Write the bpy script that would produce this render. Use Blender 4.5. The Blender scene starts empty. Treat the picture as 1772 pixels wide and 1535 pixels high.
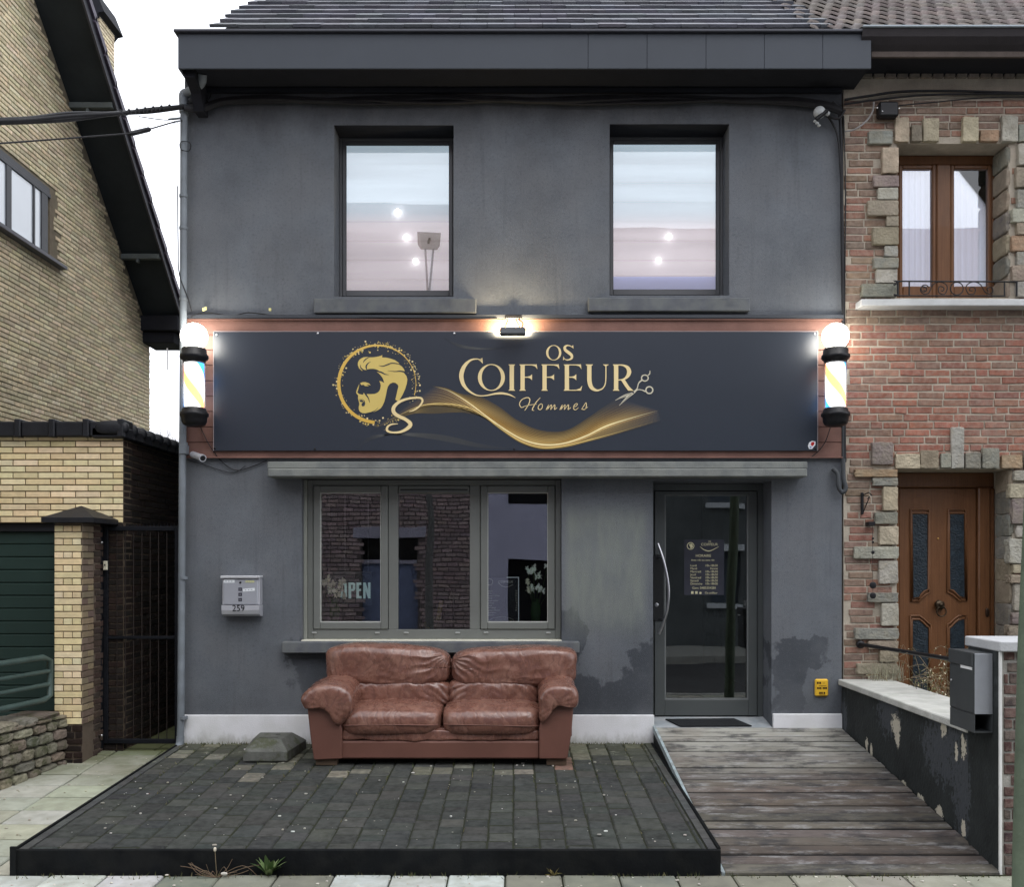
import bpy, math, random
from mathutils import Vector, noise, geometry
R = random.Random(7)
PI = math.pi
scene = bpy.context.scene
COL = scene.collection
CAMD, FPX, CX, HY, CZ = 8.5, 1657.5, 890.0, 975.0, 1.66
def X(px, Y=0.0): return (px - CX) * (CAMD + Y) / FPX
def Z(py, Y=0.0): return CZ - (py - HY) * (CAMD + Y) / FPX
def gz(Y): return 0.0615 * Y if Y > -2.9 else -0.178          # pavement level falls a little to the street
def tz(Y): return 0.07 + 0.0389 * Y                            # terrace top

# ------------------------------------------------------------------ materials
def srgb(r, g, b):
    f = lambda c: (c / 255 / 12.92) if c / 255 <= 0.04045 else ((c / 255 + 0.055) / 1.055) ** 2.4
    return (f(r), f(g), f(b))
MATS = {}
def M(name, base, rough=0.7, var=0.15, vs=2.5, bump=0.15, bs=90.0, metal=0.0, attr=False, spec=0.28,
      emit=None, es=0.0, tint=None, tintamt=0.0, coat=0.0, stretch=(1, 1, 1), dist=0.01, extra=None):
    if name in MATS: return MATS[name]
    m = bpy.data.materials.new(name); m.use_nodes = True
    nt = m.node_tree; N = nt.nodes; L = nt.links
    b = N['Principled BSDF']
    b.inputs['Roughness'].default_value = rough
    b.inputs['Metallic'].default_value = metal
    b.inputs['Specular IOR Level'].default_value = spec
    b.inputs['Coat Weight'].default_value = coat
    g = N.new('ShaderNodeNewGeometry')
    mp = N.new('ShaderNodeMapping'); mp.inputs['Scale'].default_value = stretch
    L.new(g.outputs['Position'], mp.inputs['Vector'])
    P = mp.outputs['Vector']
    if attr:
        a = N.new('ShaderNodeAttribute'); a.attribute_name = 'Col'; colsock = a.outputs['Color']
    else:
        rgb = N.new('ShaderNodeRGB'); rgb.outputs[0].default_value = (*base, 1); colsock = rgb.outputs[0]
    n1 = N.new('ShaderNodeTexNoise'); n1.inputs['Scale'].default_value = vs; n1.inputs['Detail'].default_value = 6
    n1.inputs['Roughness'].default_value = 0.65
    L.new(P, n1.inputs['Vector'])
    mr = N.new('ShaderNodeMapRange'); mr.inputs[1].default_value = 0.3; mr.inputs[2].default_value = 0.7
    mr.inputs[3].default_value = 1 - var; mr.inputs[4].default_value = 1 + var
    L.new(n1.outputs['Fac'], mr.inputs['Value'])
    mul = N.new('ShaderNodeVectorMath'); mul.operation = 'SCALE'
    L.new(colsock, mul.inputs[0]); L.new(mr.outputs[0], mul.inputs['Scale'])
    csock = mul.outputs[0]
    if tint is not None:
        n2 = N.new('ShaderNodeTexNoise'); n2.inputs['Scale'].default_value = vs * 1.7; n2.inputs['Detail'].default_value = 5
        off = N.new('ShaderNodeVectorMath'); off.operation = 'ADD'; off.inputs[1].default_value = (13.1, 4.2, 7.7)
        L.new(P, off.inputs[0]); L.new(off.outputs[0], n2.inputs['Vector'])
        m2 = N.new('ShaderNodeMapRange'); m2.inputs[1].default_value = 0.42; m2.inputs[2].default_value = 0.62
        m2.inputs[4].default_value = tintamt
        L.new(n2.outputs['Fac'], m2.inputs['Value'])
        mx = N.new('ShaderNodeMix'); mx.data_type = 'RGBA'; mx.inputs['B'].default_value = (*tint, 1)
        L.new(m2.outputs[0], mx.inputs['Factor']); L.new(csock, mx.inputs['A']); csock = mx.outputs['Result']
    hs = None
    if bump > 0:
        n3 = N.new('ShaderNodeTexNoise'); n3.inputs['Scale'].default_value = bs; n3.inputs['Detail'].default_value = 4
        L.new(P, n3.inputs['Vector'])
        bp = N.new('ShaderNodeBump'); bp.inputs['Strength'].default_value = bump; bp.inputs['Distance'].default_value = dist
        L.new(n3.outputs['Fac'], bp.inputs['Height']); L.new(bp.outputs[0], b.inputs['Normal'])
        hs = (n3, bp)
    if extra: csock = extra(nt, csock, P, b, hs)
    L.new(csock, b.inputs['Base Color'])
    if emit is not None:
        b.inputs['Emission Color'].default_value = (*emit, 1); b.inputs['Emission Strength'].default_value = es
    MATS[name] = m
    return m

def mathn(nt, op, a, b=None, clamp=False):
    n = nt.nodes.new('ShaderNodeMath'); n.operation = op; n.use_clamp = clamp
    for i, v in enumerate((a, b)):
        if v is None: continue
        if isinstance(v, (int, float)): n.inputs[i].default_value = v
        else: nt.links.new(v, n.inputs[i])
    return n.outputs[0]
def smooth(nt, v, lo, hi, o0=0.0, o1=1.0):
    n = nt.nodes.new('ShaderNodeMapRange'); n.interpolation_type = 'SMOOTHSTEP'
    n.inputs[1].default_value = lo; n.inputs[2].default_value = hi; n.inputs[3].default_value = o0; n.inputs[4].default_value = o1
    nt.links.new(v, n.inputs['Value']); return n.outputs[0]
def mixc(nt, fac, a, colr):
    n = nt.nodes.new('ShaderNodeMix'); n.data_type = 'RGBA'
    nt.links.new(fac, n.inputs['Factor']); nt.links.new(a, n.inputs['A'])
    if isinstance(colr, tuple): n.inputs['B'].default_value = (*colr, 1)
    else: nt.links.new(colr, n.inputs['B'])
    return n.outputs['Result']
def nz(nt, P, scale, detail=5, rough=0.6):
    n = nt.nodes.new('ShaderNodeTexNoise'); n.inputs['Scale'].default_value = scale
    n.inputs['Detail'].default_value = detail; n.inputs['Roughness'].default_value = rough
    nt.links.new(P, n.inputs['Vector']); return n.outputs['Fac']
def stretchv(nt, P, s):
    n = nt.nodes.new('ShaderNodeMapping'); n.inputs['Scale'].default_value = s
    nt.links.new(P, n.inputs['Vector']); return n.outputs[0]

# damp stains on the stucco: (x, z, radius x, radius z)
STAINS = [(.49, .97, .16, .30), (1.18, .76, .18, .34), (.82, .46, .62, .30), (2.52, .88, .34, .18), (2.44, .56, .18, .36), (-1.92, .78, .13, .25), (-1.62, .62, .34, .42)]
def stucco_extra(nt, c, P, b, hs):
    sx = nt.nodes.new('ShaderNodeSeparateXYZ'); nt.links.new(P, sx.inputs[0])
    x, z = sx.outputs[0], sx.outputs[2]
    wx = nz(nt, P, 3.1, 6, .62)
    wz_ = nt.nodes.new('ShaderNodeVectorMath'); wz_.operation = 'ADD'; wz_.inputs[1].default_value = (7.3, 2.1, 5.5); nt.links.new(P, wz_.inputs[0]); wz = nz(nt, wz_.outputs[0], 3.4, 6, .62)
    z0_ = z; x = mathn(nt, 'ADD', x, mathn(nt, 'MULTIPLY', mathn(nt, 'SUBTRACT', wx, .5), .62)); z = mathn(nt, 'ADD', z, mathn(nt, 'MULTIPLY', mathn(nt, 'SUBTRACT', wz, .5), .8))
    tot = None
    for (cx, cz, rx, rz) in STAINS:
        dx = mathn(nt, 'MULTIPLY', mathn(nt, 'SUBTRACT', x, cx), 1 / rx)
        dz = mathn(nt, 'MULTIPLY', mathn(nt, 'SUBTRACT', z, cz), 1 / rz)
        d = mathn(nt, 'ADD', mathn(nt, 'MULTIPLY', dx, dx), mathn(nt, 'MULTIPLY', dz, dz))
        v = mathn(nt, 'SUBTRACT', 1.0, d, True)
        tot = v if tot is None else mathn(nt, 'MAXIMUM', tot, v)
    x, z = sx.outputs[0], z0_
    nn = nz(nt, stretchv(nt, P, (1, 1, .65)), 3.4, 9, 0.66); nf = nz(nt, P, 14, 5, .6)
    n2 = nz(nt, stretchv(nt, P, (9, 9, 2)), 1.2, 6, 0.6)
    t = mathn(nt, 'ADD', tot, mathn(nt, 'MULTIPLY', mathn(nt, 'SUBTRACT', nn, 0.5), 2.0))
    t = mathn(nt, 'ADD', t, mathn(nt, 'MULTIPLY', mathn(nt, 'SUBTRACT', nf, 0.5), .55))
    t = mathn(nt, 'MULTIPLY', smooth(nt, t, .16, .50), smooth(nt, tot, 0.0, 0.12))
    c = mixc(nt, mathn(nt, 'MULTIPLY', t, 0.70), c, (0.032, 0.037, 0.046))
    low = mathn(nt, 'ADD', z, mathn(nt, 'MULTIPLY', mathn(nt, 'SUBTRACT', nz(nt, stretchv(nt, P, (3, 3, 1)), 2, 6, .65), .5), .5))
    c = mixc(nt, smooth(nt, low, .62, .28, 0, .38), c, (0.05, 0.055, 0.062))
    strk = nz(nt, stretchv(nt, P, (14, 14, .8)), 1.1, 5, .6)
    c = mixc(nt, smooth(nt, strk, .52, .72, 0, .28), c, (0.07, 0.075, 0.08))
    sp = nz(nt, P, 46, 3, .6)
    c = mixc(nt, smooth(nt, sp, .52, .70, 0, .13), c, (0.20, 0.21, 0.225)); c = mixc(nt, smooth(nt, sp, .48, .30, 0, .38), c, (0.07, 0.075, 0.085))
    blot = nz(nt, P, 1.3, 7, .6)
    c = mixc(nt, smooth(nt, blot, .45, .68, 0, .35), c, (0.165, 0.175, 0.19))
    # faint paler, greenish streaked band beside the shop window
    gx = mathn(nt, 'MULTIPLY', smooth(nt, x, .42, .5), smooth(nt, x, 1.22, 1.1))
    gzz = mathn(nt, 'MULTIPLY', smooth(nt, z, 2.25, 2.0), smooth(nt, z, .9, 1.3))
    g = mathn(nt, 'MULTIPLY', mathn(nt, 'MULTIPLY', gx, gzz), smooth(nt, n2, .3, .7, .35, .85))
    c = mixc(nt, g, c, (0.205, 0.225, 0.20))
    # darker towards the eaves
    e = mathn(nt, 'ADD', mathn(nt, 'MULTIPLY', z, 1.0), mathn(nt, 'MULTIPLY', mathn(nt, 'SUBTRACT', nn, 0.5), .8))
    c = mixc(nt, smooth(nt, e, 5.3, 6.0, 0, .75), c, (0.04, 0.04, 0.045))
    return c

def wood_ramp_extra(nt, c, P, b, hs):
    n = nz(nt, stretchv(nt, P, (1.6, 5.5, 5.5)), 2.4, 9, .74)
    sx = nt.nodes.new('ShaderNodeSeparateXYZ'); nt.links.new(P, sx.inputs[0])
    y = mathn(nt, 'ADD', sx.outputs[1], mathn(nt, 'MULTIPLY', mathn(nt, 'SUBTRACT', nz(nt, P, 1.7, 5, .6), .5), 2.0))
    c = mixc(nt, smooth(nt, y, -1.7, .2, 0, .72), c, (0.48, 0.475, 0.42))
    c = mixc(nt, smooth(nt, n, .50, .66, 0, .55), c, (0.40, 0.40, 0.40))
    n2 = nz(nt, stretchv(nt, P, (1.3, 3, 3)), 2.6, 7, .7)
    c = mixc(nt, smooth(nt, n2, .47, .64, 0, .78), c, (0.040, 0.040, 0.043))
    n4 = nz(nt, P, 2.1, 4, .6)
    c = mixc(nt, smooth(nt, n4, .5, .7, 0, .3), c, (0.15, 0.108, 0.078))
    g = nz(nt, stretchv(nt, P, (2, 40, 40)), 2, 4, .6)
    c = mixc(nt, smooth(nt, g, .5, .7, 0, .22), c, (0.05, 0.05, 0.05))
    nt.links.new(g, hs[1].inputs['Height'])
    return c

def timber_extra(nt, c, P, b, hs):
    n = nz(nt, stretchv(nt, P, (30, 30, 1.6)), 1.5, 6, .65)
    return mixc(nt, smooth(nt, n, .42, .66, 0, .6), c, (0.085, 0.034, 0.013))

def leather_extra(nt, c, P, b, hs):
    N = nt.nodes; L = nt.links
    # dragged creases: warped, stretched noise ridges
    w = N.new('ShaderNodeTexNoise'); w.inputs['Scale'].default_value = 3.2; w.inputs['Detail'].default_value = 3
    L.new(P, w.inputs['Vector'])
    ad = N.new('ShaderNodeVectorMath'); ad.operation = 'MULTIPLY_ADD'
    L.new(w.outputs['Color'], ad.inputs[0]); ad.inputs[1].default_value = (.35, .35, .35); L.new(P, ad.inputs[2])
    n = nz(nt, stretchv(nt, ad.outputs[0], (7, 5, 3)), 1.7, 5, .5)
    rid = mathn(nt, 'ABSOLUTE', mathn(nt, 'SUBTRACT', n, .5))
    rid = smooth(nt, rid, 0, .16)
    v = N.new('ShaderNodeTexVoronoi'); v.inputs['Scale'].default_value = 150; L.new(P, v.inputs['Vector'])
    h = mathn(nt, 'ADD', mathn(nt, 'MULTIPLY', rid, .42), mathn(nt, 'MULTIPLY', v.outputs['Distance'], .07))
    h = mathn(nt, 'ADD', h, mathn(nt, 'MULTIPLY', hs[0].outputs['Fac'], .35))
    L.new(h, hs[1].inputs['Height'])
    worn = nz(nt, P, 6.0, 6, .7)
    c = mixc(nt, smooth(nt, worn, .48, .7, 0, .5), c, (0.36, 0.205, 0.152))
    c = mixc(nt, smooth(nt, rid, .35, 0, 0, .4), c, (0.085, 0.034, 0.028))
    rr = smooth(nt, worn, .35, .7, .20, .38); L.new(rr, b.inputs['Roughness'])
    return c

def rustpaint_extra(nt, c, P, b, hs):      # old black paint flaking from the garden wall
    sx = nt.nodes.new('ShaderNodeSeparateXYZ'); nt.links.new(P, sx.inputs[0])
    n = nz(nt, P, 4.5, 7, .62)
    n = mathn(nt, 'ADD', n, mathn(nt, 'MULTIPLY', mathn(nt, 'SUBTRACT', sx.outputs[2], .3), .22))
    c = mixc(nt, smooth(nt, n, .60, .72, 0, .5), c, (0.07, 0.075, 0.08))
    def blob(cy, cz, ry, rz, k):
        dy = mathn(nt, 'MULTIPLY', mathn(nt, 'SUBTRACT', sx.outputs[1], cy), 1 / ry); dz = mathn(nt, 'MULTIPLY', mathn(nt, 'SUBTRACT', sx.outputs[2], cz), 1 / rz)
        d = mathn(nt, 'ADD', mathn(nt, 'MULTIPLY', dy, dy), mathn(nt, 'MULTIPLY', dz, dz))
        return mathn(nt, 'ADD', mathn(nt, 'SUBTRACT', 1.0, d), mathn(nt, 'MULTIPLY', mathn(nt, 'SUBTRACT', fn_, .5), k))
    fn_ = nz(nt, stretchv(nt, P, (1, 1.2, .8)), 26, 9, .72)
    tot = None
    for q in ((-1.05, .50, .26, .20, 6), (-2.0, .40, .34, .26, 6), (-.05, .3, .08, .2, 5), (-2.3, .2, .16, .4, 6)):
        t = smooth(nt, blob(*q), .1, .5); tot = t if tot is None else mathn(nt, 'MAXIMUM', tot, t)
    c = mixc(nt, mathn(nt, 'MULTIPLY', tot, .8), c, (0.075, 0.082, 0.092))
    tot = None
    for q in ((-1.20, .415, .085, .10, 6), (-1.24, .33, .035, .09, 5), (-2.02, .55, .045, .08, 6), (-2.3, .47, .04, .08, 6), (-.70, .12, .03, .08, 5), (-1.65, -.03, .07, .04, 5), (-1.95, -.05, .06, .05, 5), (-2.3, -.06, .03, .06, 5), (-2.2, .42, .025, .06, 5), (-.60, .16, .03, .06, 5), (-1.35, .0, .06, .04, 5)):
        t = smooth(nt, blob(*q), .1, .25); tot = t if tot is None else mathn(nt, 'MAXIMUM', tot, t)
    return mixc(nt, tot, c, (0.56, 0.52, 0.42))

def algae_extra(amount, lo, hi, colr=(0.085, 0.095, 0.035)):
    def f(nt, c, P, b, hs):
        sx = nt.nodes.new('ShaderNodeSeparateXYZ'); nt.links.new(P, sx.inputs[0])
        y = mathn(nt, 'ADD', sx.outputs[1], mathn(nt, 'MULTIPLY', mathn(nt, 'SUBTRACT', nz(nt, P, 3.0, 7, .7), .5), 2.6))
        return mixc(nt, smooth(nt, y, lo, hi, 0, amount), c, colr)
    return f
def terrace_extra(nt, c, P, b, hs):
    sx = nt.nodes.new('ShaderNodeSeparateXYZ'); nt.links.new(P, sx.inputs[0])
    y = mathn(nt, 'ADD', sx.outputs[1], mathn(nt, 'MULTIPLY', mathn(nt, 'SUBTRACT', nz(nt, P, 2.6, 8, .7), .5), 2.2))
    c = mixc(nt, smooth(nt, y, -1.1, .3, 0, .5), c, (0.105, 0.108, 0.065))
    n = nz(nt, stretchv(nt, P, (6, 10, 1)), 1.1, 6, .7)
    k = mathn(nt, 'MULTIPLY', smooth(nt, n, .58, .68), smooth(nt, sx.outputs[1], -1.6, -.1))
    c = mixc(nt, mathn(nt, 'MULTIPLY', k, .6), c, (0.36, 0.36, 0.28))
    return c
def moss_extra(nt, c, P, b, hs):
    n = nz(nt, P, 7.0, 7, .7)
    return mixc(nt, smooth(nt, n, .48, .62, 0, .7), c, (0.06, 0.068, 0.03))

def glass_mat(name, ior=2.2, tint=(.82, .86, .86), rough=0.0, wob=.06):
    m = bpy.data.materials.new(name); m.use_nodes = True; nt = m.node_tree; N = nt.nodes; L = nt.links
    N.remove(N['Principled BSDF'])
    t = N.new('ShaderNodeBsdfTransparent'); t.inputs[0].default_value = (*tint, 1)
    gl = N.new('ShaderNodeBsdfGlossy'); gl.inputs['Roughness'].default_value = rough
    g = N.new('ShaderNodeNewGeometry')
    n = N.new('ShaderNodeTexNoise'); n.inputs['Scale'].default_value = 1.6; n.inputs['Detail'].default_value = 1
    L.new(g.outputs['Position'], n.inputs['Vector'])
    bp = N.new('ShaderNodeBump'); bp.inputs['Strength'].default_value = wob; bp.inputs['Distance'].default_value = .02
    L.new(n.outputs['Fac'], bp.inputs['Height']); L.new(bp.outputs[0], gl.inputs['Normal'])
    fr = N.new('ShaderNodeFresnel'); fr.inputs['IOR'].default_value = ior
    mx = N.new('ShaderNodeMixShader')
    L.new(fr.outputs[0], mx.inputs[0]); L.new(t.outputs[0], mx.inputs[1]); L.new(gl.outputs[0], mx.inputs[2])
    L.new(mx.outputs[0], N['Material Output'].inputs['Surface'])
    return m
def film_mat(name, col, alpha):
    m = bpy.data.materials.new(name); m.use_nodes = True; nt = m.node_tree; b = nt.nodes['Principled BSDF']
    b.inputs['Base Color'].default_value = (*col, 1); b.inputs['Alpha'].default_value = alpha; b.inputs['Roughness'].default_value = .25
    return m

# ------------------------------------------------------------------ mesh builder
class MB:
    def __init__(s): s.v = []; s.f = []; s.m = []; s.c = []; s.s = []
    def face(s, pts, mi=0, col=(1, 1, 1), sm=False):
        i = len(s.v); s.v += [tuple(p) for p in pts]; s.f.append(tuple(range(i, i + len(pts)))); s.m.append(mi); s.c.append(col); s.s.append(sm)
    def mesh(s, vs, fs, mi=0, col=(1, 1, 1), sm=False, cols=None):
        i = len(s.v); s.v += [tuple(p) for p in vs]
        for k, f in enumerate(fs):
            s.f.append(tuple(i + q for q in f)); s.m.append(mi); s.c.append(cols[k] if cols else col); s.s.append(sm)
    def box(s, x0, x1, y0, y1, z0, z1, b=0.0, mi=0, col=(1, 1, 1), tf=None):
        x0, x1 = min(x0, x1), max(x0, x1); y0, y1 = min(y0, y1), max(y0, y1); z0, z1 = min(z0, z1), max(z0, z1)
        b = min(b, (x1 - x0) * .45, (y1 - y0) * .45, (z1 - z0) * .45)
        c = ((x0 + x1) / 2, (y0 + y1) / 2, (z0 + z1) / 2); h = ((x1 - x0) / 2, (y1 - y0) / 2, (z1 - z0) / 2)
        sg = [(i, j, k) for i in (-1, 1) for j in (-1, 1) for k in (-1, 1)]
        if b <= 0:
            vs = [(c[0] + q[0] * h[0], c[1] + q[1] * h[1], c[2] + q[2] * h[2]) for q in sg]
            fs = [(0, 1, 3, 2), (4, 6, 7, 5), (0, 4, 5, 1), (2, 3, 7, 6), (0, 2, 6, 4), (1, 5, 7, 3)]
        else:
            vs = []
            for q in sg:
                for ax in range(3):
                    vs.append(tuple(c[a] + q[a] * (h[a] - (0 if a == ax else b)) for a in range(3)))
            id_ = lambda i, j, k, ax: ((i > 0) * 4 + (j > 0) * 2 + (k > 0)) * 3 + ax
            fs = []
            for ax in range(3):
                for q in (-1, 1):
                    o = [a for a in range(3) if a != ax]; loop = []
                    for (p, r) in ((-1, -1), (1, -1), (1, 1), (-1, 1)):
                        t = [0, 0, 0]; t[ax] = q; t[o[0]] = p; t[o[1]] = r; loop.append(id_(*t, ax))
                    if (q > 0) == (ax == 1): loop.reverse()
                    fs.append(tuple(loop))
            for ax in range(3):
                o = [a for a in range(3) if a != ax]
                for p in (-1, 1):
                    for r in (-1, 1):
                        t0 = [0, 0, 0]; t0[ax] = -1; t0[o[0]] = p; t0[o[1]] = r; t1 = list(t0); t1[ax] = 1
                        fs.append((id_(*t0, o[0]), id_(*t1, o[0]), id_(*t1, o[1]), id_(*t0, o[1])))
            for q in sg: fs.append((id_(*q, 0), id_(*q, 1), id_(*q, 2)))
        if tf: vs = [tf(Vector(v)) for v in vs]
        s.mesh(vs, fs, mi, col)
    def tube(s, pts, r, seg=8, mi=0, col=(1, 1, 1), caps=True, sm=True):
        pts = [Vector(p) for p in pts]; n = len(pts)
        rs = r if isinstance(r, (list, tuple)) else [r] * n
        vs = []; fs = []; up = None
        for i, p in enumerate(pts):
            d = (pts[min(i + 1, n - 1)] - pts[max(i - 1, 0)])
            if d.length < 1e-9: d = Vector((0, 0, 1))
            d.normalize()
            if up is None:
                up = Vector((0, 0, 1)) if abs(d.z) < .9 else Vector((1, 0, 0))
            a = (up - d * up.dot(d)); a = a.normalized() if a.length > 1e-6 else d.orthogonal().normalized()
            up = a; bq = d.cross(a)
            for k in range(seg):
                t = 2 * PI * k / seg; vs.append(p + (a * math.cos(t) + bq * math.sin(t)) * rs[i])
        for i in range(n - 1):
            for k in range(seg):
                fs.append((i * seg + k, i * seg + (k + 1) % seg, (i + 1) * seg + (k + 1) % seg, (i + 1) * seg + k))
        s.mesh(vs, fs, mi, col, sm)
        if caps:
            s.face([vs[k] for k in range(seg)][::-1], mi, col); s.face([vs[(n - 1) * seg + k] for k in range(seg)], mi, col)
    def lathe(s, c, prof, seg=28, mi=0, col=(1, 1, 1), axis='z', sm=True):
        vs = []; fs = []
        for (r, h) in prof:
            for k in range(seg):
                t = 2 * PI * k / seg; a, b_ = r * math.cos(t), r * math.sin(t)
                vs.append((c[0] + a, c[1] + b_, c[2] + h) if axis == 'z' else ((c[0] + a, c[1] + h, c[2] + b_) if axis == 'y' else (c[0] + h, c[1] + a, c[2] + b_)))
        n = len(prof)
        for i in range(n - 1):
            for k in range(seg):
                fs.append((i * seg + k, i * seg + (k + 1) % seg, (i + 1) * seg + (k + 1) % seg, (i + 1) * seg + k))
        s.mesh(vs, fs, mi, col, sm)
    def sup(s, c, h, p=4.0, n=10, fn=None, mi=0, col=(1, 1, 1), sm=True):
        """rounded block: a cube pushed out to a super-ellipsoid"""
        vs = []; fs = []; idx = {}
        def vid(a):
            k = tuple(round(q, 5) for q in a)
            if k not in idx:
                idx[k] = len(vs)
                l = sum(abs(q) ** p for q in a) ** (1 / p)
                u = tuple(q / l for q in a)
                w = Vector((c[0] + u[0] * h[0], c[1] + u[1] * h[1], c[2] + u[2] * h[2]))
                vs.append(fn(w, u) if fn else w)
            return idx[k]
        for ax in range(3):
            o = [a for a in range(3) if a != ax]
            for q in (-1, 1):
                for i in range(n):
                    for j in range(n):
                        L_ = []
                        for (di, dj) in ((0, 0), (1, 0), (1, 1), (0, 1)):
                            t = [0, 0, 0]; t[ax] = q; t[o[0]] = -1 + 2 * (i + di) / n; t[o[1]] = -1 + 2 * (j + dj) / n
                            L_.append(vid(t))
                        if (q > 0) == (ax == 1): L_.reverse()
                        fs.append(tuple(L_))
        s.mesh(vs, fs, mi, col, sm)
    def extrude(s, poly, y0, y1, mi=0, col=(1, 1, 1), plane='xz', sm=False):
        """prism of a 2-D polygon, along y (plane xz) or x (plane yz) or z (plane xy)"""
        mk = {'xz': lambda a, b, t: (a, t, b), 'yz': lambda a, b, t: (t, a, b), 'xy': lambda a, b, t: (a, b, t)}[plane]
        tri = geometry.tessellate_polygon([[Vector((a, b, 0)) for a, b in poly]])
        n = len(poly); vs = [mk(a, b, y0) for a, b in poly] + [mk(a, b, y1) for a, b in poly]
        fs = [tuple(t) for t in tri] + [tuple(q + n for q in reversed(t)) for t in tri]
        fs += [(i, (i + 1) % n, (i + 1) % n + n, i + n) for i in range(n)]
        s.mesh(vs, fs, mi, col, sm)
    def build(s, name, mats, parent=None, fixn=True, label=None):
        if not isinstance(mats, (list, tuple)): mats = [mats]
        org = Vector((0, 0, 0))
        if parent is not None:
            q = parent
            while q is not None: org += q.location; q = q.parent
        elif s.v:
            xs = [v[0] for v in s.v]; ys = [v[1] for v in s.v]; zs = [v[2] for v in s.v]
            org = Vector(((min(xs) + max(xs)) / 2, (min(ys) + max(ys)) / 2, min(zs)))
        me = bpy.data.meshes.new(name)
        me.from_pydata([(v[0] - org.x, v[1] - org.y, v[2] - org.z) for v in s.v], [], s.f)
        for m in mats: me.materials.append(m)
        me.polygons.foreach_set('material_index', s.m)
        me.polygons.foreach_set('use_smooth', s.s)
        if any(c != (1, 1, 1) for c in s.c):
            at = me.color_attributes.new('Col', 'FLOAT_COLOR', 'CORNER'); buf = []
            for f, c in zip(s.f, s.c): buf += [c[0], c[1], c[2], 1.0] * len(f)
            at.data.foreach_set('color', buf)
        if fixn:
            import bmesh
            bm = bmesh.new(); bm.from_mesh(me); bmesh.ops.recalc_face_normals(bm, faces=bm.faces); bm.to_mesh(me); bm.free()
        me.update()
        o = bpy.data.objects.new(name, me); COL.objects.link(o)
        if parent is not None: o.parent = parent
        else: o.location = org
        if label: o['label'] = label
        return o

def thing(name, label, cat, loc=(0, 0, 0), group=None, kind=None):
    o = bpy.data.objects.new(name, None); o.empty_display_size = .2; COL.objects.link(o); o.location = loc
    if kind: o['kind'] = kind
    if label: o['label'] = label
    if cat: o['category'] = cat
    if group: o['group'] = group
    return o
def tag(o, label=None, cat=None, group=None, kind=None):
    for k, v in (('label', label), ('category', cat), ('group', group), ('kind', kind)):
        if v: o[k] = v
    return o
def copy_tree(o, parent=None):
    c = o.copy(); COL.objects.link(c)
    if parent: c.parent = parent
    for ch in list(o.children): copy_tree(ch, c)
    return c
def crom(pts, n=8, closed=False):
    """Catmull-Rom through tuples of any dimension"""
    out = []; m = len(pts)
    rng = range(m) if closed else range(m - 1)
    for i in rng:
        g = lambda k: pts[k % m] if closed else pts[max(0, min(m - 1, k))]
        p0, p1, p2, p3 = g(i - 1), g(i), g(i + 1), g(i + 2)
        for k in range(n):
            t = k / n
            out.append(tuple(.5 * (2 * b + (c - a) * t + (2 * a - 5 * b + 4 * c - d) * t * t + (-a + 3 * b - 3 * c + d) * t ** 3) for a, b, c, d in zip(p0, p1, p2, p3)))
    if not closed: out.append(tuple(pts[-1]))
    return out
def wall_holes(mb, x0, x1, z0, z1, y0, y1, holes, mi=0, col=(1, 1, 1), back=True):
    """slab in the xz plane with rectangular openings and their reveals"""
    xs = sorted(set([x0, x1] + [h[0] for h in holes] + [h[1] for h in holes])); zs = sorted(set([z0, z1] + [h[2] for h in holes] + [h[3] for h in holes]))
    for i in range(len(xs) - 1):
        for j in range(len(zs) - 1):
            a, b, c, d = xs[i], xs[i + 1], zs[j], zs[j + 1]; mx, mz = (a + b) / 2, (c + d) / 2
            if any(h[0] < mx < h[1] and h[2] < mz < h[3] for h in holes): continue
            mb.face([(a, y0, c), (b, y0, c), (b, y0, d), (a, y0, d)], mi, col)
            if back: mb.face([(a, y1, c), (a, y1, d), (b, y1, d), (b, y1, c)], mi, col)
    for (a, b, c, d) in holes:
        mb.face([(a, y0, c), (a, y0, d), (a, y1, d), (a, y1, c)], mi, col); mb.face([(b, y0, c), (b, y1, c), (b, y1, d), (b, y0, d)], mi, col)
        mb.face([(a, y0, d), (b, y0, d), (b, y1, d), (a, y1, d)], mi, col); mb.face([(a, y0, c), (a, y1, c), (b, y1, c), (b, y0, c)], mi, col)
    mb.face([(x0, y0, z0), (x0, y0, z1), (x0, y1, z1), (x0, y1, z0)], mi, col); mb.face([(x1, y0, z0), (x1, y1, z0), (x1, y1, z1), (x1, y0, z1)], mi, col)
    mb.face([(x0, y0, z1), (x1, y0, z1), (x1, y1, z1), (x0, y1, z1)], mi, col)
def vary(c, a=.15, hue=.04):
    k = 1 + R.uniform(-a, a); return tuple(max(0.003, q * k * (1 + R.uniform(-hue, hue))) for q in c)
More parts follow.
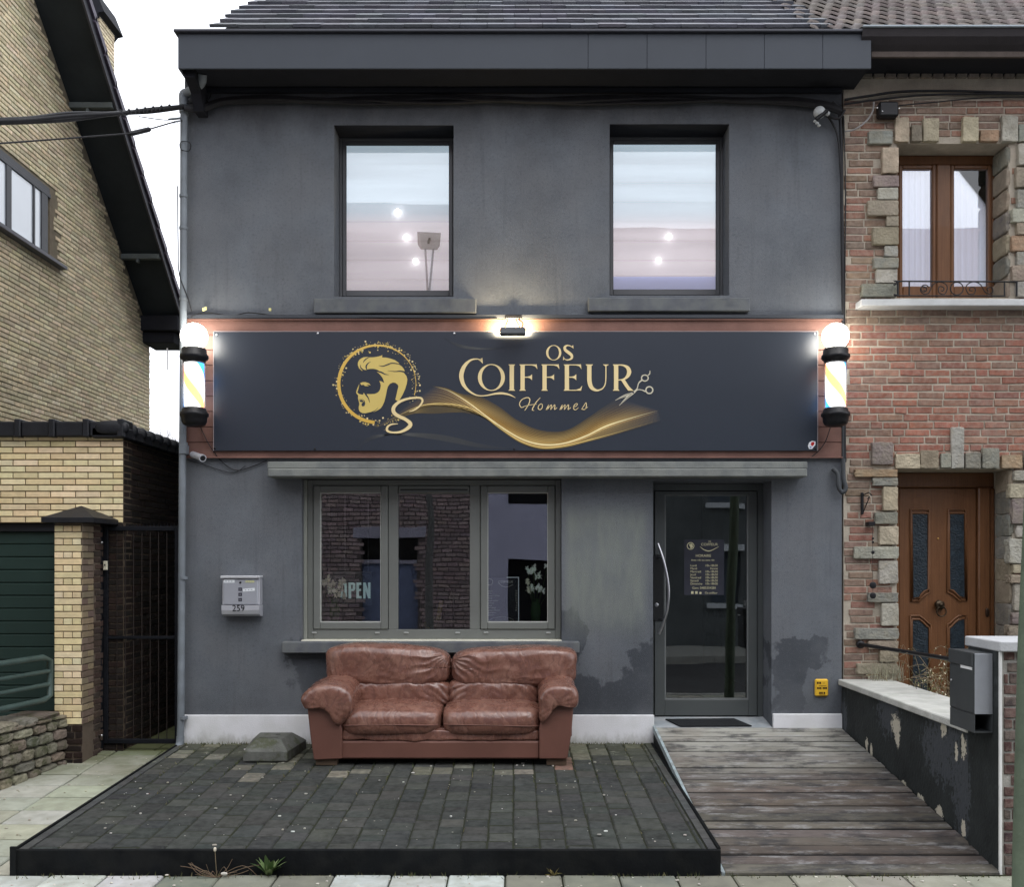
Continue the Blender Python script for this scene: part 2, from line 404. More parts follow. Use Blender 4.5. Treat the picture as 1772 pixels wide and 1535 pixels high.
def bricks(mb, o, u, v, n, W, H, ch, bl, jt, proud, pal, skip=None, mi=1, bevel=.003, bond=.5, jag=.0, jamb=True, hdr=False):
    """individual bricks standing proud of a mortar bed; u,v,n unit vectors, o lower-left corner"""
    o, u, v, n = Vector(o), Vector(u), Vector(v), Vector(n)
    rows = int(H / ch + .999)
    for r in range(rows):
        z0 = r * ch; z1 = min(H, z0 + ch - jt)
        if z1 - z0 < .01: continue
        a = -bl * (bond if r % 2 else 0) + (R.uniform(-.3, .3) * bl if jag else 0)
        while a < W:
            L_ = bl if not (hdr and R.random() < .2) else bl / 2
            b0, b1 = max(0, a), min(W, a + L_ - jt); a += L_
            if b1 - b0 < .015: continue
            mx, mz = (b0 + b1) / 2, (z0 + z1) / 2
            if skip and skip(mx, mz, b0, b1, z0, z1): continue
            j = lambda q: R.uniform(-q, q)
            p = proud + j(.0012 + jag * .006); e = jag * .5
            q0 = [(b0, z0 + j(e * .02)), (b1, z0 + j(e * .02)), (b1, z1 + j(e * .02)), (b0, z1 + j(e * .02))]
            mxx = (b0 + b1) / 2; mzz = (z0 + z1) / 2
            q1 = [(x + (bevel if x < mxx else -bevel), z + (bevel if z < mzz else -bevel)) for x, z in q0]
            base = [o + u * x + v * z for x, z in q0]; mid = [w + n * (p - bevel) for w in base]
            top = [o + u * x + v * z + n * p for x, z in q1]
            c = vary(R.choice(pal), .13)
            vs = base + mid + top; fs = []
            for k in range(4):
                l = (k + 1) % 4; fs += [(k, l, 4 + l, 4 + k), (4 + k, 4 + l, 8 + l, 8 + k)]
            fs.append((8, 9, 10, 11)); mb.mesh(vs, fs, mi, c)
def textmesh(txt, size, align='CENTER', ext=0.0, shear=0.0, space=1.0):
    cu = bpy.data.curves.new('lettering', 'FONT'); cu.body = txt; cu.size = size; cu.align_x = align; cu.extrude = ext; cu.shear = shear; cu.space_character = space
    ob = bpy.data.objects.new('lettering', cu); COL.objects.link(ob)
    dg = bpy.context.evaluated_depsgraph_get(); me = ob.evaluated_get(dg).to_mesh()
    vs = [tuple(v.co) for v in me.vertices]; fs = [tuple(p.vertices) for p in me.polygons]
    ob.evaluated_get(dg).to_mesh_clear(); bpy.data.objects.remove(ob); bpy.data.curves.remove(cu)
    return vs, fs
def addtext(mb, txt, x, y, z, size, align='CENTER', mi=0, col=(1, 1, 1), shear=0.0, space=1.0, sx=1.0, rot=0.0):
    vs, fs = textmesh(txt, size, align, 0, shear, space); c, s_ = math.cos(rot), math.sin(rot)
    mb.mesh([(x + (a * sx) * c - b * s_, y, z + (a * sx) * s_ + b * c) for a, b, _ in vs], fs, mi, col)
def rock(mb, c, h, seed, n=5, p=5, amp=.12, mi=0, col=(1, 1, 1), sm=False):
    o = Vector((seed * 3.7, seed * 1.3, seed * 2.1))
    def fn(w, u):
        q = noise.noise_vector(Vector(u) * 1.3 + o) * amp; q2 = noise.noise_vector(Vector(u) * 4 + o) * amp * .35
        return Vector((w.x + (q.x + q2.x) * h[0], w.y + (q.y + q2.y) * h[1], w.z + (q.z + q2.z) * h[2]))
    mb.sup(c, h, p, n, fn, mi, col, sm)
# ================================================================== materials used
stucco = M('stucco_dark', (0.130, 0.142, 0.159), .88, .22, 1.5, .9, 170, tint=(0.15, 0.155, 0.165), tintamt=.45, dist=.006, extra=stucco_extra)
stucco2 = M('stucco_trim', (0.105, 0.112, 0.125), .85, .2, 4, .6, 160, tint=(0.17, 0.18, 0.17), tintamt=.5, dist=.005)
def plinth_extra(nt, c, P, b, hs):
    sx = nt.nodes.new('ShaderNodeSeparateXYZ'); nt.links.new(P, sx.inputs[0])
    z = mathn(nt, 'ADD', sx.outputs[2], mathn(nt, 'MULTIPLY', mathn(nt, 'SUBTRACT', nz(nt, stretchv(nt, P, (2, 2, 1)), 7, 7, .7), .5), .22))
    return mixc(nt, smooth(nt, z, .17, .05, 0, .6), c, (.27, .27, .22))
white_pl = M('plinth_white', (0.80, 0.80, 0.82), .75, .05, 3, .25, 120, tint=(0.62, 0.63, 0.60), tintamt=.35, extra=plinth_extra)
fascia_m = M('fascia_panel', (0.048, 0.056, 0.069), .55, .08, 1.2, .05, 60)
dark_m = M('shadow_board_dark', (0.012, 0.013, 0.018), .85, .2, 3, .2, 60)
slate_m = M('slate', (1, 1, 1), .55, .18, 5, .4, 60, attr=True)
alu = M('grey_aluminium', (0.150, 0.158, 0.147), .42, .07, 2, .05, 200, spec=.5)
alu_d = M('grey_aluminium_door', (0.076, 0.084, 0.084), .42, .07, 2, .05, 200, spec=.5)
alu_u = M('grey_aluminium_upper', (0.085, 0.088, 0.094), .42, .07, 2, .05, 200, spec=.5)
gasket = M('black_rubber', (0.012, 0.012, 0.013), .6, .1, 5, .05)
glass_shop = glass_mat('shop_glass', 2.15, (.90, .93, .93))
glass_up = glass_mat('upper_glass', 1.9, (.97, .98, .99), wob=.03)
glass_door = glass_mat('door_glass', 2.05, (.75, .80, .80))
steel = M('brushed_steel', (0.58, 0.58, 0.60), .28, .06, 8, .05, 200, metal=1.0)
black_pl = M('black_plastic', (0.010, 0.010, 0.012), .38, .15, 6, .1, 80)
cable_m = M('black_cable', (0.016, 0.016, 0.018), .6, .3, 9, .2, 60)
zinc = M('grey_downpipe', (0.20, 0.225, 0.25), .5, .16, 3, .1, 60, tint=(0.12, .13, .14), tintamt=.4)
copper = M('copper_cladding', (0.20, 0.105, 0.083), .5, .16, 3, .25, 90, tint=(0.13, 0.068, 0.055), tintamt=.5)

# ================================================================== world, sun, camera
w = bpy.data.worlds.new('World'); scene.world = w; w.use_nodes = True
nt = w.node_tree; bg = nt.nodes['Background']
sky = nt.nodes.new('ShaderNodeTexSky'); sky.sky_type = 'NISHITA'; sky.sun_disc = False
SUN_EL, SUN_AZ = math.radians(58), math.radians(150)
sky.sun_elevation = SUN_EL; sky.sun_rotation = SUN_AZ; sky.air_density = 1.0; sky.dust_density = 4.0; sky.altitude = 50
hsv = nt.nodes.new('ShaderNodeHueSaturation'); hsv.inputs['Saturation'].default_value = .22; hsv.inputs['Value'].default_value = 1.0
mixw = nt.nodes.new('ShaderNodeMix'); mixw.data_type = 'RGBA'; mixw.inputs['Factor'].default_value = .75
mixw.inputs['B'].default_value = (19.0, 19.6, 21.0, 1)              # closed cloud cover, evenly bright
nt.links.new(sky.outputs[0], hsv.inputs['Color']); nt.links.new(hsv.outputs[0], mixw.inputs['A'])
nt.links.new(mixw.outputs['Result'], bg.inputs['Color']); bg.inputs['Strength'].default_value = 0.125
sl = bpy.data.lights.new('sun', 'SUN'); sl.energy = .7; sl.angle = math.radians(28); sl.color = (1, .97, .93)
so = bpy.data.objects.new('sun', sl); COL.objects.link(so)
d = Vector((math.sin(SUN_AZ) * math.cos(SUN_EL), math.cos(SUN_AZ) * math.cos(SUN_EL), math.sin(SUN_EL)))
so.rotation_euler = d.to_track_quat('Z', 'Y').to_euler(); so.location = (0, -6, 12)
cd = bpy.data.cameras.new('camera'); cam = bpy.data.objects.new('camera', cd); COL.objects.link(cam); scene.camera = cam
cam.location = (0, -CAMD, CZ); cam.rotation_euler = (PI / 2, 0, 0)
cd.sensor_width = 36; cd.lens = FPX / 1772 * 36; cd.shift_x = -(CX - 886) / 1772; cd.shift_y = (HY - 767.5) / 1772
cd.clip_start = .05; cd.clip_end = 500
scene.view_settings.view_transform = 'Standard'; scene.view_settings.look = 'None'; scene.view_settings.exposure = 0

# ================================================================== shop house
shop = thing('shop_house', 'dark grey rendered two-storey house with the barber shop on its ground floor', 'house', (0, 0, 0))
UW = [(X(578), X(785), Z(513), Z(216)), (X(1055), X(1262), Z(511), Z(214))]
GW = (X(522), X(972), Z(1110), Z(828)); DO = (X(1130), X(1335), .2, Z(832))
mb = MB(); wall_holes(mb, -2.925, 2.906, -.1, 6.02, 0, .38, UW + [GW, DO])
mb.box(-2.925, -2.6, .38, 7.8, -.1, 6.0); mb.box(2.65, 2.906, .38, 7.8, -.1, 6.0); mb.box(-2.6, 2.65, 7.5, 7.8, -.1, 6)
mb.build('wall', stucco, shop)
# plinth
mb = MB(); zt = Z(1238, -.03)
mb.box(-2.93, X(1132, -.03), -.035, 0.0, -.15, zt, .004); mb.box(X(1338, -.03), 2.90, -.035, 0.0, .05, Z(1236, -.03), .004)
mb.build('plinth', white_pl, shop)
# fascia (boxed gutter front), soffit, roof
fz0, fz1 = Z(118, -.42), Z(57, -.42)
mb = MB()
xs = [X(308, -.42)] + [X(q, -.42) for q in (1018, 1120, 1222, 1323, 1424)] + [X(1508, -.42)]
for a, b in zip(xs[:-1], xs[1:]): mb.box(a, b - .0025, -.42, -.40, fz0, fz1, .002)
mb.box(xs[0], xs[0] + .02, -.40, 0.0, fz0 + .0, fz1)
mb.build('fascia', fascia_m, shop)
mb = MB(); mb.box(xs[0] - .03, xs[-1] - .02, -.45, .1, fz1, fz1 + .025, .006); mb.build('gutter_trim', M('trim_dark', (.05, .052, .065), .35, .1), shop)
mb = MB(); mb.box(xs[0] + .03, xs[-1], -.395, -.001, fz0 + .03, fz0 + .05)
mb.extrude([(-.36, fz0 + .03), (-.36, fz0 - .04), (-.2, fz0 - .10), (-.12, fz0 - .22), (-.002, fz0 - .22), (-.002, fz0 + .03)], xs[0] + .035, xs[0] + .12, plane='yz')
mb.build('soffit', dark_m, shop)
mb = MB(); mb.box(-2.9, 2.9, -.05, -.002, Z(163), fz0 + .03, .01); mb.build('frieze_board', dark_m, shop)
# slate roof
def slope_tiles(mb, xl, xr, y0, z0, rise, run, expo, wid, thick, pal, rows, xl_fn=None, xr_fn=None, jit=.006):
    L_ = math.hypot(rise, run); uy, uz = run / L_, rise / L_; ny, nzz = -uz, uy
    for r in range(rows):
        a = r * expo; x = (xl_fn(r) if xl_fn else xl) - (wid * .5 if r % 2 else 0) ; xe = xr_fn(r) if xr_fn else xr; xs0 = xl_fn(r) if xl_fn else xl
        while x < xe:
            b0 = max(x + .002, xs0); b1 = min(x + wid - .002, xe); x += wid
            if b1 - b0 < .02: continue
            l0 = thick * 1.9 + R.uniform(-jit, jit) * .5; l1 = thick * .6; e = R.uniform(-jit, jit)
            P = lambda s_, h: (y0 + uy * s_ + ny * h, z0 + uz * s_ + nzz * h)
            pts = [P(a + e, l0 - thick), P(a + expo * 1.25, l1 - thick), P(a + expo * 1.25, l1), P(a + e, l0)]
            vs = [(b0, q[0], q[1]) for q in pts] + [(b1, q[0], q[1]) for q in pts]
            mb.mesh(vs, [(0, 1, 2, 3), (7, 6, 5, 4), (0, 4, 5, 1), (1, 5, 6, 2), (2, 6, 7, 3), (3, 7, 4, 0)], 0, vary(R.choice(pal), .2))
EZ = fz1 + .045
mb = MB(); slope_tiles(mb, X(365, -.38), X(1440, -.38), -.38, EZ, .767, 1.0, .27, .235, .026, [(.125, .13, .15), (.115, .12, .14), (.135, .14, .16)], 21,
    xl_fn=lambda r: X(365, -.38) + R.uniform(-.02, .02), xr_fn=lambda r: X(1440, -.38) + (.0, .03, -.02)[r % 3])
mb.build('slate_roof', slate_m, shop)
mb = MB(); yy = 4.1; mb.extrude([(-.36, EZ - .03), (yy, EZ - .03 + .767 * (yy + .38)), (8.4, EZ - .1), (8.0, 5.98), (0, 5.98)], X(365, -.38) + .03, 2.89, plane='yz'); mb.build('roof_structure', dark_m, shop)
# boards between wall head and roof on the left
mb = MB(); mb.box(-2.925, -2.55, 0.0, 7.8, 5.98, 6.16); mb.build('wall_head', stucco2, shop)

# ---------------- windows of the shop house
def frame_rect(mb, x0, x1, z0, z1, y0, y1, wd, b=.004, bot=None, mi=0):
    bt = bot if bot is not None else wd
    mb.box(x0, x0 + wd, y0, y1, z0, z1, b, mi); mb.box(x1 - wd, x1, y0, y1, z0, z1, b, mi)
    mb.box(x0 + wd, x1 - wd, y0 + .001, y1 - .001, z1 - wd, z1, b, mi); mb.box(x0 + wd, x1 - wd, y0 + .001, y1 - .001, z0, z0 + bt, b, mi)
def upper_window(h):
    x0, x1, z0, z1 = h; Y = .25
    fr = MB(); frame_rect(fr, x0 + .001, x1 - .001, z0 + .001, z1 - .001, Y, Y + .07, .022, bot=.07)
    o = fr.build('window', alu_u, shop)
    sa = MB(); frame_rect(sa, x0 + .026, x1 - .026, z0 + .076, z1 - .020, Y + .012, Y + .06, .032, .005, bot=.052); sa.build('sash', alu_u, o)
    ga = MB(); frame_rect(ga, x0 + .054, x1 - .054, z0 + .124, z1 - .048, Y + .02, Y + .04, .007, .0); ga.build('glazing_gasket', gasket, o)
    g = MB(); g.box(x0 + .060, x1 - .060, Y + .030, Y + .036, z0 + .130, z1 - .054); g.build('pane', glass_up, o)
    return o
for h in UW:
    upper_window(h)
    mb = MB(); mb.box(h[0] + .002, h[1] - .002, .004, .249, h[3] - .006, h[3] - .001); mb.build('reveal_shadow_board', dark_m, shop)  # near-black board put in for the shadow under the window head
mb = MB(); mb.box(GW[0] + .004, GW[1] - .004, .004, .095, GW[3] - .007, GW[3] - .004); mb.build('reveal_shadow_board', dark_m, shop)  # same shadow board under the shop window head
mb = MB(); mb.box(X(543, -.07), X(824, -.07), -.07, .0, Z(541, -.07), Z(516, -.07), .006); mb.build('window_sill', stucco2, shop)
mb = MB(); mb.box(X(1018, -.07), X(1298, -.07), -.07, .0, Z(538, -.07), Z(515, -.07), .006); mb.build('window_sill', stucco2, shop)
# ground window
x0, x1, z0, z1 = GW; Y = .10
gw = MB(); b = .004
zf1 = z1 - .003; fx0, fx1 = x0 + .03, x1 - .002
mul = [(X(672, Y), X(689, Y)), (X(813, Y), X(831, Y))]
frame_rect(gw, fx0, fx1, z0 + .012, zf1, Y, Y + .08, .05, b, bot=.085)
for a, c in mul: gw.box(a, c, Y + .0015, Y + .078, z0 + .097, zf1 - .05, b)
gwo = gw.build('shop_window', alu, shop)
mb = MB(); mb.box(x0 + .001, fx0 - .001, Y - .03, Y + .08, z0 + .01, zf1, .002); mb.build('side_cover_strip', M('seal_light', (.26, .27, .24), .6, .1), gwo)
zb = z0 + .097; ztp = zf1 - .05
for (a, c) in ((fx0 + .05, mul[0][0]), (mul[1][1], fx1 - .05)):
    s_ = MB(); frame_rect(s_, a + .004, c - .004, zb + .004, ztp - .004, Y - .012, Y + .06, .062, .006); so_ = s_.build('sash', alu, gwo)
    s_ = MB(); frame_rect(s_, a + .064, c - .064, zb + .064, ztp - .064, Y - .004, Y + .03, .008, .002); s_.build('glazing_bead', M('bead_light', (.42, .43, .40), .35, .1), so_)
    s_ = MB(); s_.box(a + .07, c - .07, Y + .02, Y + .027, zb + .07, ztp - .07); s_.build('pane', glass_shop, so_)
a, c = mul[0][1], mul[1][0]
s_ = MB(); s_.box(a, c, Y + .02, Y + .027, zb, ztp - .06); s_.build('pane', glass_shop, gwo)
s_ = MB(); s_.box(a + .004, c - .004, Y - .008, Y + .06, ztp - .075, ztp - .004, .006); s_.box(a + .02, c - .02, Y - .0095, Y - .006, ztp - .045, ztp - .035, 0, 1)
s_.box(a + .004, c - .004, Y - .022, Y - .007, ztp - .07, ztp - .060, .003); s_.build('ventilation_grille', [alu, gasket], gwo)
for px in (544, 653, 703, 792, 841, 949):
    s_ = MB(); q = X(px, Y); s_.box(q - .022, q + .022, Y - .010, Y + .0, z0 + .060, z0 + .076, .006); s_.build('drain_cap', M('cap_grey', (.33, .34, .33), .4, .1), gwo)
mb = MB(); mb.box(x0 + .001, x1 - .001, -.03, .16, z0 - .018, z0 + .011, .003); mb.build('sill_board', M('cream_sill', (.62, .60, .50), .6, .1, 5, .2), gwo)
mb = MB(); mb.box(X(487, -.1), X(1003, -.1), -.10, -.0005, Z(1131, -.1), Z(1111, -.1), .008); mb.build('window_sill', stucco2, shop)
# canopy slab over window and door
mb = MB(); mb.box(X(463, -.22), X(1397, -.22), -.22, -.0005, Z(825, -.22), Z(811, -.22), .008); mb.box(X(463, -.16), X(1397, -.16), -.17, -.0008, Z(810, -.22), Z(798, -.22), .006)
mb.build('canopy', M('canopy_paint', (0.165, 0.175, 0.170), .8, .2, 4, .5, 140, tint=(0.25, 0.26, 0.235), tintamt=.6), shop)
# dark ledge lines around the sign
mb = MB(); mb.box(-2.92, 2.905, -.055, -.0006, Z(553), Z(547), .002); mb.build('ledge', M('ledge_dark', (.05, .055, .065), .5, .1), shop)
# copper cladding: horizontal strips with rivets lines
mb = MB(); za, zb2 = Z(793), Z(554)
mb.box(-2.905, 2.90, -.02, -.001, za, zb2, 0)
n_ = 9; hh = (zb2 - za) / n_
for i in range(n_): mb.box(-2.90, 2.895, -.032, -.019, za + i * hh + .003, za + (i + 1) * hh - .003, .003)
mb.box(-2.905, 2.90, -.05, -.031, zb2 - .012, zb2 + .0, .002); mb.box(-2.905, 2.90, -.045, -.031, za - .004, za + .010, .002)
mb.build('copper_cladding', copper, shop)
# ---------------- door
dx0, dx1, dz0, dz1 = DO; DY = .28
mb = MB(); DZ = .252
mb.extrude([(-.03, .10), (-.03, .207), (.27, .252), (.6, .252), (.6, .10)], dx0 + .001, dx1 - .001, plane='yz'); mb.build('door_step', M('blue_stone', (.30, .33, .35), .5, .15, 5, .15, tint=(.5, .5, .5), tintamt=.5), shop)
fr = MB(); fr.box(dx0 + .001, dx0 + .05, DY, DY + .08, DZ, dz1 - .002, .004); fr.box(dx1 - .055, dx1 - .001, DY, DY + .08, DZ, dz1 - .002, .004); fr.box(dx0 + .05, dx1 - .055, DY + .001, DY + .079, dz1 - .07, dz1 - .002, .004)
do_ = fr.build('entrance_door', alu_d, shop)
lf = MB(); a0, a1, c0, c1 = dx0 + .054, dx1 - .06, DZ + .012, dz1 - .074; gx0, gx1, gz0, gz1 = X(1150, DY), X(1295, DY), Z(1211, DY), Z(856, DY)
lf.box(a0, gx0, DY - .014, DY + .055, c0, c1, .004); lf.box(gx1, a1, DY - .014, DY + .055, c0, c1, .004)
lf.box(gx0, gx1, DY - .013, DY + .054, c0, gz0, .004); lf.box(gx0, gx1, DY - .013, DY + .054, gz1, c1, .004); lo = lf.build('door_leaf', alu_d, do_)
lf = MB(); frame_rect(lf, gx0, gx1, gz0, gz1, DY - .004, DY + .03, .012, .002); lf.build('glazing_bead', M('bead_mid', (.17, .18, .18), .35, .1), lo)
lf = MB(); lf.box(gx0 + .011, gx1 - .011, DY + .015, DY + .023, gz0 + .011, gz1 - .011); lf.build('pane', glass_door, lo)
lf = MB(); hp = crom([(X(1139, .18), .20, Z(941, .18)), (X(1150, .14), .16, Z(975, .14)), (X(1157.5, .13), .15, Z(1020, .13)), (X(1154, .14), .16, Z(1062, .14)), (X(1141, .18), .20, Z(1098, .18))], 8)
lf.tube(hp, .0135, 12)
for k in (6, -7): lf.tube([hp[k], (hp[k][0] - .03, DY - .012, hp[k][2])], .008, 8)
lf.build('handle', steel, do_)
lf = MB(); lf.lathe((X(1136, .27), DY - .014, Z(1047, .27)), [(0, -.010), (.016, -.010), (.02, -.006), (.02, 0)], 20, axis='y'); lf.box(X(1134.5, .27), X(1137.5, .27), DY - .026, DY - .0235, Z(1050, .27), Z(1044, .27), .001)
lf.build('lock', steel, do_)
lf = MB(); lf.box(X(1131, .25), X(1149, .25), DY - .022, DY - .013, Z(1075, .25), Z(960, .25), .003); lf.build('lock_plate', M('plate_dark', (.02, .021, .022), .4, .1), do_)
# downpipe
px0 = X(317.5, -.09)
dp = MB(); dp.tube(crom([(X(350, -.25), -.25, Z(128, -.25)), (X(350, -.2), -.22, Z(140, -.22)), (X(340, -.15), -.16, Z(152, -.15)), (X(325, -.1), -.10, Z(160, -.1)), (px0, -.085, Z(172)), (px0, -.08, Z(190))], 6), .04, 14)
dp.tube([(px0, -.08, Z(188)), (px0 - .005, -.08, Z(600)), (X(313, -.08), -.08, Z(1240)), (X(312, -.08), -.08, Z(1275))], .031, 14)
dp.tube(crom([(X(312, -.08), -.08, Z(1272)), (X(311.5, -.08), -.085, Z(1284)), (X(306, -.12), -.13, .02)], 5), .034, 14)
for py in (200, 345, 400, 522, 770, 1000, 1240): dp.tube([(px0 - .003, -.08, Z(py) - .012), (px0 - .003, -.08, Z(py) + .012)], .037, 14)
dp.box(px0 - .03, px0 + .03, -.12, -.03, Z(788), Z(772), .003)
dp.build('downpipe', zinc, shop)
# thin loops of cable caught on the pipe
mb = MB(); c0 = (X(321, -.12), -.125, Z(263)); mb.tube([(c0[0] + .05 * math.cos(t * PI / 10), c0[1] - .01 * math.sin(t), c0[2] + .045 * math.sin(t * PI / 10)) for t in range(21)], .004, 6)
mb.tube(crom([(px0 - .045, -.11, Z(330)), (px0 - .04, -.11, Z(430)), (px0 - .03, -.11, Z(480)), (px0 + .04, -.1, Z(520)), (px0 + .05, -.03, Z(540))], 6), .005, 6)
tag(mb.build('loose_cable', cable_m), 'thin black cable looped around the grey downpipe', 'cable')

# ---------------- rooms behind the glass
mb = MB()
mb.face([(-2.6, .38, .24), (2.65, .38, .24), (2.65, 5, .24), (-2.6, 5, .24)]); mb.face([(-2.6, .38, 2.62), (2.65, .38, 2.62), (2.65, 5, 2.62), (-2.6, 5, 2.62)])
mb.face([(-2.6, 5, .24), (2.65, 5, .24), (2.65, 5, 2.62), (-2.6, 5, 2.62)]); mb.face([(.55, .4, .24), (.55, 3, .24), (.55, 3, 2.62), (.55, .4, 2.62)], 1)
mb.face([(-2.6, .38, 3.7), (2.65, .38, 3.7), (2.65, 5, 3.7), (-2.6, 5, 3.7)]); mb.face([(-2.6, 2.6, 3.7), (2.65, 2.6, 3.7), (2.65, 2.6, 5.95), (-2.6, 2.6, 5.95)])
mb.build('interior', [M('interior_dark', (.05, .048, .05), .8, .2), M('interior_brown', (.028, .038, .040), .7, .2)], shop, fixn=False)
# day-and-night blinds
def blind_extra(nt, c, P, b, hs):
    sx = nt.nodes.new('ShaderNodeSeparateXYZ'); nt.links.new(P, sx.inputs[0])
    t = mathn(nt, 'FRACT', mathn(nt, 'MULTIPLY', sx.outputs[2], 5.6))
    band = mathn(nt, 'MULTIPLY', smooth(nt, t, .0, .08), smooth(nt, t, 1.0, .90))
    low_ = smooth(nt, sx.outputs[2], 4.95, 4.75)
    ec2 = nt.nodes.new('ShaderNodeMix'); ec2.data_type = 'RGBA'; ec2.inputs['A'].default_value = (.74, .90, 1.0, 1); ec2.inputs['B'].default_value = (1.0, .91, .95, 1); nt.links.new(low_, ec2.inputs['Factor']); nt.links.new(ec2.outputs['Result'], b.inputs['Emission Color'])  # bluish over pinkish glow paints sky and brick reflections on the fabric
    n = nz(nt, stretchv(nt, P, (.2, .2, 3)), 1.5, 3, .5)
    nt.links.new(smooth(nt, n, .3, .7, .40, .62), b.inputs['Emission Strength'])  # fabric glows by itself, unevenly
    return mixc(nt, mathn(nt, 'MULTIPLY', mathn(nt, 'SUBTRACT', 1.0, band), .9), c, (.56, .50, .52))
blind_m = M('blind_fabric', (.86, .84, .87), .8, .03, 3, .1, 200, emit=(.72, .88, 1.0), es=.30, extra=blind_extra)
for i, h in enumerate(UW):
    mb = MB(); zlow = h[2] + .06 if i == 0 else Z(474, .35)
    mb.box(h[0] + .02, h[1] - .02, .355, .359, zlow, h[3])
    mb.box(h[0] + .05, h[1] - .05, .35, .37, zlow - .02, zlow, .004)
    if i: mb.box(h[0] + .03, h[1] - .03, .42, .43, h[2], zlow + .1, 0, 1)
    tag(mb.build('window_blind', [blind_m, M('net_curtain', (.42, .46, .62), .9, .05, emit=(.55, .6, .85), es=.4)]), ['pale banded blind drawn right down behind the left upper window', 'pale banded blind ending above a lavender strip in the right upper window'][i], 'blind')  # curtain strip glows a little as well
for (px, py, r, where) in ((688, 366, .034, 'upper glow dot of three standing for reflected lights in the left upper window'), (703, 410, .034, 'middle glow dot of three standing for reflected lights in the left upper window'), (719, 451, .030, 'lowest glow dot of three standing for reflected lights in the left upper window'),
                    (1158, 408, .030, 'upper glow dot of two standing for reflected lights in the right upper window'), (1140, 449, .027, 'lower glow dot of two standing for reflected lights in the right upper window')):
    t = thing('reflected_light_dot', 'small round white ' + where, 'reflection', (X(px, .325), .325, Z(py, .325)), 'glowing dots standing for reflections in the upper windows')
    b_ = MB(); b_.sup((X(px, .325), .325, Z(py, .325)), (r * .8, .022, r * .8), 2, 6); b_.build('globe', M('dot_glow_white', (1, 1, 1), .3, 0, bump=0, emit=(1, .98, .94), es=3.0), t)  # glowing discs added for light reflections in the panes

tl = thing('lamp_reflection', 'tan see-through cutout standing for a street lamp reflection in the left upper window', 'reflection', (X(742, .33), .33, UW[0][2] + .07))  # added cutout in place of the street lamp's weak mirror image
b_ = MB(); b_.extrude([(X(a, .33), Z(c, .33)) for a, c in ((722, 401), (763, 403), (761, 425), (756, 432), (728, 431), (723, 423))], .322, .338); b_.build('lantern_image', film_mat('lantern_image_tan', (.55, .48, .38), .42), tl)
b_ = MB(); b_.tube([(X(741, .33), .33, Z(416, .33)), (X(744, .33), .33, Z(417, .33))], .03, 8); b_.build('lantern_core_image', film_mat('core_image_tan', (.30, .24, .16), .6), tl)
for a, c in ((736, 740), (750, 743)): b_ = MB(); b_.tube([(X(a, .33), .33, Z(431, .33)), (X(c, .33), .33, Z(503, .33))], .010, 6); b_.build('post_image', film_mat('post_image_tan', (.42, .40, .40), .38), tl)

# ================================================================== sign board
SY = -.06
def sx_(px): return X(px, SY)
def sz_(py): return Z(py, SY)
board_m = M('sign_panel', (.024, .031, .045), .36, .06, 1.5, .25, 500, spec=.55, dist=.001)
sign = thing('shop_sign', 'long dark slate-blue shop sign with gold bearded head, OS COIFFEUR Hommes lettering and gold waves', 'sign', (sx_(892), SY, sz_(780)))
mb = MB(); mb.box(sx_(370), sx_(1414.5), SY, -.033, sz_(780), sz_(574), .002); mb.build('panel', board_m, sign)
mb = MB()
ex = M('sign_edge', (.30, .25, .25), .35, .05)
mb.box(sx_(370) - .004, sx_(1414.5) + .004, SY - .001, SY + .02, sz_(574), sz_(574) + .006); mb.box(sx_(1414.5), sx_(1414.5) + .006, SY - .001, SY + .02, sz_(780), sz_(574)); mb.box(sx_(370) - .006, sx_(370), SY - .001, SY + .02, sz_(780), sz_(574))
mb.build('edge_strip', ex, sign)
for (px, py) in ((375, 579), (550, 577), (786, 577), (1410, 577), (372, 776), (545, 777), (1411, 777), (890, 777)):
    b_ = MB(); b_.lathe((sx_(px), SY, sz_(py)), [(0, -.006), (.008, -.006), (.010, -.003), (.010, 0)], 12, axis='y'); b_.build('fixing_screw', steel if py < 600 else black_pl, sign)
gold = M('gold_print', (1, 1, 1), .45, .04, 3, 0, attr=True, spec=.3)
GOLD = srgb(212, 188, 110); CREAM = srgb(236, 214, 160); BOARD = srgb(52, 58, 69)
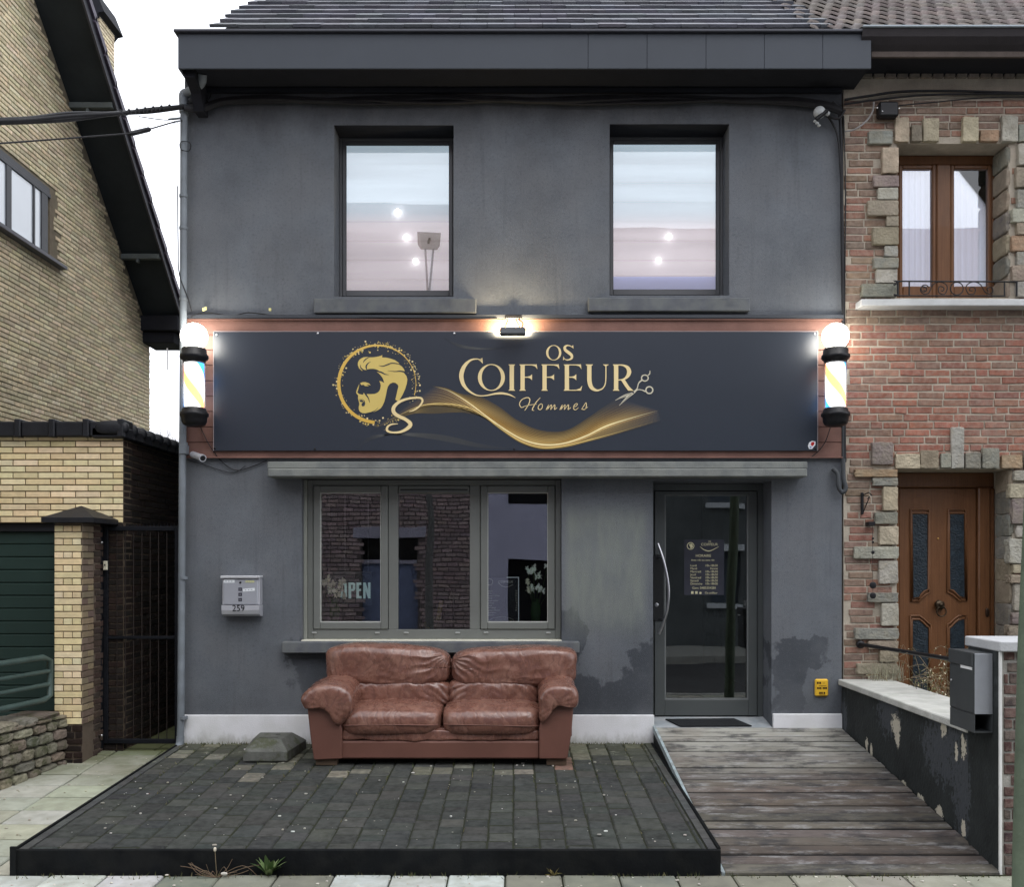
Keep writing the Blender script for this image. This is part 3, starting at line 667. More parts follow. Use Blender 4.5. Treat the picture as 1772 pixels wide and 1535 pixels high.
class Art:
    def __init__(s, ox, oy, k): s.mb = MB(); s.ox, s.oy, s.k = ox, oy, k
    def P(s, p, l): return (sx_(s.ox + p[0] / s.k), SY - .0012 * l, sz_(s.oy + p[1] / s.k))
    def poly(s, pts, l=1, col=GOLD, sm=0):
        if sm: pts = [q[:2] for q in crom(pts, sm, True)]
        tri = geometry.tessellate_polygon([[Vector((a, b, 0)) for a, b in pts]])
        s.mb.mesh([s.P(p, l) for p in pts], [tuple(t) for t in tri], 0, col)
    def rib(s, pts, l=1, col=GOLD, n=8, col2=None, taper=False):
        """stroke; points are (x, y, width)"""
        q = crom(pts, n) if n > 1 else pts; L_ = []; R_ = []
        for i, p in enumerate(q):
            a, b = q[max(0, i - 1)], q[min(len(q) - 1, i + 1)]
            dx, dy = b[0] - a[0], b[1] - a[1]; m = math.hypot(dx, dy) or 1
            w_ = p[2] / 2; L_.append((p[0] - dy / m * w_, p[1] + dx / m * w_)); R_.append((p[0] + dy / m * w_, p[1] - dx / m * w_))
        vs = [s.P(p, l) for p in L_] + [s.P(p, l) for p in R_]; k = len(q)
        if col2:
            cols = [tuple(c1 + (c2 - c1) * i / (k - 1) for c1, c2 in zip(col, col2)) for i in range(k - 1)]
        else: cols = None
        s.mb.mesh(vs, [(i, i + 1, k + i + 1, k + i) for i in range(k - 1)], 0, col, cols=cols)
    def dot(s, x, y, r, l=1, col=GOLD, seg=10): s.mb.face([s.P((x + r * math.cos(2 * PI * k / seg), y + r * math.sin(2 * PI * k / seg)), l) for k in range(seg)], 0, col)
    def ring(s, cx, cy, ro, ri, l=1, col=GOLD, seg=48, off=0):
        vs = []
        for k in range(seg):
            t = 2 * PI * k / seg; vs.append(s.P((cx + ro[0] * math.cos(t), cy + ro[1] * math.sin(t)), l))
        for k in range(seg):
            t = 2 * PI * k / seg; vs.append(s.P((cx + off + ri[0] * math.cos(t), cy + ri[1] * math.sin(t)), l))
        s.mb.mesh(vs, [(k, (k + 1) % seg, seg + (k + 1) % seg, seg + k) for k in range(seg)], 0, col)
# --- bearded head
A = Art(575, 580, 9.03)
head = [(465,558),(420,520),(400,470),(400,430),(420,390),(450,365),(490,345),(540,340),(590,347),(640,346),(700,337),(745,327),(783,310),(778,347),(840,350),(910,365),(980,390),(1030,425),(1052,448),
 (1020,445),(1090,490),(1120,530),(1137,570),(1105,572),(1130,600),(1160,640),(1174,690),(1165,760),(1140,840),(1100,930),(1060,1000),(1035,1044),(985,1005),(1000,950),(1015,880),(1035,800),(1020,770),(985,745),(940,742),(900,762),(872,800),(856,850),(845,910),(830,980),(815,1040),(790,1095),(760,1140),(710,1175),(650,1200),(600,1212),(530,1222),(470,1218),(430,1195),(415,1160),(415,1120),(425,1075),(415,1035),(402,985),(405,940),(380,915),(372,890),(392,895),(420,920),(480,932),(490,900),(520,930),(550,920),(600,922),(660,918),(700,903),(730,880),(750,840),(758,790),(750,750),(735,715),(770,722),(812,748),(800,700),(780,660),(750,620),(720,592),(690,568),(745,580),(720,550),(680,532),(640,525),(590,526),(555,532),(525,545),(490,540)]
A.poly(head, 2)
A.poly([(435,752),(470,735),(520,734),(570,752),(606,785),(560,772),(530,770),(575,795),(512,796),(490,775),(455,780)], 2)
A.poly([(425,765),(412,830),(392,893),(372,893),(385,850),(405,800)], 2)
A.poly([(425,1000),(468,998),(505,1025),(517,1070),(503,1108),(468,1112),(455,1085),(475,1050),(432,1040)], 3, BOARD)
A.rib([(495,890,4),(530,935,22),(565,985,16),(586,1058,3)], 3, BOARD)
A.rib([(585,343,3),(540,365,14),(505,395,16),(482,432,4)], 3, BOARD); A.rib([(442,462,4),(448,510,16),(490,548,20)], 3, BOARD)
A.rib([(602,414,3),(555,445,16),(530,490,22),(537,535,14)], 3, BOARD); A.rib([(725,472,3),(790,485,14),(860,462,18),(940,437,14),(1060,455,12)], 3, BOARD)
A.rib([(865,555,3),(980,568,10),(1060,562,18),(1142,578,24)], 3, BOARD); A.rib([(690,560,14),(770,582,22),(820,608,14),(885,620,3)], 3, BOARD)
A.rib([(520,1224,8),(620,1202,12),(680,1170,8),(715,1135,3)], 3, BOARD); A.rib([(432,1012,8),(462,1008,8),(490,1032,7),(475,1050,6)], 4, GOLD)
arc = []
for k in range(61):
    t = math.radians(17 - 283 * k / 60) ; s_ = k / 60
    arc.append((705 + 603 * math.cos(t), 762 + 603 * math.sin(t), 9 + 42 * min(1, max(0, (s_ - .16) / .45))))
A.rib(arc, 2, srgb(226, 190, 104), 1, srgb(214, 174, 80)); 
for k in range(330):
    t = R.uniform(0, 2 * PI); r_ = 603 + R.choice((-1, 1, 1)) * abs(R.gauss(34, 24))
    if .55 < t < .9 : continue
    A.dot(705 + r_ * math.cos(t), 762 + r_ * math.sin(t), R.choice((4, 5, 6, 6, 8, 10, 15)), 1.5, R.choice((GOLD, CREAM, srgb(220, 205, 150))), 7)
A.rib([(1025,1388,10),(930,1395,24),(870,1430,32),(858,1490,38),(930,1520,28),(1060,1515,36),(1180,1455,54),(1222,1390,62),(1150,1320,52),(1040,1268,54),(965,1210,58),(962,1130,56),(1040,1050,44),(1160,1000,36),(1300,980,30),(1385,985,32),(1410,1035,30),(1355,1120,26),(1270,1175,22),(1200,1197,8)], 5, CREAM)
A.mb.build('head_logo', gold, sign)
# --- gold wave
A = Art(560, 570, 2.953)
cA = [(540,290),(620,298),(700,330),(800,348),(900,400),(980,460),(1080,510),(1180,526),(1260,510),(1350,455),(1430,400),(1500,352)]
cB = [(560,292),(640,315),(740,375),(840,450),(940,520),(1030,568),(1130,590),(1230,582),(1340,545),(1450,492),(1600,445),(1710,415)]
cC = [(240,524),(380,450),(500,398),(620,388),(740,408),(830,458),(920,525),(1010,582),(1110,612),(1220,606),(1350,575),(1500,535),(1720,470)]
def samp(c, n=96):
    q = crom([(a, b) for a, b in c], 12); m = len(q) - 1
    return [tuple(q[int(i * m / n)][k] + (q[min(m, int(i * m / n) + 1)][k] - q[int(i * m / n)][k]) * ((i * m / n) % 1) for k in (0, 1)) for i in range(n + 1)]
sA, sB, sC = samp(cA), samp(cB), samp(cC)
def lerp(a, b, t): return tuple(x + (y - x) * t for x, y in zip(a, b))
def band(s0, s1, c0, c1, l, steps=14, fade=.22, gl=0):
    n = len(s0) - 1
    for i in range(n):
        e = min(1, i / n / fade, (n - i) / n / fade)
        for j in range(steps):
            t = (j + .5) / steps; c = lerp(c0, c1, t); c = lerp(c, srgb(250, 225, 150), gl * (.5 + .5 * math.sin(i / n * 17 + j * .5)) * t)
            c = lerp(BOARD, c, e * (0.55 + .45 * t))
            p = [lerp(s0[i], s1[i], j / steps), lerp(s0[i + 1], s1[i + 1], j / steps), lerp(s0[i + 1], s1[i + 1], (j + 1) / steps), lerp(s0[i], s1[i], (j + 1) / steps)]
            A.mb.face([A.P(q, l) for q in p], 0, c)
band(sA, sB, srgb(96, 82, 52), srgb(160, 118, 52), 2, gl=.3)
band(sB, sC, srgb(172, 128, 58), srgb(120, 96, 52), 2.2, gl=.25)
def fline(s_, w_, col, l, a=.18):
    n = len(s_) - 1; vs = []
    for i in range(n):
        e = min(1, i / n / a, (n - i) / n / a); d0 = w_ / 2
        A.mb.face([A.P((s_[i][0], s_[i][1] - d0 * e), l), A.P((s_[i + 1][0], s_[i + 1][1] - d0 * e), l), A.P((s_[i + 1][0], s_[i + 1][1] + d0 * e), l), A.P((s_[i][0], s_[i][1] + d0 * e), l)], 0, lerp(BOARD, col, .25 + .75 * e))
for k in range(9): fline([lerp(a, b, k / 9) for a, b in zip(sA, sB)], 1.6, lerp(srgb(120, 100, 58), srgb(226, 190, 110), k / 9), 3)
for k in range(12): fline([lerp(a, b, k / 12) for a, b in zip(sB, sC)], 1.8, lerp(srgb(246, 226, 160), srgb(150, 120, 66), (k / 12) ** .6), 3)
fline(sB, 7, srgb(255, 238, 180), 3.4); fline([(a, b + 9) for a, b in sB], 3, srgb(236, 190, 120), 3.3); fline([(a, b - 8) for a, b in sC], 4, srgb(240, 210, 130), 3.4)
fade1 = srgb(84, 86, 86)
for k in range(10): fline(samp([(160, 620 - k), (250, 562 - 2 * k), (400, 532 + k), (600, 540 + 3 * k), (800, 585 + 2 * k), (960, 610)]), 1.5, fade1, 1, .3)
for k in range(14): fline(samp([(330 - 4 * k, 470 + 2 * k), (450, 420 + k), (560, 385 + 3.4 * k), (700, 395 + 2.2 * k), (790, 430 + k)]), 1.5, srgb(120, 104, 70), 1.2, .3)
for k in range(8): fline(samp([(590 + 4 * k, 34 + k), (700, 78 + 2 * k), (820, 96 + k), (930, 94)]), 1.4, fade1, 1, .4)
for k in range(10): fline(samp([(1230, 530 + 2 * k), (1380, 500 + 3 * k), (1540, 450 + 5 * k), (1730, 408 + 7 * k)]), 1.5, srgb(130, 110, 68), 1.2, .35)
A.mb.build('gold_wave', gold, sign)
# --- lettering
A = Art(780, 590, 4.789)
def tri(*p): A.poly(list(p), 4, CREAM)
def stem(x0, x1, y0=195, y1=413, s=9, e=8):
    A.poly([(x0 - s, y0), (x1 + s, y0), (x1 + s, y0 + 3), (x1, y0 + e + 4), (x1, y1 - e - 4), (x1 + s, y1 - 3), (x1 + s, y1), (x0 - s, y1), (x0 - s, y1 - 3), (x0, y1 - e - 4), (x0, y0 + e + 4), (x0 - s, y0 + 3)], 4, CREAM)
A.rib([(258,158,5),(215,150,9),(165,160,16),(120,200,28),(95,250,36),(88,300,36),(105,360,30),(140,405,20),(190,440,13),(240,455,9),(300,452,10),(370,438,15),(430,435,18),(490,448,12),(537,472,3)], 4, CREAM)
tri((262,140), (266,190), (248,170), (228,155), (240,152))
A.ring(337, 303, (112, 111), (80, 104), 4, CREAM)
stem(488, 524)
for dx in (0, 182):
    stem(578 + dx, 613 + dx); A.poly([(606 + dx, 195), (704 + dx, 195), (712 + dx, 192), (718 + dx, 236), (700 + dx, 212), (672 + dx, 203), (606 + dx, 202)], 4.3, CREAM)
    A.poly([(606 + dx, 298), (640 + dx, 296), (658 + dx, 290), (674 + dx, 276), (674 + dx, 326), (658 + dx, 312), (640 + dx, 305), (606 + dx, 305)], 4.3, CREAM)
stem(945, 980); A.poly([(972, 195), (1070, 195), (1078, 192), (1083, 236), (1066, 212), (1040, 203), (972, 202)], 4.3, CREAM)
A.poly([(972, 298), (1006, 296), (1024, 290), (1040, 276), (1040, 326), (1024, 312), (1006, 305), (972, 305)], 4.3, CREAM)
A.poly([(972, 413), (1080, 413), (1090, 370), (1070, 394), (1040, 405), (972, 406)], 4.3, CREAM)
A.rib([(1148,206,36),(1148,280,36),(1150,340,36),(1166,385,32),(1200,408,20),(1232,407,12),(1262,390,10),(1280,355,9),(1285,300,9),(1285,206,9)], 4, CREAM)
A.poly([(1118,195),(1178,195),(1178,198),(1166,208),(1130,208),(1118,198)], 4.2, CREAM); A.poly([(1262,195),(1308,195),(1308,198),(1290,210),(1280,210),(1262,198)], 4.2, CREAM)
stem(1352, 1388); A.rib([(1385,199,8),(1430,203,14),(1465,222,28),(1478,258,36),(1462,296,26),(1430,318,12),(1385,324,8)], 4.3, CREAM)
A.poly([(1408,322),(1440,318),(1476,375),(1500,400),(1515,413),(1470,413),(1440,372)], 4.4, CREAM)
A.ring(853, 98, (63, 63), (44, 58), 4, CREAM)
A.rib([(1012,58,3),(990,42,8),(965,38,12),(945,52,20),(950,76,24),(975,96,26),(1000,118,24),(1002,142,18),(980,156,12),(955,156,8),(936,138,3)], 4, CREAM, 6)
tri((1014,34), (1018,66), (1000,46)); tri((932,128), (930,160), (950,150))
sc = lambda pts: A.rib([(a, b, w_) for a, b, w_ in pts], 4, CREAM, 6)
sc([(606,548,5),(582,550,6),(570,520,6),(590,487,6),(630,470,7),(654,480,8),(650,515,8),(628,555,7),(612,578,4)]); sc([(742,470,4),(708,508,7),(686,545,8),(676,572,7),(692,578,4)]); sc([(600,546,4),(650,532,5),(712,524,4)])
sc([(748,520,5),(728,538,6),(726,562,7),(742,570,6),(758,552,6),(758,528,5),(748,520,5)])
for dx in (0, 113): sc([(790+dx,572,6),(803+dx,545,6),(812+dx,530,6),(806+dx,552,5),(800+dx,570,5),(818+dx,545,5),(834+dx,530,6),(832+dx,550,6),(828+dx,570,5),(846+dx,545,5),(862+dx,530,6),(862+dx,552,7),(860+dx,570,6),(882+dx,552,4)])
sc([(1014,552,5),(1040,540,5),(1050,524,6),(1038,520,5),(1020,540,7),(1020,566,7),(1038,570,5),(1058,552,4)]); sc([(1082,568,5),(1105,535,5),(1120,512,5),(1124,540,7),(1114,566,6),(1096,570,5),(1084,564,4),(1110,566,4),(1136,548,4)])
SIL = srgb(206, 200, 178)
A.ring(1608, 308, (33, 30), (23, 20), 4, SIL, 28); A.ring(1645, 408, (34, 34), (23, 23), 4, SIL, 28)
A.rib([(1628,290,6),(1648,272,9),(1650,246,5)], 4, SIL); A.rib([(1582,326,14),(1556,352,9),(1545,392,9),(1520,424,18),(1470,462,20),(1396,536,3)], 4, SIL); A.rib([(1614,420,12),(1580,406,7),(1545,406,9),(1508,432,16),(1440,456,18),(1364,492,3)], 4.3, SIL)
A.rib([(1500,436,4),(1455,480,3),(1405,528,1)], 4.6, BOARD); A.rib([(1490,434,4),(1430,462,3),(1375,488,1)], 4.6, BOARD); A.dot(1512, 428, 8, 4.8, BOARD)
A.mb.build('lettering', gold, sign)
# sticker in the corner
st_ = MB(); st_.extrude([(sx_(1398), sz_(772)), (sx_(1400), sz_(766)), (sx_(1405), sz_(763)), (sx_(1411), sz_(764)), (sx_(1411), sz_(770)), (sx_(1405), sz_(777)), (sx_(1400), sz_(777))], SY - .002, SY - .0005)
st_.extrude([(sx_(1403), sz_(770)), (sx_(1404), sz_(765)), (sx_(1409), sz_(765)), (sx_(1409), sz_(769)), (sx_(1406), sz_(772))], SY - .003, SY - .0021, 1); st_.box(sx_(1401), sx_(1404), SY - .003, SY - .0021, sz_(775), sz_(773), 0, 2)
tag(st_.build('sticker', [M('sticker_white', (.8, .82, .85), .4, .02), M('sticker_red', (.5, .02, .02), .4, .02), M('sticker_blue', (.1, .2, .5), .4, .02)]), 'small white and red sticker at the lower right corner of the shop sign', 'sticker')
# ================================================================== ground and paving
U = Vector((1, 0, 0)); V = Vector((0, 0, 1)); NF = Vector((0, -1, 0))
gm = M('ground_earth', (.040, .045, .026), .95, .25, 3, .5, 40)
mb = MB()
ys = [-9.2 - .0, -60]
mb.face([(-60, -60, -.32), (60, -60, -.32), (60, -4.6, -.32), (-60, -4.6, -.32)])
tag(mb.build('road', M('asphalt', (.055, .055, .058), .9, .2, 1.2, .6, 220, dist=.006)), kind='structure')
mb = MB(); mb.face([(-60, -4.45, -.215), (60, -4.45, -.215), (60, -2.9, -.200), (-60, -2.9, -.200)]); mb.face([(-60, -2.9, -.2), (60, -2.9, -.2), (60, 0, -.022), (-60, 0, -.022)]); mb.face([(-60, 0, -.022), (60, 0, -.022), (60, 90, -.022), (-60, 90, -.022)])
tag(mb.build('ground', gm), kind='structure')
slab_m = M('paving_slab', (1, 1, 1), .85, .16, 6, .5, 120, attr=True, tint=(.25, .25, .19), tintamt=.35, dist=.004, extra=algae_extra(.80, -1.3, .2))
mb = MB(); SP = [(.40, .41, .33), (.44, .45, .38), (.36, .37, .30), (.41, .42, .32)]; SPD = [(.17, .17, .14), (.15, .155, .13), (.2, .2, .16)]; SPW = [(.47, .49, .47), (.44, .46, .45), (.50, .51, .49)]
def slab(xa, xb, ya, yb, c):
    z = lambda q: gz(q) - (.0 if q > -2.9 else (.012 * (-2.9 - q)))
    dz = R.uniform(-.004, .002); b = .008; tl = R.uniform(-.004, .004)
    vs = [(xa, ya, z(ya) - .05), (xb, ya, z(ya) - .05), (xb, yb, z(yb) - .05), (xa, yb, z(yb) - .05), (xa, ya, z(ya) - b + dz), (xb, ya, z(ya) - b + dz), (xb, yb, z(yb) - b + dz), (xa, yb, z(yb) - b + dz),
          (xa + b, ya + b, z(ya) + dz + tl), (xb - b, ya + b, z(ya) + dz), (xb - b, yb - b, z(yb) + dz), (xa + b, yb - b, z(yb) + dz + tl)]
    mb.mesh(vs, [(0, 1, 5, 4), (1, 2, 6, 5), (2, 3, 7, 6), (3, 0, 4, 7), (4, 5, 9, 8), (5, 6, 10, 9), (6, 7, 11, 10), (7, 4, 8, 11), (8, 9, 10, 11)], 0, c)
row = 0; y = -2.86 - .30
while y > -4.5:
    x = -6.4 + (.17 if row % 2 else 0)
    while x < 5.2:
        xa = x + .005; c = vary(R.choice(SPD), .15) if row == 0 else vary(R.choice(SP + SPD), .12)
        if (xa < -2.25 or -1.15 < xa < -.25) and row < 2: c = vary(R.choice(SPW), .06)
        elif xa > 1.3: c = vary((.34, .34, .29), .15)
        slab(xa, x + .329, y + .006, y + .294, c); x += .334
    y -= .30; row += 1
y = -2.855
while y < -.05:
    x = -3.11
    for k in range(9):
        xb_ = x + (.41 if k else .16); ja = R.uniform(-.003, .003)
        if k == 0: slab(-3.103, -2.958, y + .014, min(y + .286, -.02), vary(R.choice(SP), .10))
        else: slab(-3.11 - k * .41 + .008 + ja, -3.11 - (k - 1) * .41 - .008 + ja, y + .014 + ja, min(y + .286 + ja, -.02), vary(R.choice(SP), .12))
    y += .30
# alley floor behind the gate
for k in range(10):
    for j in range(2): mb.box(-3.47 + j * .28, -3.20 + j * .28, .0 + k * .3, .295 + k * .3, -.05, .0, .006, 0, vary((.14, .15, .09), .2))
tag(mb.build('pavement', slab_m, fixn=True), kind='structure')
mb = MB()
for k in range(60): mb.box(-30 + k * 1.0, -29.006 + k * 1.0, -4.6, -4.455, -.33, -.195, .015)
tag(mb.build('kerb', M('kerb_stone', (.30, .30, .28), .85, .15, 5, .4)), kind='structure')

# ================================================================== terrace in front of the shop
TX0, TX1, TY = -2.955, 1.215, -2.83
paver_m = M('concrete_paver', (1, 1, 1), .95, .32, 14, .9, 150, attr=True, dist=.006, spec=.12, tint=(.080, .082, .078), tintamt=.4, extra=terrace_extra)
mb = MB(); PP = [(.050, .053, .050), (.058, .061, .057), (.044, .047, .045), (.064, .066, .060)]; PPb = [(.15, .15, .12), (.13, .13, .10), (.2, .19, .15)]
cw = .160; x = TX0 + .07; ci = 0
while x < TX1 - .07:
    xb = min(x + cw, TX1 - .065); y = TY + .012 - R.choice((0, .04, .08, .1)); 
    while y < -.04:
        ln = R.choice((.16, .16, .16, .20, .24, .12)); ya, yb = max(y, TY + .012), min(y + ln, -.037); y += ln
        if yb - ya < .03: continue
        pb = max(0, (ya + 1.5) / 1.5) * .35
        c = vary(R.choice(PPb if R.random() < pb else PP), .13)
        if .2 < x < .45 and -.95 < ya < -.7: c = (.22, .13, .10)
        g = .0020 + R.uniform(0, .0015); b = .009; dz = R.uniform(-.0035, .002); t1 = R.uniform(-.0025, .0025)
        j = [R.uniform(-.0035, .0035) for _ in range(4)]
        A0, A1, B0, B1 = x + g + j[0], xb - g + j[1], ya + .010 + j[2] * 2, yb - .010 + j[3] * 2
        vs = [(A0, B0, tz(B0) - .04), (A1, B0, tz(B0) - .04), (A1, B1, tz(B1) - .04), (A0, B1, tz(B1) - .04), (A0, B0, tz(B0) - b + dz), (A1, B0, tz(B0) - b + dz), (A1, B1, tz(B1) - b + dz), (A0, B1, tz(B1) - b + dz),
              (A0 + b, B0 + b, tz(B0) + dz + t1), (A1 - b, B0 + b, tz(B0) + dz), (A1 - b, B1 - b, tz(B1) + dz), (A0 + b, B1 - b, tz(B1) + dz + t1)]
        mb.mesh(vs, [(0, 1, 5, 4), (1, 2, 6, 5), (2, 3, 7, 6), (3, 0, 4, 7), (4, 5, 9, 8), (5, 6, 10, 9), (6, 7, 11, 10), (7, 4, 8, 11), (8, 9, 10, 11)], 0, c)
    x += cw; ci += 1
for k in range(14):      # narrow edge course both sides
    ya, yb = TY + .012 + k * .2, TY + .006 + (k + 1) * .2
    for (xa, xb) in ((TX0 + .012, TX0 + .066), (TX1 - .062, TX1 - .012)):
        mb.mesh([(xa, ya, tz(ya) + .001), (xb, ya, tz(ya) + .001), (xb, yb, tz(yb) + .001), (xa, yb, tz(yb) + .001), (xa, ya, tz(ya) - .05), (xb, ya, tz(ya) - .05), (xb, yb, tz(yb) - .05), (xa, yb, tz(yb) - .05)],
                [(0, 1, 2, 3), (0, 4, 5, 1), (1, 5, 6, 2), (2, 6, 7, 3), (3, 7, 4, 0)], 0, vary((.075, .077, .075), .15))
mb.mesh([(TX0 + .01, TY + .01, tz(TY) - .009), (TX1 - .01, TY + .01, tz(TY) - .009), (TX1 - .01, -.037, tz(0) - .009), (TX0 + .01, -.037, tz(0) - .009)], [(0, 1, 2, 3)], 1, (1, 1, 1))
ter = thing('terrace', None, None, (0, 0, 0), kind='structure')
mb.build('paving', [paver_m, M('joint_dirt', (.022, .025, .014), .95, .3, 9, .4)], ter)
edge_m = M('edging_board', (.007, .008, .009), .7, .3, 5, .25, 60, tint=(.03, .03, .027), tintamt=.2, spec=.1)
mb = MB(); mb.box(TX0, TX1 + .004, TY - .02, TY + .011, gz(TY) - .03, tz(TY) + .006, .003)
mb.box(TX0 - .015, TX0 + .02, TY - .035, TY - .021, gz(TY) - .03, tz(TY) + .03, .002)
mb.build('front_edging', edge_m, ter)
mb = MB()
for xx in (TX0, TX1):
    s_ = -1 if xx < 0 else 1
    mb.mesh([(xx - .009, TY + .011, tz(TY) + .012), (xx + .009, TY + .011, tz(TY) + .012), (xx + .009, -.04, tz(0) + .004), (xx - .009, -.04, tz(0) + .004), (xx - .009, TY + .011, -.25), (xx + .009, TY + .011, -.25), (xx + .009, -.04, -.1), (xx - .009, -.04, -.1)],
            [(0, 1, 2, 3), (0, 4, 5, 1), (1, 5, 6, 2), (2, 6, 7, 3), (3, 7, 4, 0)])
mb.build('side_edging', edge_m, ter)
# pale grit scattered over terrace, weeds in the joints
mb = MB(); grit = M('grit_white', (1, 1, 1), .8, .1, 9, .2, attr=True)
for k in range(200):
    xx, yy = R.uniform(TX0 + .1, TX1 - .1), R.uniform(TY + .06, -.1); r_ = R.choice((.002, .0025, .003, .003, .004, .006, .009)); mb.sup((xx, yy, tz(yy) + r_ * .5), (r_ * R.uniform(.8, 1.7), r_, r_ * .6), 3, 2, None, 0, vary(R.choice(((.42, .41, .36), (.30, .29, .25), (.36, .34, .28), (.6, .6, .56))), .15))
for k in range(110):
    xx, yy = R.uniform(-2.9, 3), R.uniform(-3.35, -2.87); r_ = R.choice((.004, .005, .007)); zz = -.178 - .012 * (-2.9 - yy)
    mb.sup((xx, yy, zz + r_ * .6), (r_ * R.uniform(1, 1.7), r_, r_ * .6), 3, 2, None, 0, vary((.55, .52, .45), .25))
for k in range(60):
    xx, yy = R.uniform(-4, -2.98), R.uniform(-2.8, -.2); r_ = R.choice((.004, .005, .007)); mb.sup((xx, yy, gz(yy) + r_ * .6), (r_ * R.uniform(1, 1.7), r_, r_ * .6), 3, 2, None, 0, vary((.4, .38, .3), .3))
tag(mb.build('grit', grit), kind='stuff')
moss_m = M('moss', (1, 1, 1), .95, .3, 12, .5, 80, attr=True)
mb = MB()
for k in range(2600):
    e = R.random()
    if e < .30: xx, yy, zz = R.uniform(-2.9, 1.15), -.045 - abs(R.gauss(0, .03)), None
    elif e < .55: xx, yy, zz = TX0 + .07 + cw * R.randrange(26) + R.gauss(0, .004), -.05 - abs(R.gauss(0, .9)) % 2.6, None
    elif e < .75: xx, yy, zz = R.uniform(-2.9, 3.0), TY - .03 - abs(R.gauss(0, .03)), -.18
    else: xx, yy, zz = -2.97 - abs(R.gauss(0, .015)), R.uniform(-2.6, -.05), 0
    if zz is None: zz = tz(yy)
    elif zz == 0: zz = gz(yy)
    h_ = R.uniform(.006, .028); a = R.uniform(0, 6.3); w_ = .004; lx, ly = R.gauss(0, .010), R.gauss(0, .010)
    c = vary(R.choice(((.06, .075, .03), (.09, .10, .04), (.13, .12, .06))), .3)
    mb.face([(xx - w_ * math.cos(a), yy - w_ * math.sin(a), zz - .004), (xx + w_ * math.cos(a), yy + w_ * math.sin(a), zz - .004), (xx + lx, yy + ly, zz + h_)], 0, c)
tag(mb.build('moss', moss_m, fixn=False), kind='stuff')
def leaf(mb, base, direc, ln, wd, droop, col, mi=0, seg=6):
    d_ = Vector(direc).normalized(); sd = d_.cross(Vector((0, 0, 1))); sd = sd.normalized() if sd.length > .01 else Vector((1, 0, 0)); p = Vector(base); L_, R_ = [], []
    for i in range(seg + 1):
        t = i / seg; w_ = wd * math.sin(PI * min(1, .12 + t * .88) ** .8) * .5 + .0006
        L_.append(p - sd * w_); R_.append(p + sd * w_); p = p + d_ * (ln / seg); d_ = (d_ + Vector((0, 0, -droop / seg))).normalized()
    mb.mesh(L_ + R_, [(i, i + 1, seg + 2 + i, seg + 1 + i) for i in range(seg)], mi, col, True)
leaf_m = M('leaf_green', (1, 1, 1), .55, .2, 20, .3, 90, attr=True)
def weed(px, py, n, size, label, pal):
    b_ = MB(); yy = TY - .045; o = Vector((X(px, yy), yy, -.182)); 
    for k in range(n):
        a = R.uniform(PI * .95, PI * 2.05) if k % 3 else R.uniform(0, PI); up = R.uniform(.5, 2.4)
        leaf(b_, o, (math.cos(a), math.sin(a) * .5, up), size * R.uniform(.6, 1.1), size * .25, R.uniform(.3, 1.3), vary(R.choice(pal), .25))
    t = thing('weed', label, 'weed', o); b_.build('leaves', leaf_m, t); s_ = MB(); s_.tube([o + Vector((0, 0, -.02)), o + Vector((0, 0, .02))], .006, 6); s_.build('stem', M('stem_brown', (.09, .07, .03)), t)
G1 = [(.10, .15, .055), (.07, .12, .04), (.16, .21, .09)]
weed(465, 1510, 20, .155, 'leafy green weed growing against the black terrace edging', G1)
weed(957, 1512, 8, .06, 'tiny yellowish weed further right at the foot of the black terrace edging', [(.25, .19, .06), (.16, .14, .05)])
b_ = MB(); o = Vector((X(375, -2.9), -2.9, -.18))
for k in range(16):
    a = R.uniform(0, 6.28); e = R.uniform(.05, .17); b_.tube(crom([tuple(o), tuple(o + Vector((math.cos(a) * e, math.sin(a) * .03, R.uniform(.01, .08)))), tuple(o + Vector((math.cos(a) * e * 1.6, math.sin(a) * .04, R.uniform(0, .10))))], 4), .0016, 4, 0, vary((.16, .11, .07), .3))
b_.tube([tuple(o), tuple(o + Vector((-.01, 0, .16)))], .002, 5, 0, (.2, .16, .1)); b_.sup((o.x - .01, o.y, o.z + .165), (.008, .008, .013), 3, 3, None, 0, (.6, .55, .45)); b_.sup((o.x + .05, o.y - .02, o.z + .03), (.02, .01, .008), 3, 3, None, 0, (.65, .62, .55))
tag(b_.build('dry_weed', leaf_m), 'withered brown weed left of the leafy weed below the terrace', 'weed')

# ================================================================== wooden ramp
RX0, RX1, RY = 1.247, 2.900, -2.835
def rz(y): return .206 + (.206 + .172) * (y - .0) / 2.835
plank_m = M('weathered_plank', (1, 1, 1), .8, .2, 3, .8, 8, attr=True, dist=.008, extra=wood_ramp_extra)
ramp = thing('wooden_ramp', 'weathered grey plank ramp rising to the shop door beside the terrace', 'ramp', ((RX0 + RX1) / 2, -1.4, -.2))
mb = MB(); n_ = 22; dy = 2.835 / n_
for k in range(n_):
    ya, yb = RY + k * dy + .012, RY + (k + 1) * dy - .013 - R.uniform(0, .006); j = R.uniform(-.003, .003); c = vary(R.choice(((.118, .102, .088), (.128, .112, .097), (.10, .088, .078), (.115, .096, .080))), .22)
    def tf(v, ya=ya, yb=yb, j=j): return Vector((v.x, v.y, v.z + rz(v.y) + j * 1.3))
    mb.box(RX0 + R.uniform(0, .006), RX1 - R.uniform(0, .006), ya, yb, -.028, 0, .007, 0, c, tf)
mb.mesh([(RX0 + .01, RY + .012, rz(RY) - .010), (RX1 - .01, RY + .012, rz(RY) - .010), (RX1 - .01, -.01, rz(0) - .010), (RX0 + .01, -.01, rz(0) - .010)], [(0, 1, 2, 3)], 1)  # black sheet under the boards stands for shadow in the gaps
mb.build('decking', [plank_m, M('gap_black', (.006, .006, .006), .95)], ramp)
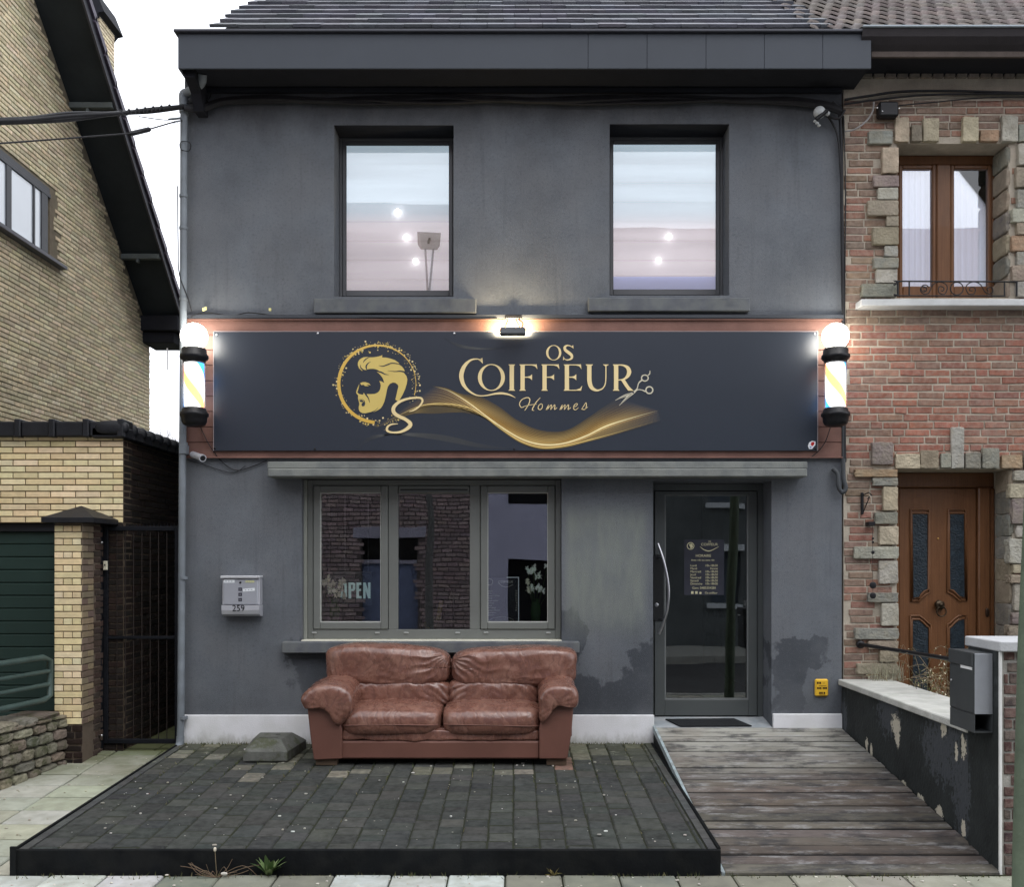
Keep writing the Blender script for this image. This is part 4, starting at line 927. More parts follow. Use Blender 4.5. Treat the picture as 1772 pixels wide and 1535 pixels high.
mb = MB()
for xx in (RX0 + .03, (RX0 + RX1) / 2, RX1 - .05): mb.mesh([(xx, RY + .02, -.2), (xx + .04, RY + .02, -.2), (xx + .04, -.04, -.15), (xx, -.04, -.15), (xx, RY + .02, rz(RY) - .03), (xx + .04, RY + .02, rz(RY) - .03), (xx + .04, -.04, rz(-.04) - .03), (xx, -.04, rz(-.04) - .03)], [(0, 1, 5, 4), (1, 2, 6, 5), (2, 3, 7, 6), (3, 0, 4, 7), (4, 5, 6, 7)])
mb.build('joist', M('joist_dark', (.03, .028, .025)), ramp)
xa = TX1 + .010; xb = RX0 - .001
for nm, (t0, t1, u0, u1), mt, xo in (('side_strip', (.004, .024, -.03, -.030), M('painted_strip', (.36, .43, .45), .5, .2, 9, .25, 60, tint=(.2, .2, .19), tintamt=.5), 0), ('side_board', (-.031, -.031, -.3, -.3), M('side_board_dark', (.02, .022, .022), .8, .2, spec=.1), .004)):
    mb = MB(); za0, za1 = rz(RY), rz(-.04)
    mb.mesh([(xa + xo, RY - .005, za0 + t0), (xb, RY - .005, za0 + t0), (xb, -.04, za1 + t1), (xa + xo, -.04, za1 + t1), (xa + xo, RY - .005, za0 + u0), (xb, RY - .005, za0 + u0), (xb, -.04, za1 + u1), (xa + xo, -.04, za1 + u1)], [(0, 1, 2, 3), (0, 4, 5, 1), (1, 5, 6, 2), (2, 6, 7, 3), (3, 7, 4, 0), (4, 7, 6, 5)])
    mb.build(nm, mt, ramp)
# doormat
mb = MB(); q = [(X(1153, .12), .17), (X(1273, .12), .19), (X(1300, 0), -.02), (X(1176, 0), -.03)]; zf = lambda b: .2115 + .15 * (b + .0) + .004
mb.mesh([(a, b, zf(b)) for a, b in q] + [(a, b, zf(b) + .010) for a, b in q], [(0, 1, 2, 3), (7, 6, 5, 4), (0, 1, 5, 4), (1, 2, 6, 5), (2, 3, 7, 6), (3, 0, 4, 7)])
tag(mb.build('doormat', M('mat_rubber', (.018, .02, .022), .9, .2, 30, .8, 400)), 'black doormat lying on the step before the glass shop door', 'doormat')

# ================================================================== leather sofa
leather = M('brown_leather', (.195, .090, .064), .42, .14, 2.0, .5, 26, spec=.6, dist=.009, coat=.15, extra=leather_extra)
leather_flat = M('brown_leather_flat', (.15, .066, .048), .48, .14, 2.0, .3, 120, spec=.45, dist=.003)
seam_m = M('leather_seam', (.07, .022, .016), .6, .1)
sofa = thing('leather_sofa', 'worn reddish-brown leather two-seat sofa standing under the shop window', 'sofa', (-.6, -.45, tz(-.45)))
YF = -.86
def SX(px, Y=YF): return X(px, Y)
def SZ(py, Y=YF): return Z(py, Y)
def wr(w, u, amp=.012, f=3.0, seed=0.0, dirs=(1, 1, 1)):
    p = Vector((w.x * f * dirs[0] + seed, w.y * f * dirs[1], w.z * f * dirs[2])); n1 = noise.noise(p); n2 = noise.noise(p * 2.1 + Vector((5, 5, 5)))
    k = amp * (n1 * .9 + n2 * .35); return Vector((w.x + u[0] * k * .5, w.y + u[1] * k, w.z + u[2] * k))
def folds(w, cx_, cz_, reach, amp, cnt, seed=0):
    """creases that radiate from a pulled point"""
    dx, dz = w.x - cx_, w.z - cz_; d = math.hypot(dx, dz) + 1e-4; a = math.atan2(dz, dx)
    s_ = math.sin(a * cnt + 3.5 * noise.noise(Vector((w.x * 6 + seed, w.z * 6, 1)))); s_ = 1 - abs(s_) ** .7 * 1.6
    return amp * s_ * math.exp(-(d / reach) ** 1.5) * min(1, d / .05)
def cushion(name, c, h, p, n, fn, mat=leather, parent=sofa): b_ = MB(); b_.sup(c, h, p, n, fn); return b_.build(name, mat, parent)
# base
mb = MB(); bx0, bx1 = SX(590), SX(933); mb.box(bx0 - .02, bx1 + .02, YF + .06, -.06, SZ(1285, YF), SZ(1270, YF) + .03, .01); mb.box(bx0 - .004, bx1 + .004, YF + .02, -.06, SZ(1315), SZ(1284), .012)
mb.build('base', leather_flat, sofa)
b_ = MB(); b_.sup(((bx0 + bx1) / 2, YF + .08, SZ(1274)), ((bx1 - bx0) / 2, .06, .045), 7, 30, lambda w, u: wr(w, u, .014, 7, 3, (1, 1, .6))); b_.build('front_pleat', leather, sofa)
# seat cushions: thick pillows with a seam round the front
mid = SX(763)
for i, (a, c) in enumerate(((SX(583) , mid - .003), (mid + .003, SX(938)))):
    cx_ = (a + c) / 2; z0_, z1_ = SZ(1271), SZ(1212, -.5)
    def fn(w, u, a=a, c=c, i=i):
        t = (w.x - a) / (c - a); crown = .016 * math.sin(PI * min(1, max(0, t))) * (1 if u[2] > 0 else 0) * (1 - abs(u[1]) ** 4)
        fr = .012 * math.cos((w.z - .40) * 22) if u[1] < -.6 else 0
        w = Vector((w.x, w.y - max(0, fr), w.z + crown - (.018 if u[1] < 0 else 0) * u[1] * u[1]))
        e = max(0, abs(u[0]) - .75) * 4
        w = wr(w, u, .007, 4, 11 + i * 7, (1, .6, 1)); w.z += folds(w, mid, SZ(1240), .30, .004, 9, i) * (1 if u[2] > 0 else 0); return w
    co = cushion('seat_cushion', (cx_, (YF - .01 - .18) / 2, (z0_ + z1_) / 2 - .01), ((c - a) / 2, (-.18 - YF + .01) / 2, (z1_ - z0_) / 2), 5.5, 34, fn)
    s_ = MB(); pts = []
    for k in range(25):
        t = k / 24; xx = a + .02 + (c - a - .04) * t; pts.append((xx, YF - .022 + .05 * (2 * t - 1) ** 8, SZ(1256 - (1 if i else 3) * 0, YF) + .008 * math.sin(t * 3 + i)))
    s_.tube(pts, .0045, 6); s_.build('piping', leather_flat, co)
# back cushions: low lumbar roll and big head roll
for i, (a, c, topz, tp) in enumerate(((SX(566, -.3), SX(781, -.3) - .002, SZ(1124, -.28), 0), (SX(781, -.3) + .004, SX(997, -.3), SZ(1128, -.28), 1))):
    zz = SZ(1184, -.36)
    # lumbar part
    la, lc = (SX(600, -.42), SX(776, -.42)) if i == 0 else (SX(779, -.42), SX(930, -.42))
    def lumf(w, u, i=i, la=la, lc=lc):
        w = wr(w, u, .016, 5, 21 + i * 9, (1.1, 1, .8)); q = 0
        for (ex_, sg) in ((la, 1), (lc, -1)): 
            k = math.exp(-abs(w.x - ex_) / .22); q += k * (1 - abs(math.sin((w.x * sg * 34 - w.z * 46) + 2 * noise.noise(w * 7)))) * .016
        w.y += q * (1 if u[1] < 0 else 0); return w
    cushion('lumbar_cushion', ((la + lc) / 2, -.30, SZ(1202, -.42)), ((lc - la) / 2 + .02, .17, .125), 4.5, 34, lumf)
    def fn(w, u, a=a, c=c, i=i):
        t = (w.x - a) / (c - a); inner = t if i == 0 else 1 - t
        w = Vector(w)
        w.z -= .040 * max(0, inner - .55) * (1 if u[2] > 0 else 0) ; w.z += .02 * (1 - inner) * (1 if u[2] > 0 else 0)
        w.z += .012 * math.sin(t * 9 + i * 2) * max(0, -u[2])
        w.x += (-.02 if i == 0 else .02) * max(0, u[2]) * (1 - inner)
        e = max(0, inner - .5) * 2
        w = wr(w, u, .013, 3.6, 31 + i * 13, (1.0, 1, .8)); ix = c if i == 0 else a
        f_ = folds(w, ix, topz - .04, .42, .016, 11, i) + folds(w, (a + c) / 2 + .1, zz + .02, .25, .010, 7, i + 4) + folds(w, a + .12 if i == 0 else c - .12, zz, .2, .008, 6, i + 9)
        if u[1] < .2: w.y -= f_ * .7
        return w
    hc_ = cushion('head_cushion', ((a + c) / 2, -.27, (topz + zz) / 2 + .005), ((c - a) / 2, .20, (topz - zz) / 2 + .035), 4.2, 44, fn)
    for sx__ in ((px_ for px_ in ((632, 700) if i == 0 else (868, 936)))):
        pass
# back frame
mb = MB(); mb.box(SX(575, -.1), SX(990, -.1), -.09, -.045, .12, .82, .02); mb.build('back_frame', leather_flat, sofa)
# arms: flat upright panels with overstuffed pads
for s_ in (0, 1):
    if s_ == 0: pan = [(531, 1218), (545, 1210), (585, 1236), (592, 1262), (592, 1314), (543, 1316), (537, 1275)]; pad = [(528, 1226), (521, 1214), (524, 1202), (543, 1189), (572, 1184), (596, 1189), (610, 1204), (610, 1228), (600, 1244), (588, 1256), (580, 1252), (574, 1239), (560, 1228), (542, 1226)]
    else: pan = [(933, 1262), (938, 1240), (975, 1212), (993, 1216), (989, 1270), (982, 1314), (933, 1314)]; pad = [(997, 1224), (1001, 1212), (1000, 1200), (992, 1189), (966, 1186), (945, 1191), (933, 1206), (934, 1228), (933, 1244), (939, 1252), (945, 1242), (955, 1230), (968, 1221), (985, 1224)]
    mb = MB(); poly = [(SX(a), SZ(b)) for a, b in pan]; mb.extrude(poly, YF - .005, -.08)
    o_ = mb.build('arm_panel', leather_flat, sofa)
    bv = o_.modifiers.new('soft_edge', 'BEVEL'); bv.width = .012; bv.segments = 3
    ring = crom([(SX(a), SZ(b)) for a, b in pad], 5, True); n_ = len(ring); cxm = sum(p[0] for p in ring) / n_; czm = sum(p[1] for p in ring) / n_
    vs = []; fs = []; prof = [(-.055, .40), (-.050, .74), (-.035, .92), (-.010, 1.0), (.04, 1.02), (.12, 1.0), (.22, .98), (.34, .98), (.46, .99), (.58, .96), (.66, .85), (.70, .6)]
    pr = crom(prof, 4)
    for (dy_, sc_) in pr:
        lift = .018 * math.sin(max(0, min(1, dy_ / .6)) * PI) + .03 * max(0, dy_)
        for (a, b) in ring:
            w = Vector((cxm + (a - cxm) * sc_, YF + dy_, czm + (b - czm) * sc_ + lift)); u = ((a - cxm) * 8, 0, (b - czm) * 8)
            e = math.exp(-((dy_ - .02) / .06) ** 2)
            w = wr(w, u, .006, 5, 51 + s_ * 5, (1, 1, 1)); w.y += e * .014 * (1 - abs(math.sin(math.atan2(b - czm, a - cxm) * 8 + s_))); vs.append(w)
    for i in range(len(pr) - 1):
        for k in range(n_): fs.append((i * n_ + k, i * n_ + (k + 1) % n_, (i + 1) * n_ + (k + 1) % n_, (i + 1) * n_ + k))
    fs.append(tuple(range(n_))); fs.append(tuple(range((len(pr) - 1) * n_, len(pr) * n_))[::-1])
    mb = MB(); mb.mesh(vs, fs, 0, (1, 1, 1), True); o_ = mb.build('arm_pad', leather, sofa)
    mb = MB(); rr = [(cxm + (a - cxm) * .97, YF - .024, czm + (b - czm) * .97) for a, b in ring][1 if s_ == 0 else 0:]
    k0, k1 = (2, 24) if s_ == 0 else (2, 24)
    mb.tube([(a, YF - .006, b) for a, b in [(p[0], p[2] + .003) for p in rr[k0:k1]]], .004, 6); mb.build('piping', leather_flat, o_)
for (a, c) in ((545, 582), (946, 981)):
    for yy in (YF + .03, -.16):
        mb = MB(); zz = tz(yy); mb.box(SX(a), SX(c), yy, yy + .08, zz + .002, SZ(1312), .004); mb.build('foot', M('foot_wood', (.11, .075, .05), .6, .2), sofa)

# ================================================================== concrete parasol weight
cb = thing('concrete_weight', 'mossy grey concrete parasol weight on the terrace left of the sofa', 'block', (X(475, -.55), -.5, tz(-.5)))
mb = MB(); y0 = -.86; s1 = X
def wp(px, py, Y): return (X(px, Y), Y, Z(py, Y))
Yf, Yb = -.74, -.22; zb_, zc_, zt_ = tz(-.5) + .002, tz(-.5) + .085, tz(-.5) + .165
xa, xb = X(421, Yf), X(497, Yf) ; sh = .13
lo_ = [(xa, Yf), (xb, Yf), (X(530, Yb), Yb), (X(436, Yb), Yb)]
def inset(P_, t, cxy): return [(a + (cxy[0] - a) * t, b + (cxy[1] - b) * t) for a, b in P_]
ct = (sum(p[0] for p in lo_) / 4, sum(p[1] for p in lo_) / 4)
mb = MB(); rg = [[(a, b, zb_) for a, b in inset(lo_, .01, ct)], [(a, b, zb_ + .01) for a, b in lo_], [(a, b, zc_ - .006) for a, b in lo_], [(a, b, zc_) for a, b in inset(lo_, .02, ct)], [(a, b, zt_ - .004) for a, b in inset(lo_, .40, ct)], [(a, b, zt_) for a, b in inset(lo_, .43, ct)]]
vs = [p for r_ in rg for p in r_]; fs = [(i * 4 + k, i * 4 + (k + 1) % 4, i * 4 + 4 + (k + 1) % 4, i * 4 + 4 + k) for i in range(5) for k in range(4)] + [(20, 21, 22, 23), (3, 2, 1, 0)]
mb.mesh(vs, fs); mb.build('block', M('old_concrete', (.125, .128, .115), .92, .3, 9, .8, 90, dist=.008, extra=moss_extra), cb)
mb = MB(); hx = X(484, -.5) - .03; mb.lathe((hx, -.43, zt_ + .0015), [(0, 0), (.022, 0)], 14); mb.build('socket_hole', M('hole_black', (.006, .006, .006)), cb)
mb = MB(); mb.box(hx - .12, hx + .03, -.565, -.56, zt_ - .004, zt_ + .002); mb.build('handle_groove', M('hole_black', (.006, .006, .006)), cb)

# ================================================================== letterbox 259
lb = thing('letterbox', 'silver letterbox numbered 259 fixed to the grey wall left of the shop window', 'letterbox', (X(418), -.1, Z(1066)))
sil = M('silver_paint', (.50, .51, .55), .38, .06, 4, .08, 150, metal=.35); Yl = -.105
mb = MB(); mb.box(X(384.5, Yl), X(449, Yl), Yl, -.001, Z(1047, Yl), Z(1001, Yl), .004)
mb.extrude([(Yl - .012, Z(1047.5, Yl)), (Yl - .014, Z(1056, Yl)), (Yl - .004, Z(1063, Yl)), (-.07, Z(1067, Yl)), (-.001, Z(1067, Yl)), (-.001, Z(1047.5, Yl))], X(384, Yl), X(449.5, Yl), plane='yz'); mb.build('body', sil, lb)
mb = MB(); mb.box(X(387.5, Yl), X(446, Yl), Yl - .008, Yl - .0005, Z(1046, Yl), Z(1002.5, Yl), .003); mb.build('flap', M('silver_flap', (.46, .48, .53), .34, .05, 4, .05, metal=.4), lb)
mb = MB(); mb.box(X(382.5, Yl), X(450, Yl), Yl - .025, -.0008, Z(1001.2, Yl), Z(996.5, Yl), .005); mb.build('lid', M('silver_lid', (.62, .63, .66), .3, .05, metal=.3), lb)
F = Yl - .0085
mb = MB(); addtext(mb, '259', X(413.5, Yl), Yl - .0175, Z(1057.8, Yl), .078, 'CENTER', 0, sx=.95); mb.build('house_number', black_pl, lb)
for py in (1020, 1029, 1038):
    mb = MB(); mb.box(X(412.5, F), X(418.8, F), F - .002, F, Z(py + 3, F), Z(py - 3, F), .001); mb.box(X(414.3, F), X(417, F), F - .003, F - .0015, Z(py + 1.5, F), Z(py - 1, F), 0, 1); mb.build('window_slot', [M('slot_dark', (.05, .05, .07)), M('slot_mid', (.16, .16, .18))], lb)
mb = MB(); mb.lathe((X(415.8, F), F, Z(1008.5, F)), [(0, -.004), (.009, -.004), (.010, 0)], 14, axis='y'); mb.build('lock', black_pl, lb)
for (a, c, b0, b1, rot, mt) in ((387, 406, 1003.6, 1008.8, 0, 0), (425, 440, 1004.8, 1008.4, 0, 1), (420.5, 441, 1018.5, 1023.5, .09, 0)):
    mb = MB(); cx_, cz_ = X((a + c) / 2, F), Z((b0 + b1) / 2, F); hw, hh_ = (c - a) / 2 / 197, (b1 - b0) / 2 / 197
    cr = lambda x_, z_: (cx_ + x_ * math.cos(rot) - z_ * math.sin(rot), F - .0015, cz_ + x_ * math.sin(rot) + z_ * math.cos(rot))
    mb.face([cr(-hw, -hh_), cr(hw, -hh_), cr(hw, hh_), cr(-hw, hh_)], mt); addm = (.010 if mt == 0 else .009)
    for t in range(3): q0, q1 = -hw * .7 + t * hw * .5, -hw * .7 + t * hw * .5 + hw * .3; mb.face([tuple(Vector(cr(q0, -hh_ * .25)) + Vector((0, -.0006, 0))), tuple(Vector(cr(q1, -hh_ * .25)) + Vector((0, -.0006, 0))), tuple(Vector(cr(q1, hh_ * .25)) + Vector((0, -.0006, 0))), tuple(Vector(cr(q0, hh_ * .25)) + Vector((0, -.0006, 0)))], 2)
    mb.build('name_label', [M('label_white', (.8, .83, .86), .4, .02), M('label_yellow', (.62, .62, .32), .4, .02), M('label_ink', (.35, .38, .42), .5)], lb, fixn=False)

# ================================================================== yellow utility plate
yp = thing('utility_marker', 'yellow utility marker plate low on the wall right of the door', 'plate', (X(1420.5), -.02, Z(1206)))
mb = MB(); mb.box(X(1409), X(1432), -.028, -.001, Z(1205), Z(1175), .012); mb.build('plate', M('yellow_plastic', (.78, .47, .04), .4, .05, 4, .05), yp)
F = -.0295; mk_ = [(a - 1.35, a + 1.35, b0 + 1.8, b0 - 1.8) for (a, b0) in ((1413.4, 1181.6), (1417.4, 1181.6), (1413.6, 1190.5), (1417.3, 1190.5), (1424, 1190.5), (1427.6, 1190.5), (1417.2, 1199), (1420.6, 1199), (1424.6, 1199))]
mk_ += [(1415, 1428, 1186.7, 1186.1), (1420.2, 1421, 1192.5, 1186.8), (1416.5, 1426, 1202.6, 1202.1), (1422, 1426, 1182.2, 1181.7)]
for (a, c, d0, d1) in mk_: mb = MB(); mb.box(X(a), X(c), F, F + .001, Z(d0), Z(d1)); mb.build('marking', M('marking_black', (.03, .01, .005)), yp)

# ================================================================== barber poles
def stripe_extra(nt, c, P, b, hs):
    tc = nt.nodes.new('ShaderNodeTexCoord'); sx = nt.nodes.new('ShaderNodeSeparateXYZ'); nt.links.new(tc.outputs['Object'], sx.inputs[0])
    at = mathn(nt, 'ARCTAN2', sx.outputs[1], sx.outputs[0])
    t = mathn(nt, 'FRACT', mathn(nt, 'ADD', mathn(nt, 'MULTIPLY', at, 1 / (2 * PI)), mathn(nt, 'MULTIPLY', sx.outputs[2], 1.55)))
    blue = mathn(nt, 'MULTIPLY', smooth(nt, t, .10, .15), smooth(nt, t, .34, .29)); red = mathn(nt, 'MULTIPLY', smooth(nt, t, .58, .64), smooth(nt, t, .84, .76))
    c = mixc(nt, blue, c, (.03, .30, .80)); c = mixc(nt, red, c, (1.0, .34, .12))
    nt.links.new(c, b.inputs['Emission Color']); return c
stripe_m = M('lit_stripes', (1, 1, 1), .3, 0, bump=0, emit=(1, 1, 1), es=2.8, extra=stripe_extra)
globe_m = M('lit_globe', (1, 1, 1), .3, 0, bump=0, emit=(1.0, .95, .84), es=26.0)
def barber_pole(cx_, zs, tilt, label):
    Yp = -.24; t = thing('barber_pole', label, 'barber pole', (cx_, Yp, zs(738)), 'lit barber poles at both ends of the sign')
    o = Vector((cx_, Yp, 0))
    b_ = MB(); r_ = .113; zc = zs(582); b_.sup((cx_, Yp, zc), (r_, r_, r_), 2, 14); b_.build('globe', globe_m, t)
    b_ = MB(); k = 1 / 199.7 * .97
    P_ = lambda lst: [(r2 * k, zs(py)) for r2, py in lst]
    b_.lathe((cx_, Yp, 0), P_([(13, 601), (19, 602), (21.5, 605), (22, 613), (24.5, 615), (25, 619), (23, 622), (20, 624), (19, 628), (17, 629), (0, 629)]), 32); b_.build('upper_cap', black_pl, t)
    b_ = MB(); b_.lathe((cx_, Yp, 0), P_([(0, 706), (19, 706), (21, 709), (22, 713), (25, 715), (25, 720), (22.5, 722), (22, 729), (19, 735), (11, 738.5), (0, 739)]), 32); b_.build('lower_cap', black_pl, t)
    b_ = MB(); b_.lathe((cx_, Yp, 0), [(r2 * k, zs(py)) for r2, py in ((17, 706), (17, 628))], 32); so_ = b_.build('striped_cylinder', stripe_m, t)
    me = so_.data; dz_ = zs(667) - t.location.z; me.transform(__import__('mathutils').Matrix.Translation((0, 0, -dz_))); so_.location = (0, 0, dz_)
    b_ = MB(); b_.lathe((cx_, Yp, 0), [(r2 * k, zs(py)) for r2, py in ((19.5, 707), (19.5, 627))], 32); b_.build('glass_tube', film_mat('tube_clear', (1, 1, 1), .10), t)
    for py in (619, 716): b_ = MB(); b_.box(cx_ - .03, cx_ + .03, Yp + .09, -.034, zs(py) - .012, zs(py) + .012, .003); b_.build('wall_bracket', black_pl, t)
    return t
barber_pole(X(336, -.24), lambda py: Z(py, -.24), 0, 'lit barber pole with glowing globe at the left end of the sign, beside the downpipe')
barber_pole(X(1446, -.24), lambda py: Z(py, -.24), 0, 'lit barber pole with glowing globe at the right end of the sign')

# ================================================================== floodlight over the sign
fl = thing('floodlight', 'small grey floodlight on a wire bracket above the middle of the sign', 'floodlight', (X(887, -.2), -.17, Z(580, -.2)))
Yf_ = -.20; mb = MB(); mb.box(X(865, Yf_), X(910, Yf_), -.235, -.16, Z(580, Yf_), Z(567, Yf_), .012); mb.box(X(868, Yf_), X(907, Yf_), -.24, -.234, Z(578, Yf_), Z(576, Yf_), 0); mb.build('housing', M('lamp_grey', (.13, .14, .15), .45, .15, 9, .2), fl)
mb = MB(); mb.box(X(869, Yf_), X(906, Yf_), -.158, -.148, Z(572, Yf_), Z(567.5, Yf_)); mb.build('lens', M('lens_lit', (1, 1, 1), .3, 0, bump=0, emit=(1, .82, .5), es=3), fl)
mb = MB()
for (a, c) in ((873, 879), (900, 893)): mb.tube([(X(a, Yf_), -.19, Z(567, Yf_)), (X(c, -.1), -.06, Z(551, -.1))], .004, 6)
mb.tube(crom([(X(903, Yf_), -.19, Z(566, Yf_)), (X(905, -.15), -.14, Z(559, -.15)), (X(898, -.1), -.07, Z(551, -.1))], 6), .006, 6); mb.box(X(874, -.05), X(903, -.05), -.075, -.05, Z(552.5, -.05), Z(545.5, -.05), .006)
mb.build('bracket', black_pl, fl)
ll = bpy.data.lights.new('floodlight_beam', 'AREA'); ll.shape = 'RECTANGLE'; ll.size = .30; ll.size_y = .04; ll.energy = 15; ll.color = (1, .80, .50)
lo2 = bpy.data.objects.new('floodlight_beam', ll); COL.objects.link(lo2); lo2.location = (X(887, -.2), -.125, Z(567, -.2)); lo2.rotation_euler = (Vector((0, -.75, -.66))).to_track_quat('Z', 'Y').to_euler()

# ================================================================== camera on the wall, left
cc = thing('security_camera', 'small silver bullet security camera under the left barber pole', 'camera', (X(335), -.05, Z(798)))
mb = MB(); p0 = Vector((X(332, -.08), -.06, Z(786, -.08))); p1 = Vector((X(351, -.2), -.20, Z(793, -.2))); mb.tube([p0, p0.lerp(p1, .9)], [.028, .030], 16); mb.tube([p0.lerp(p1, .85), p1], [.033, .033], 16); mb.build('body', sil, cc)
mb = MB(); dd = (p1 - p0).normalized(); mb.tube([p1, p1 + dd * .003], [.025, .02], 14); mb.build('lens', black_pl, cc)
mb = MB(); mb.tube([p0, p0 + Vector((-.02, .055, .0))], .012, 8); mb.box(p0.x - .05, p0.x, -.02, -.001, p0.z - .03, p0.z + .03, .004); mb.build('mount', sil, cc)

# ================================================================== window displays
YI = .42
# OPEN sign on clear sheet hanging on two wires
os_ = thing('open_sign', 'clear sheet hanging in the left shop window with pale letters OPEN', 'sign', (X(616, YI), YI, Z(1048, YI)))
mb = MB(); mb.box(X(566, YI), X(644, YI), YI, YI + .004, Z(1048, YI), Z(990, YI)); mb.build('clear_sheet', film_mat('acrylic_clear', (.5, .6, .65), .14), os_)
mb = MB(); mb.box(X(566, YI), X(644, YI), YI - .002, YI + .006, Z(992, YI), Z(989.5, YI)); mb.build('top_rail', M('rail_pale', (.5, .5, .5), .4), os_)
lt = M('open_letters', (.75, .93, .92), .5, .02, bump=0, emit=(.7, .95, .95), es=.22)  # letters given a weak glow to show behind the glass
mb = MB(); 
def blk(pts, mi=0):
    tr = geometry.tessellate_polygon([[Vector((a, b, 0)) for a, b in pts]]); mb.mesh([(X(520 + a / 10.96, YI), YI - .003, Z(960 + b / 10.96, YI)) for a, b in pts], [tuple(t) for t in tr], mi)
blk([(755,545),(790,530),(840,530),(875,545),(880,700),(880,790),(860,830),(790,835),(760,810),(755,700)]); mb.mesh([(X(520 + a / 10.96, YI), YI - .005, Z(960 + b / 10.96, YI)) for a, b in ((800,580),(835,580),(835,785),(800,785))], [(0, 1, 2, 3)], 1)
blk([(912,530),(1010,530),(1040,555),(1040,660),(1010,690),(962,690),(962,832),(912,832)]); mb.mesh([(X(520 + a / 10.96, YI), YI - .005, Z(960 + b / 10.96, YI)) for a, b in ((962,575),(992,575),(992,650),(962,650))], [(0, 1, 2, 3)], 1)
blk([(1060,530),(1155,530),(1155,575),(1110,575),(1110,650),(1148,650),(1148,690),(1110,690),(1110,785),(1158,785),(1158,832),(1060,832)])
blk([(1190,530),(1235,530),(1282,670),(1282,530),(1328,530),(1328,832),(1285,832),(1235,690),(1235,832),(1190,832)])
mb.build('letters', [lt, M('letter_gap', (.02, .02, .025), .6, bump=0)], os_, fixn=False)
mb = MB()
for px in (597, 637): mb.tube([(X(px, YI), YI, Z(990, YI)), (X(px, YI), YI, 2.6)], .0015, 5)
mb.build('wire', M('wire_pale', (.4, .4, .4), .4), os_)
petal_w = M('petal', (1, 1, 1), .7, .1, 20, .1, attr=True, emit=(.85, .88, .8), es=.08)  # faint petal glow in place of light inside the room
vase_g = film_mat('vase_glass', (.14, .34, .10), .75)
def bouquet(px, Y, topy, boty, spread, pal, label, seed, lean):
    rr = random.Random(seed); bx, bz, tzz = X(px, Y), Z(boty, Y), Z(topy, Y); t = thing('flower_vase', label, 'flowers', (bx, Y, bz)); H_ = tzz - bz
    b_ = MB(); b_.lathe((bx, Y, bz), [(0, 0), (.066, 0), (.07, .01), (.066, .022), (0, .022)], 22); b_.build('saucer', M('saucer_white', (.78, .82, .78), .3, .02), t)
    b_ = MB(); b_.lathe((bx, Y, bz + .022), [(.03, 0), (.044, .03), (.05, .09), (.044, .16), (.034, .2), (.03, .22)], 22); b_.build('vase', vase_g, t)
    st = MB(); pe = MB(); lf = MB()
    for k in range(11):
        ex_ = bx + rr.gauss(0, .4) * spread + lean * rr.random(); ey = Y + rr.uniform(-.05, .06); ez = bz + H_ * rr.uniform(.55, .98)
        st.tube(crom([(bx + rr.uniform(-.01, .01), Y, bz + .03), ((bx * 2 + ex_) / 3, Y, bz + H_ * .35), (ex_, ey, ez)], 5), .0028, 5, 0, (.10, .16, .06))
        c = vary(rr.choice(pal), .12)
        for j in range(3 + rr.randrange(3)):
            o = Vector((ex_ + rr.gauss(0, .012), ey + rr.gauss(0, .008), ez + rr.gauss(0, .012))); n_ = 5; ph = rr.random() * 6
            for q in range(n_):
                a = ph + q * 2 * PI / n_; leaf(pe, o, (math.cos(a), -.45, math.sin(a)), .034 * rr.uniform(.7, 1.2), .024, .25, vary(c, .1))
    for k in range(8):
        a = rr.uniform(0, 6.3); leaf(lf, (bx, Y, bz + .06), (math.cos(a) * .35, math.sin(a) * .2, 1), H_ * rr.uniform(.3, .6), .028, .2, vary((.06, .11, .035), .3))
    st.build('stems', leaf_m, t); pe.build('blossoms', petal_w, t, fixn=False); lf.build('leaves', leaf_m, t, fixn=False)
mb = MB(); mb.box(-1.95, .45, .20, .50, Z(1091, .3) - .03, Z(1091, .3), .004); mb.build('inner_sill', M('inner_sill', (.07, .07, .07), .5), shop)
bouquet(579, .34, 992, 1082.5, .16, [(.62, .5, .36), (.5, .38, .27), (.66, .58, .48)], 'dried beige and white flowers in a glass vase before the OPEN sign', 5, .0)
bouquet(927, .30, 976, 1082.5, .17, [(.80, .86, .86), (.72, .80, .82), (.68, .66, .56)], 'white artificial flowers in a green glass vase in the right pane', 9, -.02)
pl_ = thing('price_list', 'clear acrylic price list standing in the right pane of the shop window', 'price list', (X(868, .26), .26, Z(1083, .26)))
YP = .26; mb = MB(); x0_, x1_, z0_, z1_ = X(839, YP), X(898, YP), Z(1082.5, YP), Z(1000, YP)
mb.box(x0_, x1_, YP, YP + .004, z0_, z1_); mb.build('acrylic_sheet', film_mat('acrylic_grey', (.30, .32, .36), .30), pl_)
mb = MB(); em = M('acrylic_edge', (.75, .8, .85), .2, .02, bump=0, emit=(.8, .9, 1), es=.25)  # faint glow put into the edge of the sheet
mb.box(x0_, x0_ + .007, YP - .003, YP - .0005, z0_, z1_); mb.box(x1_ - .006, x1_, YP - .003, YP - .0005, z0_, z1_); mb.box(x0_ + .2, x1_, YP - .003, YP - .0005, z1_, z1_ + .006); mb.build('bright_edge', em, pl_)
tx = M('print_pale', (.55, .55, .50), .6, .05, bump=0, emit=(.7, .7, .62), es=.10); mb = MB()  # print given a faint glow too
rows_ = [('Coupe', '15'), ('Barbe', '10'), ('Coupe + Barbe', '23'), ('Enfant', '12'), ('Coupe enfant', '12'), ('Contour', '8'), ('Visage', '5'), ('Soin visage', '15'), ('Lissage cheveux', '25'), ('Coloration', '20'), ('Epilation', '5')]
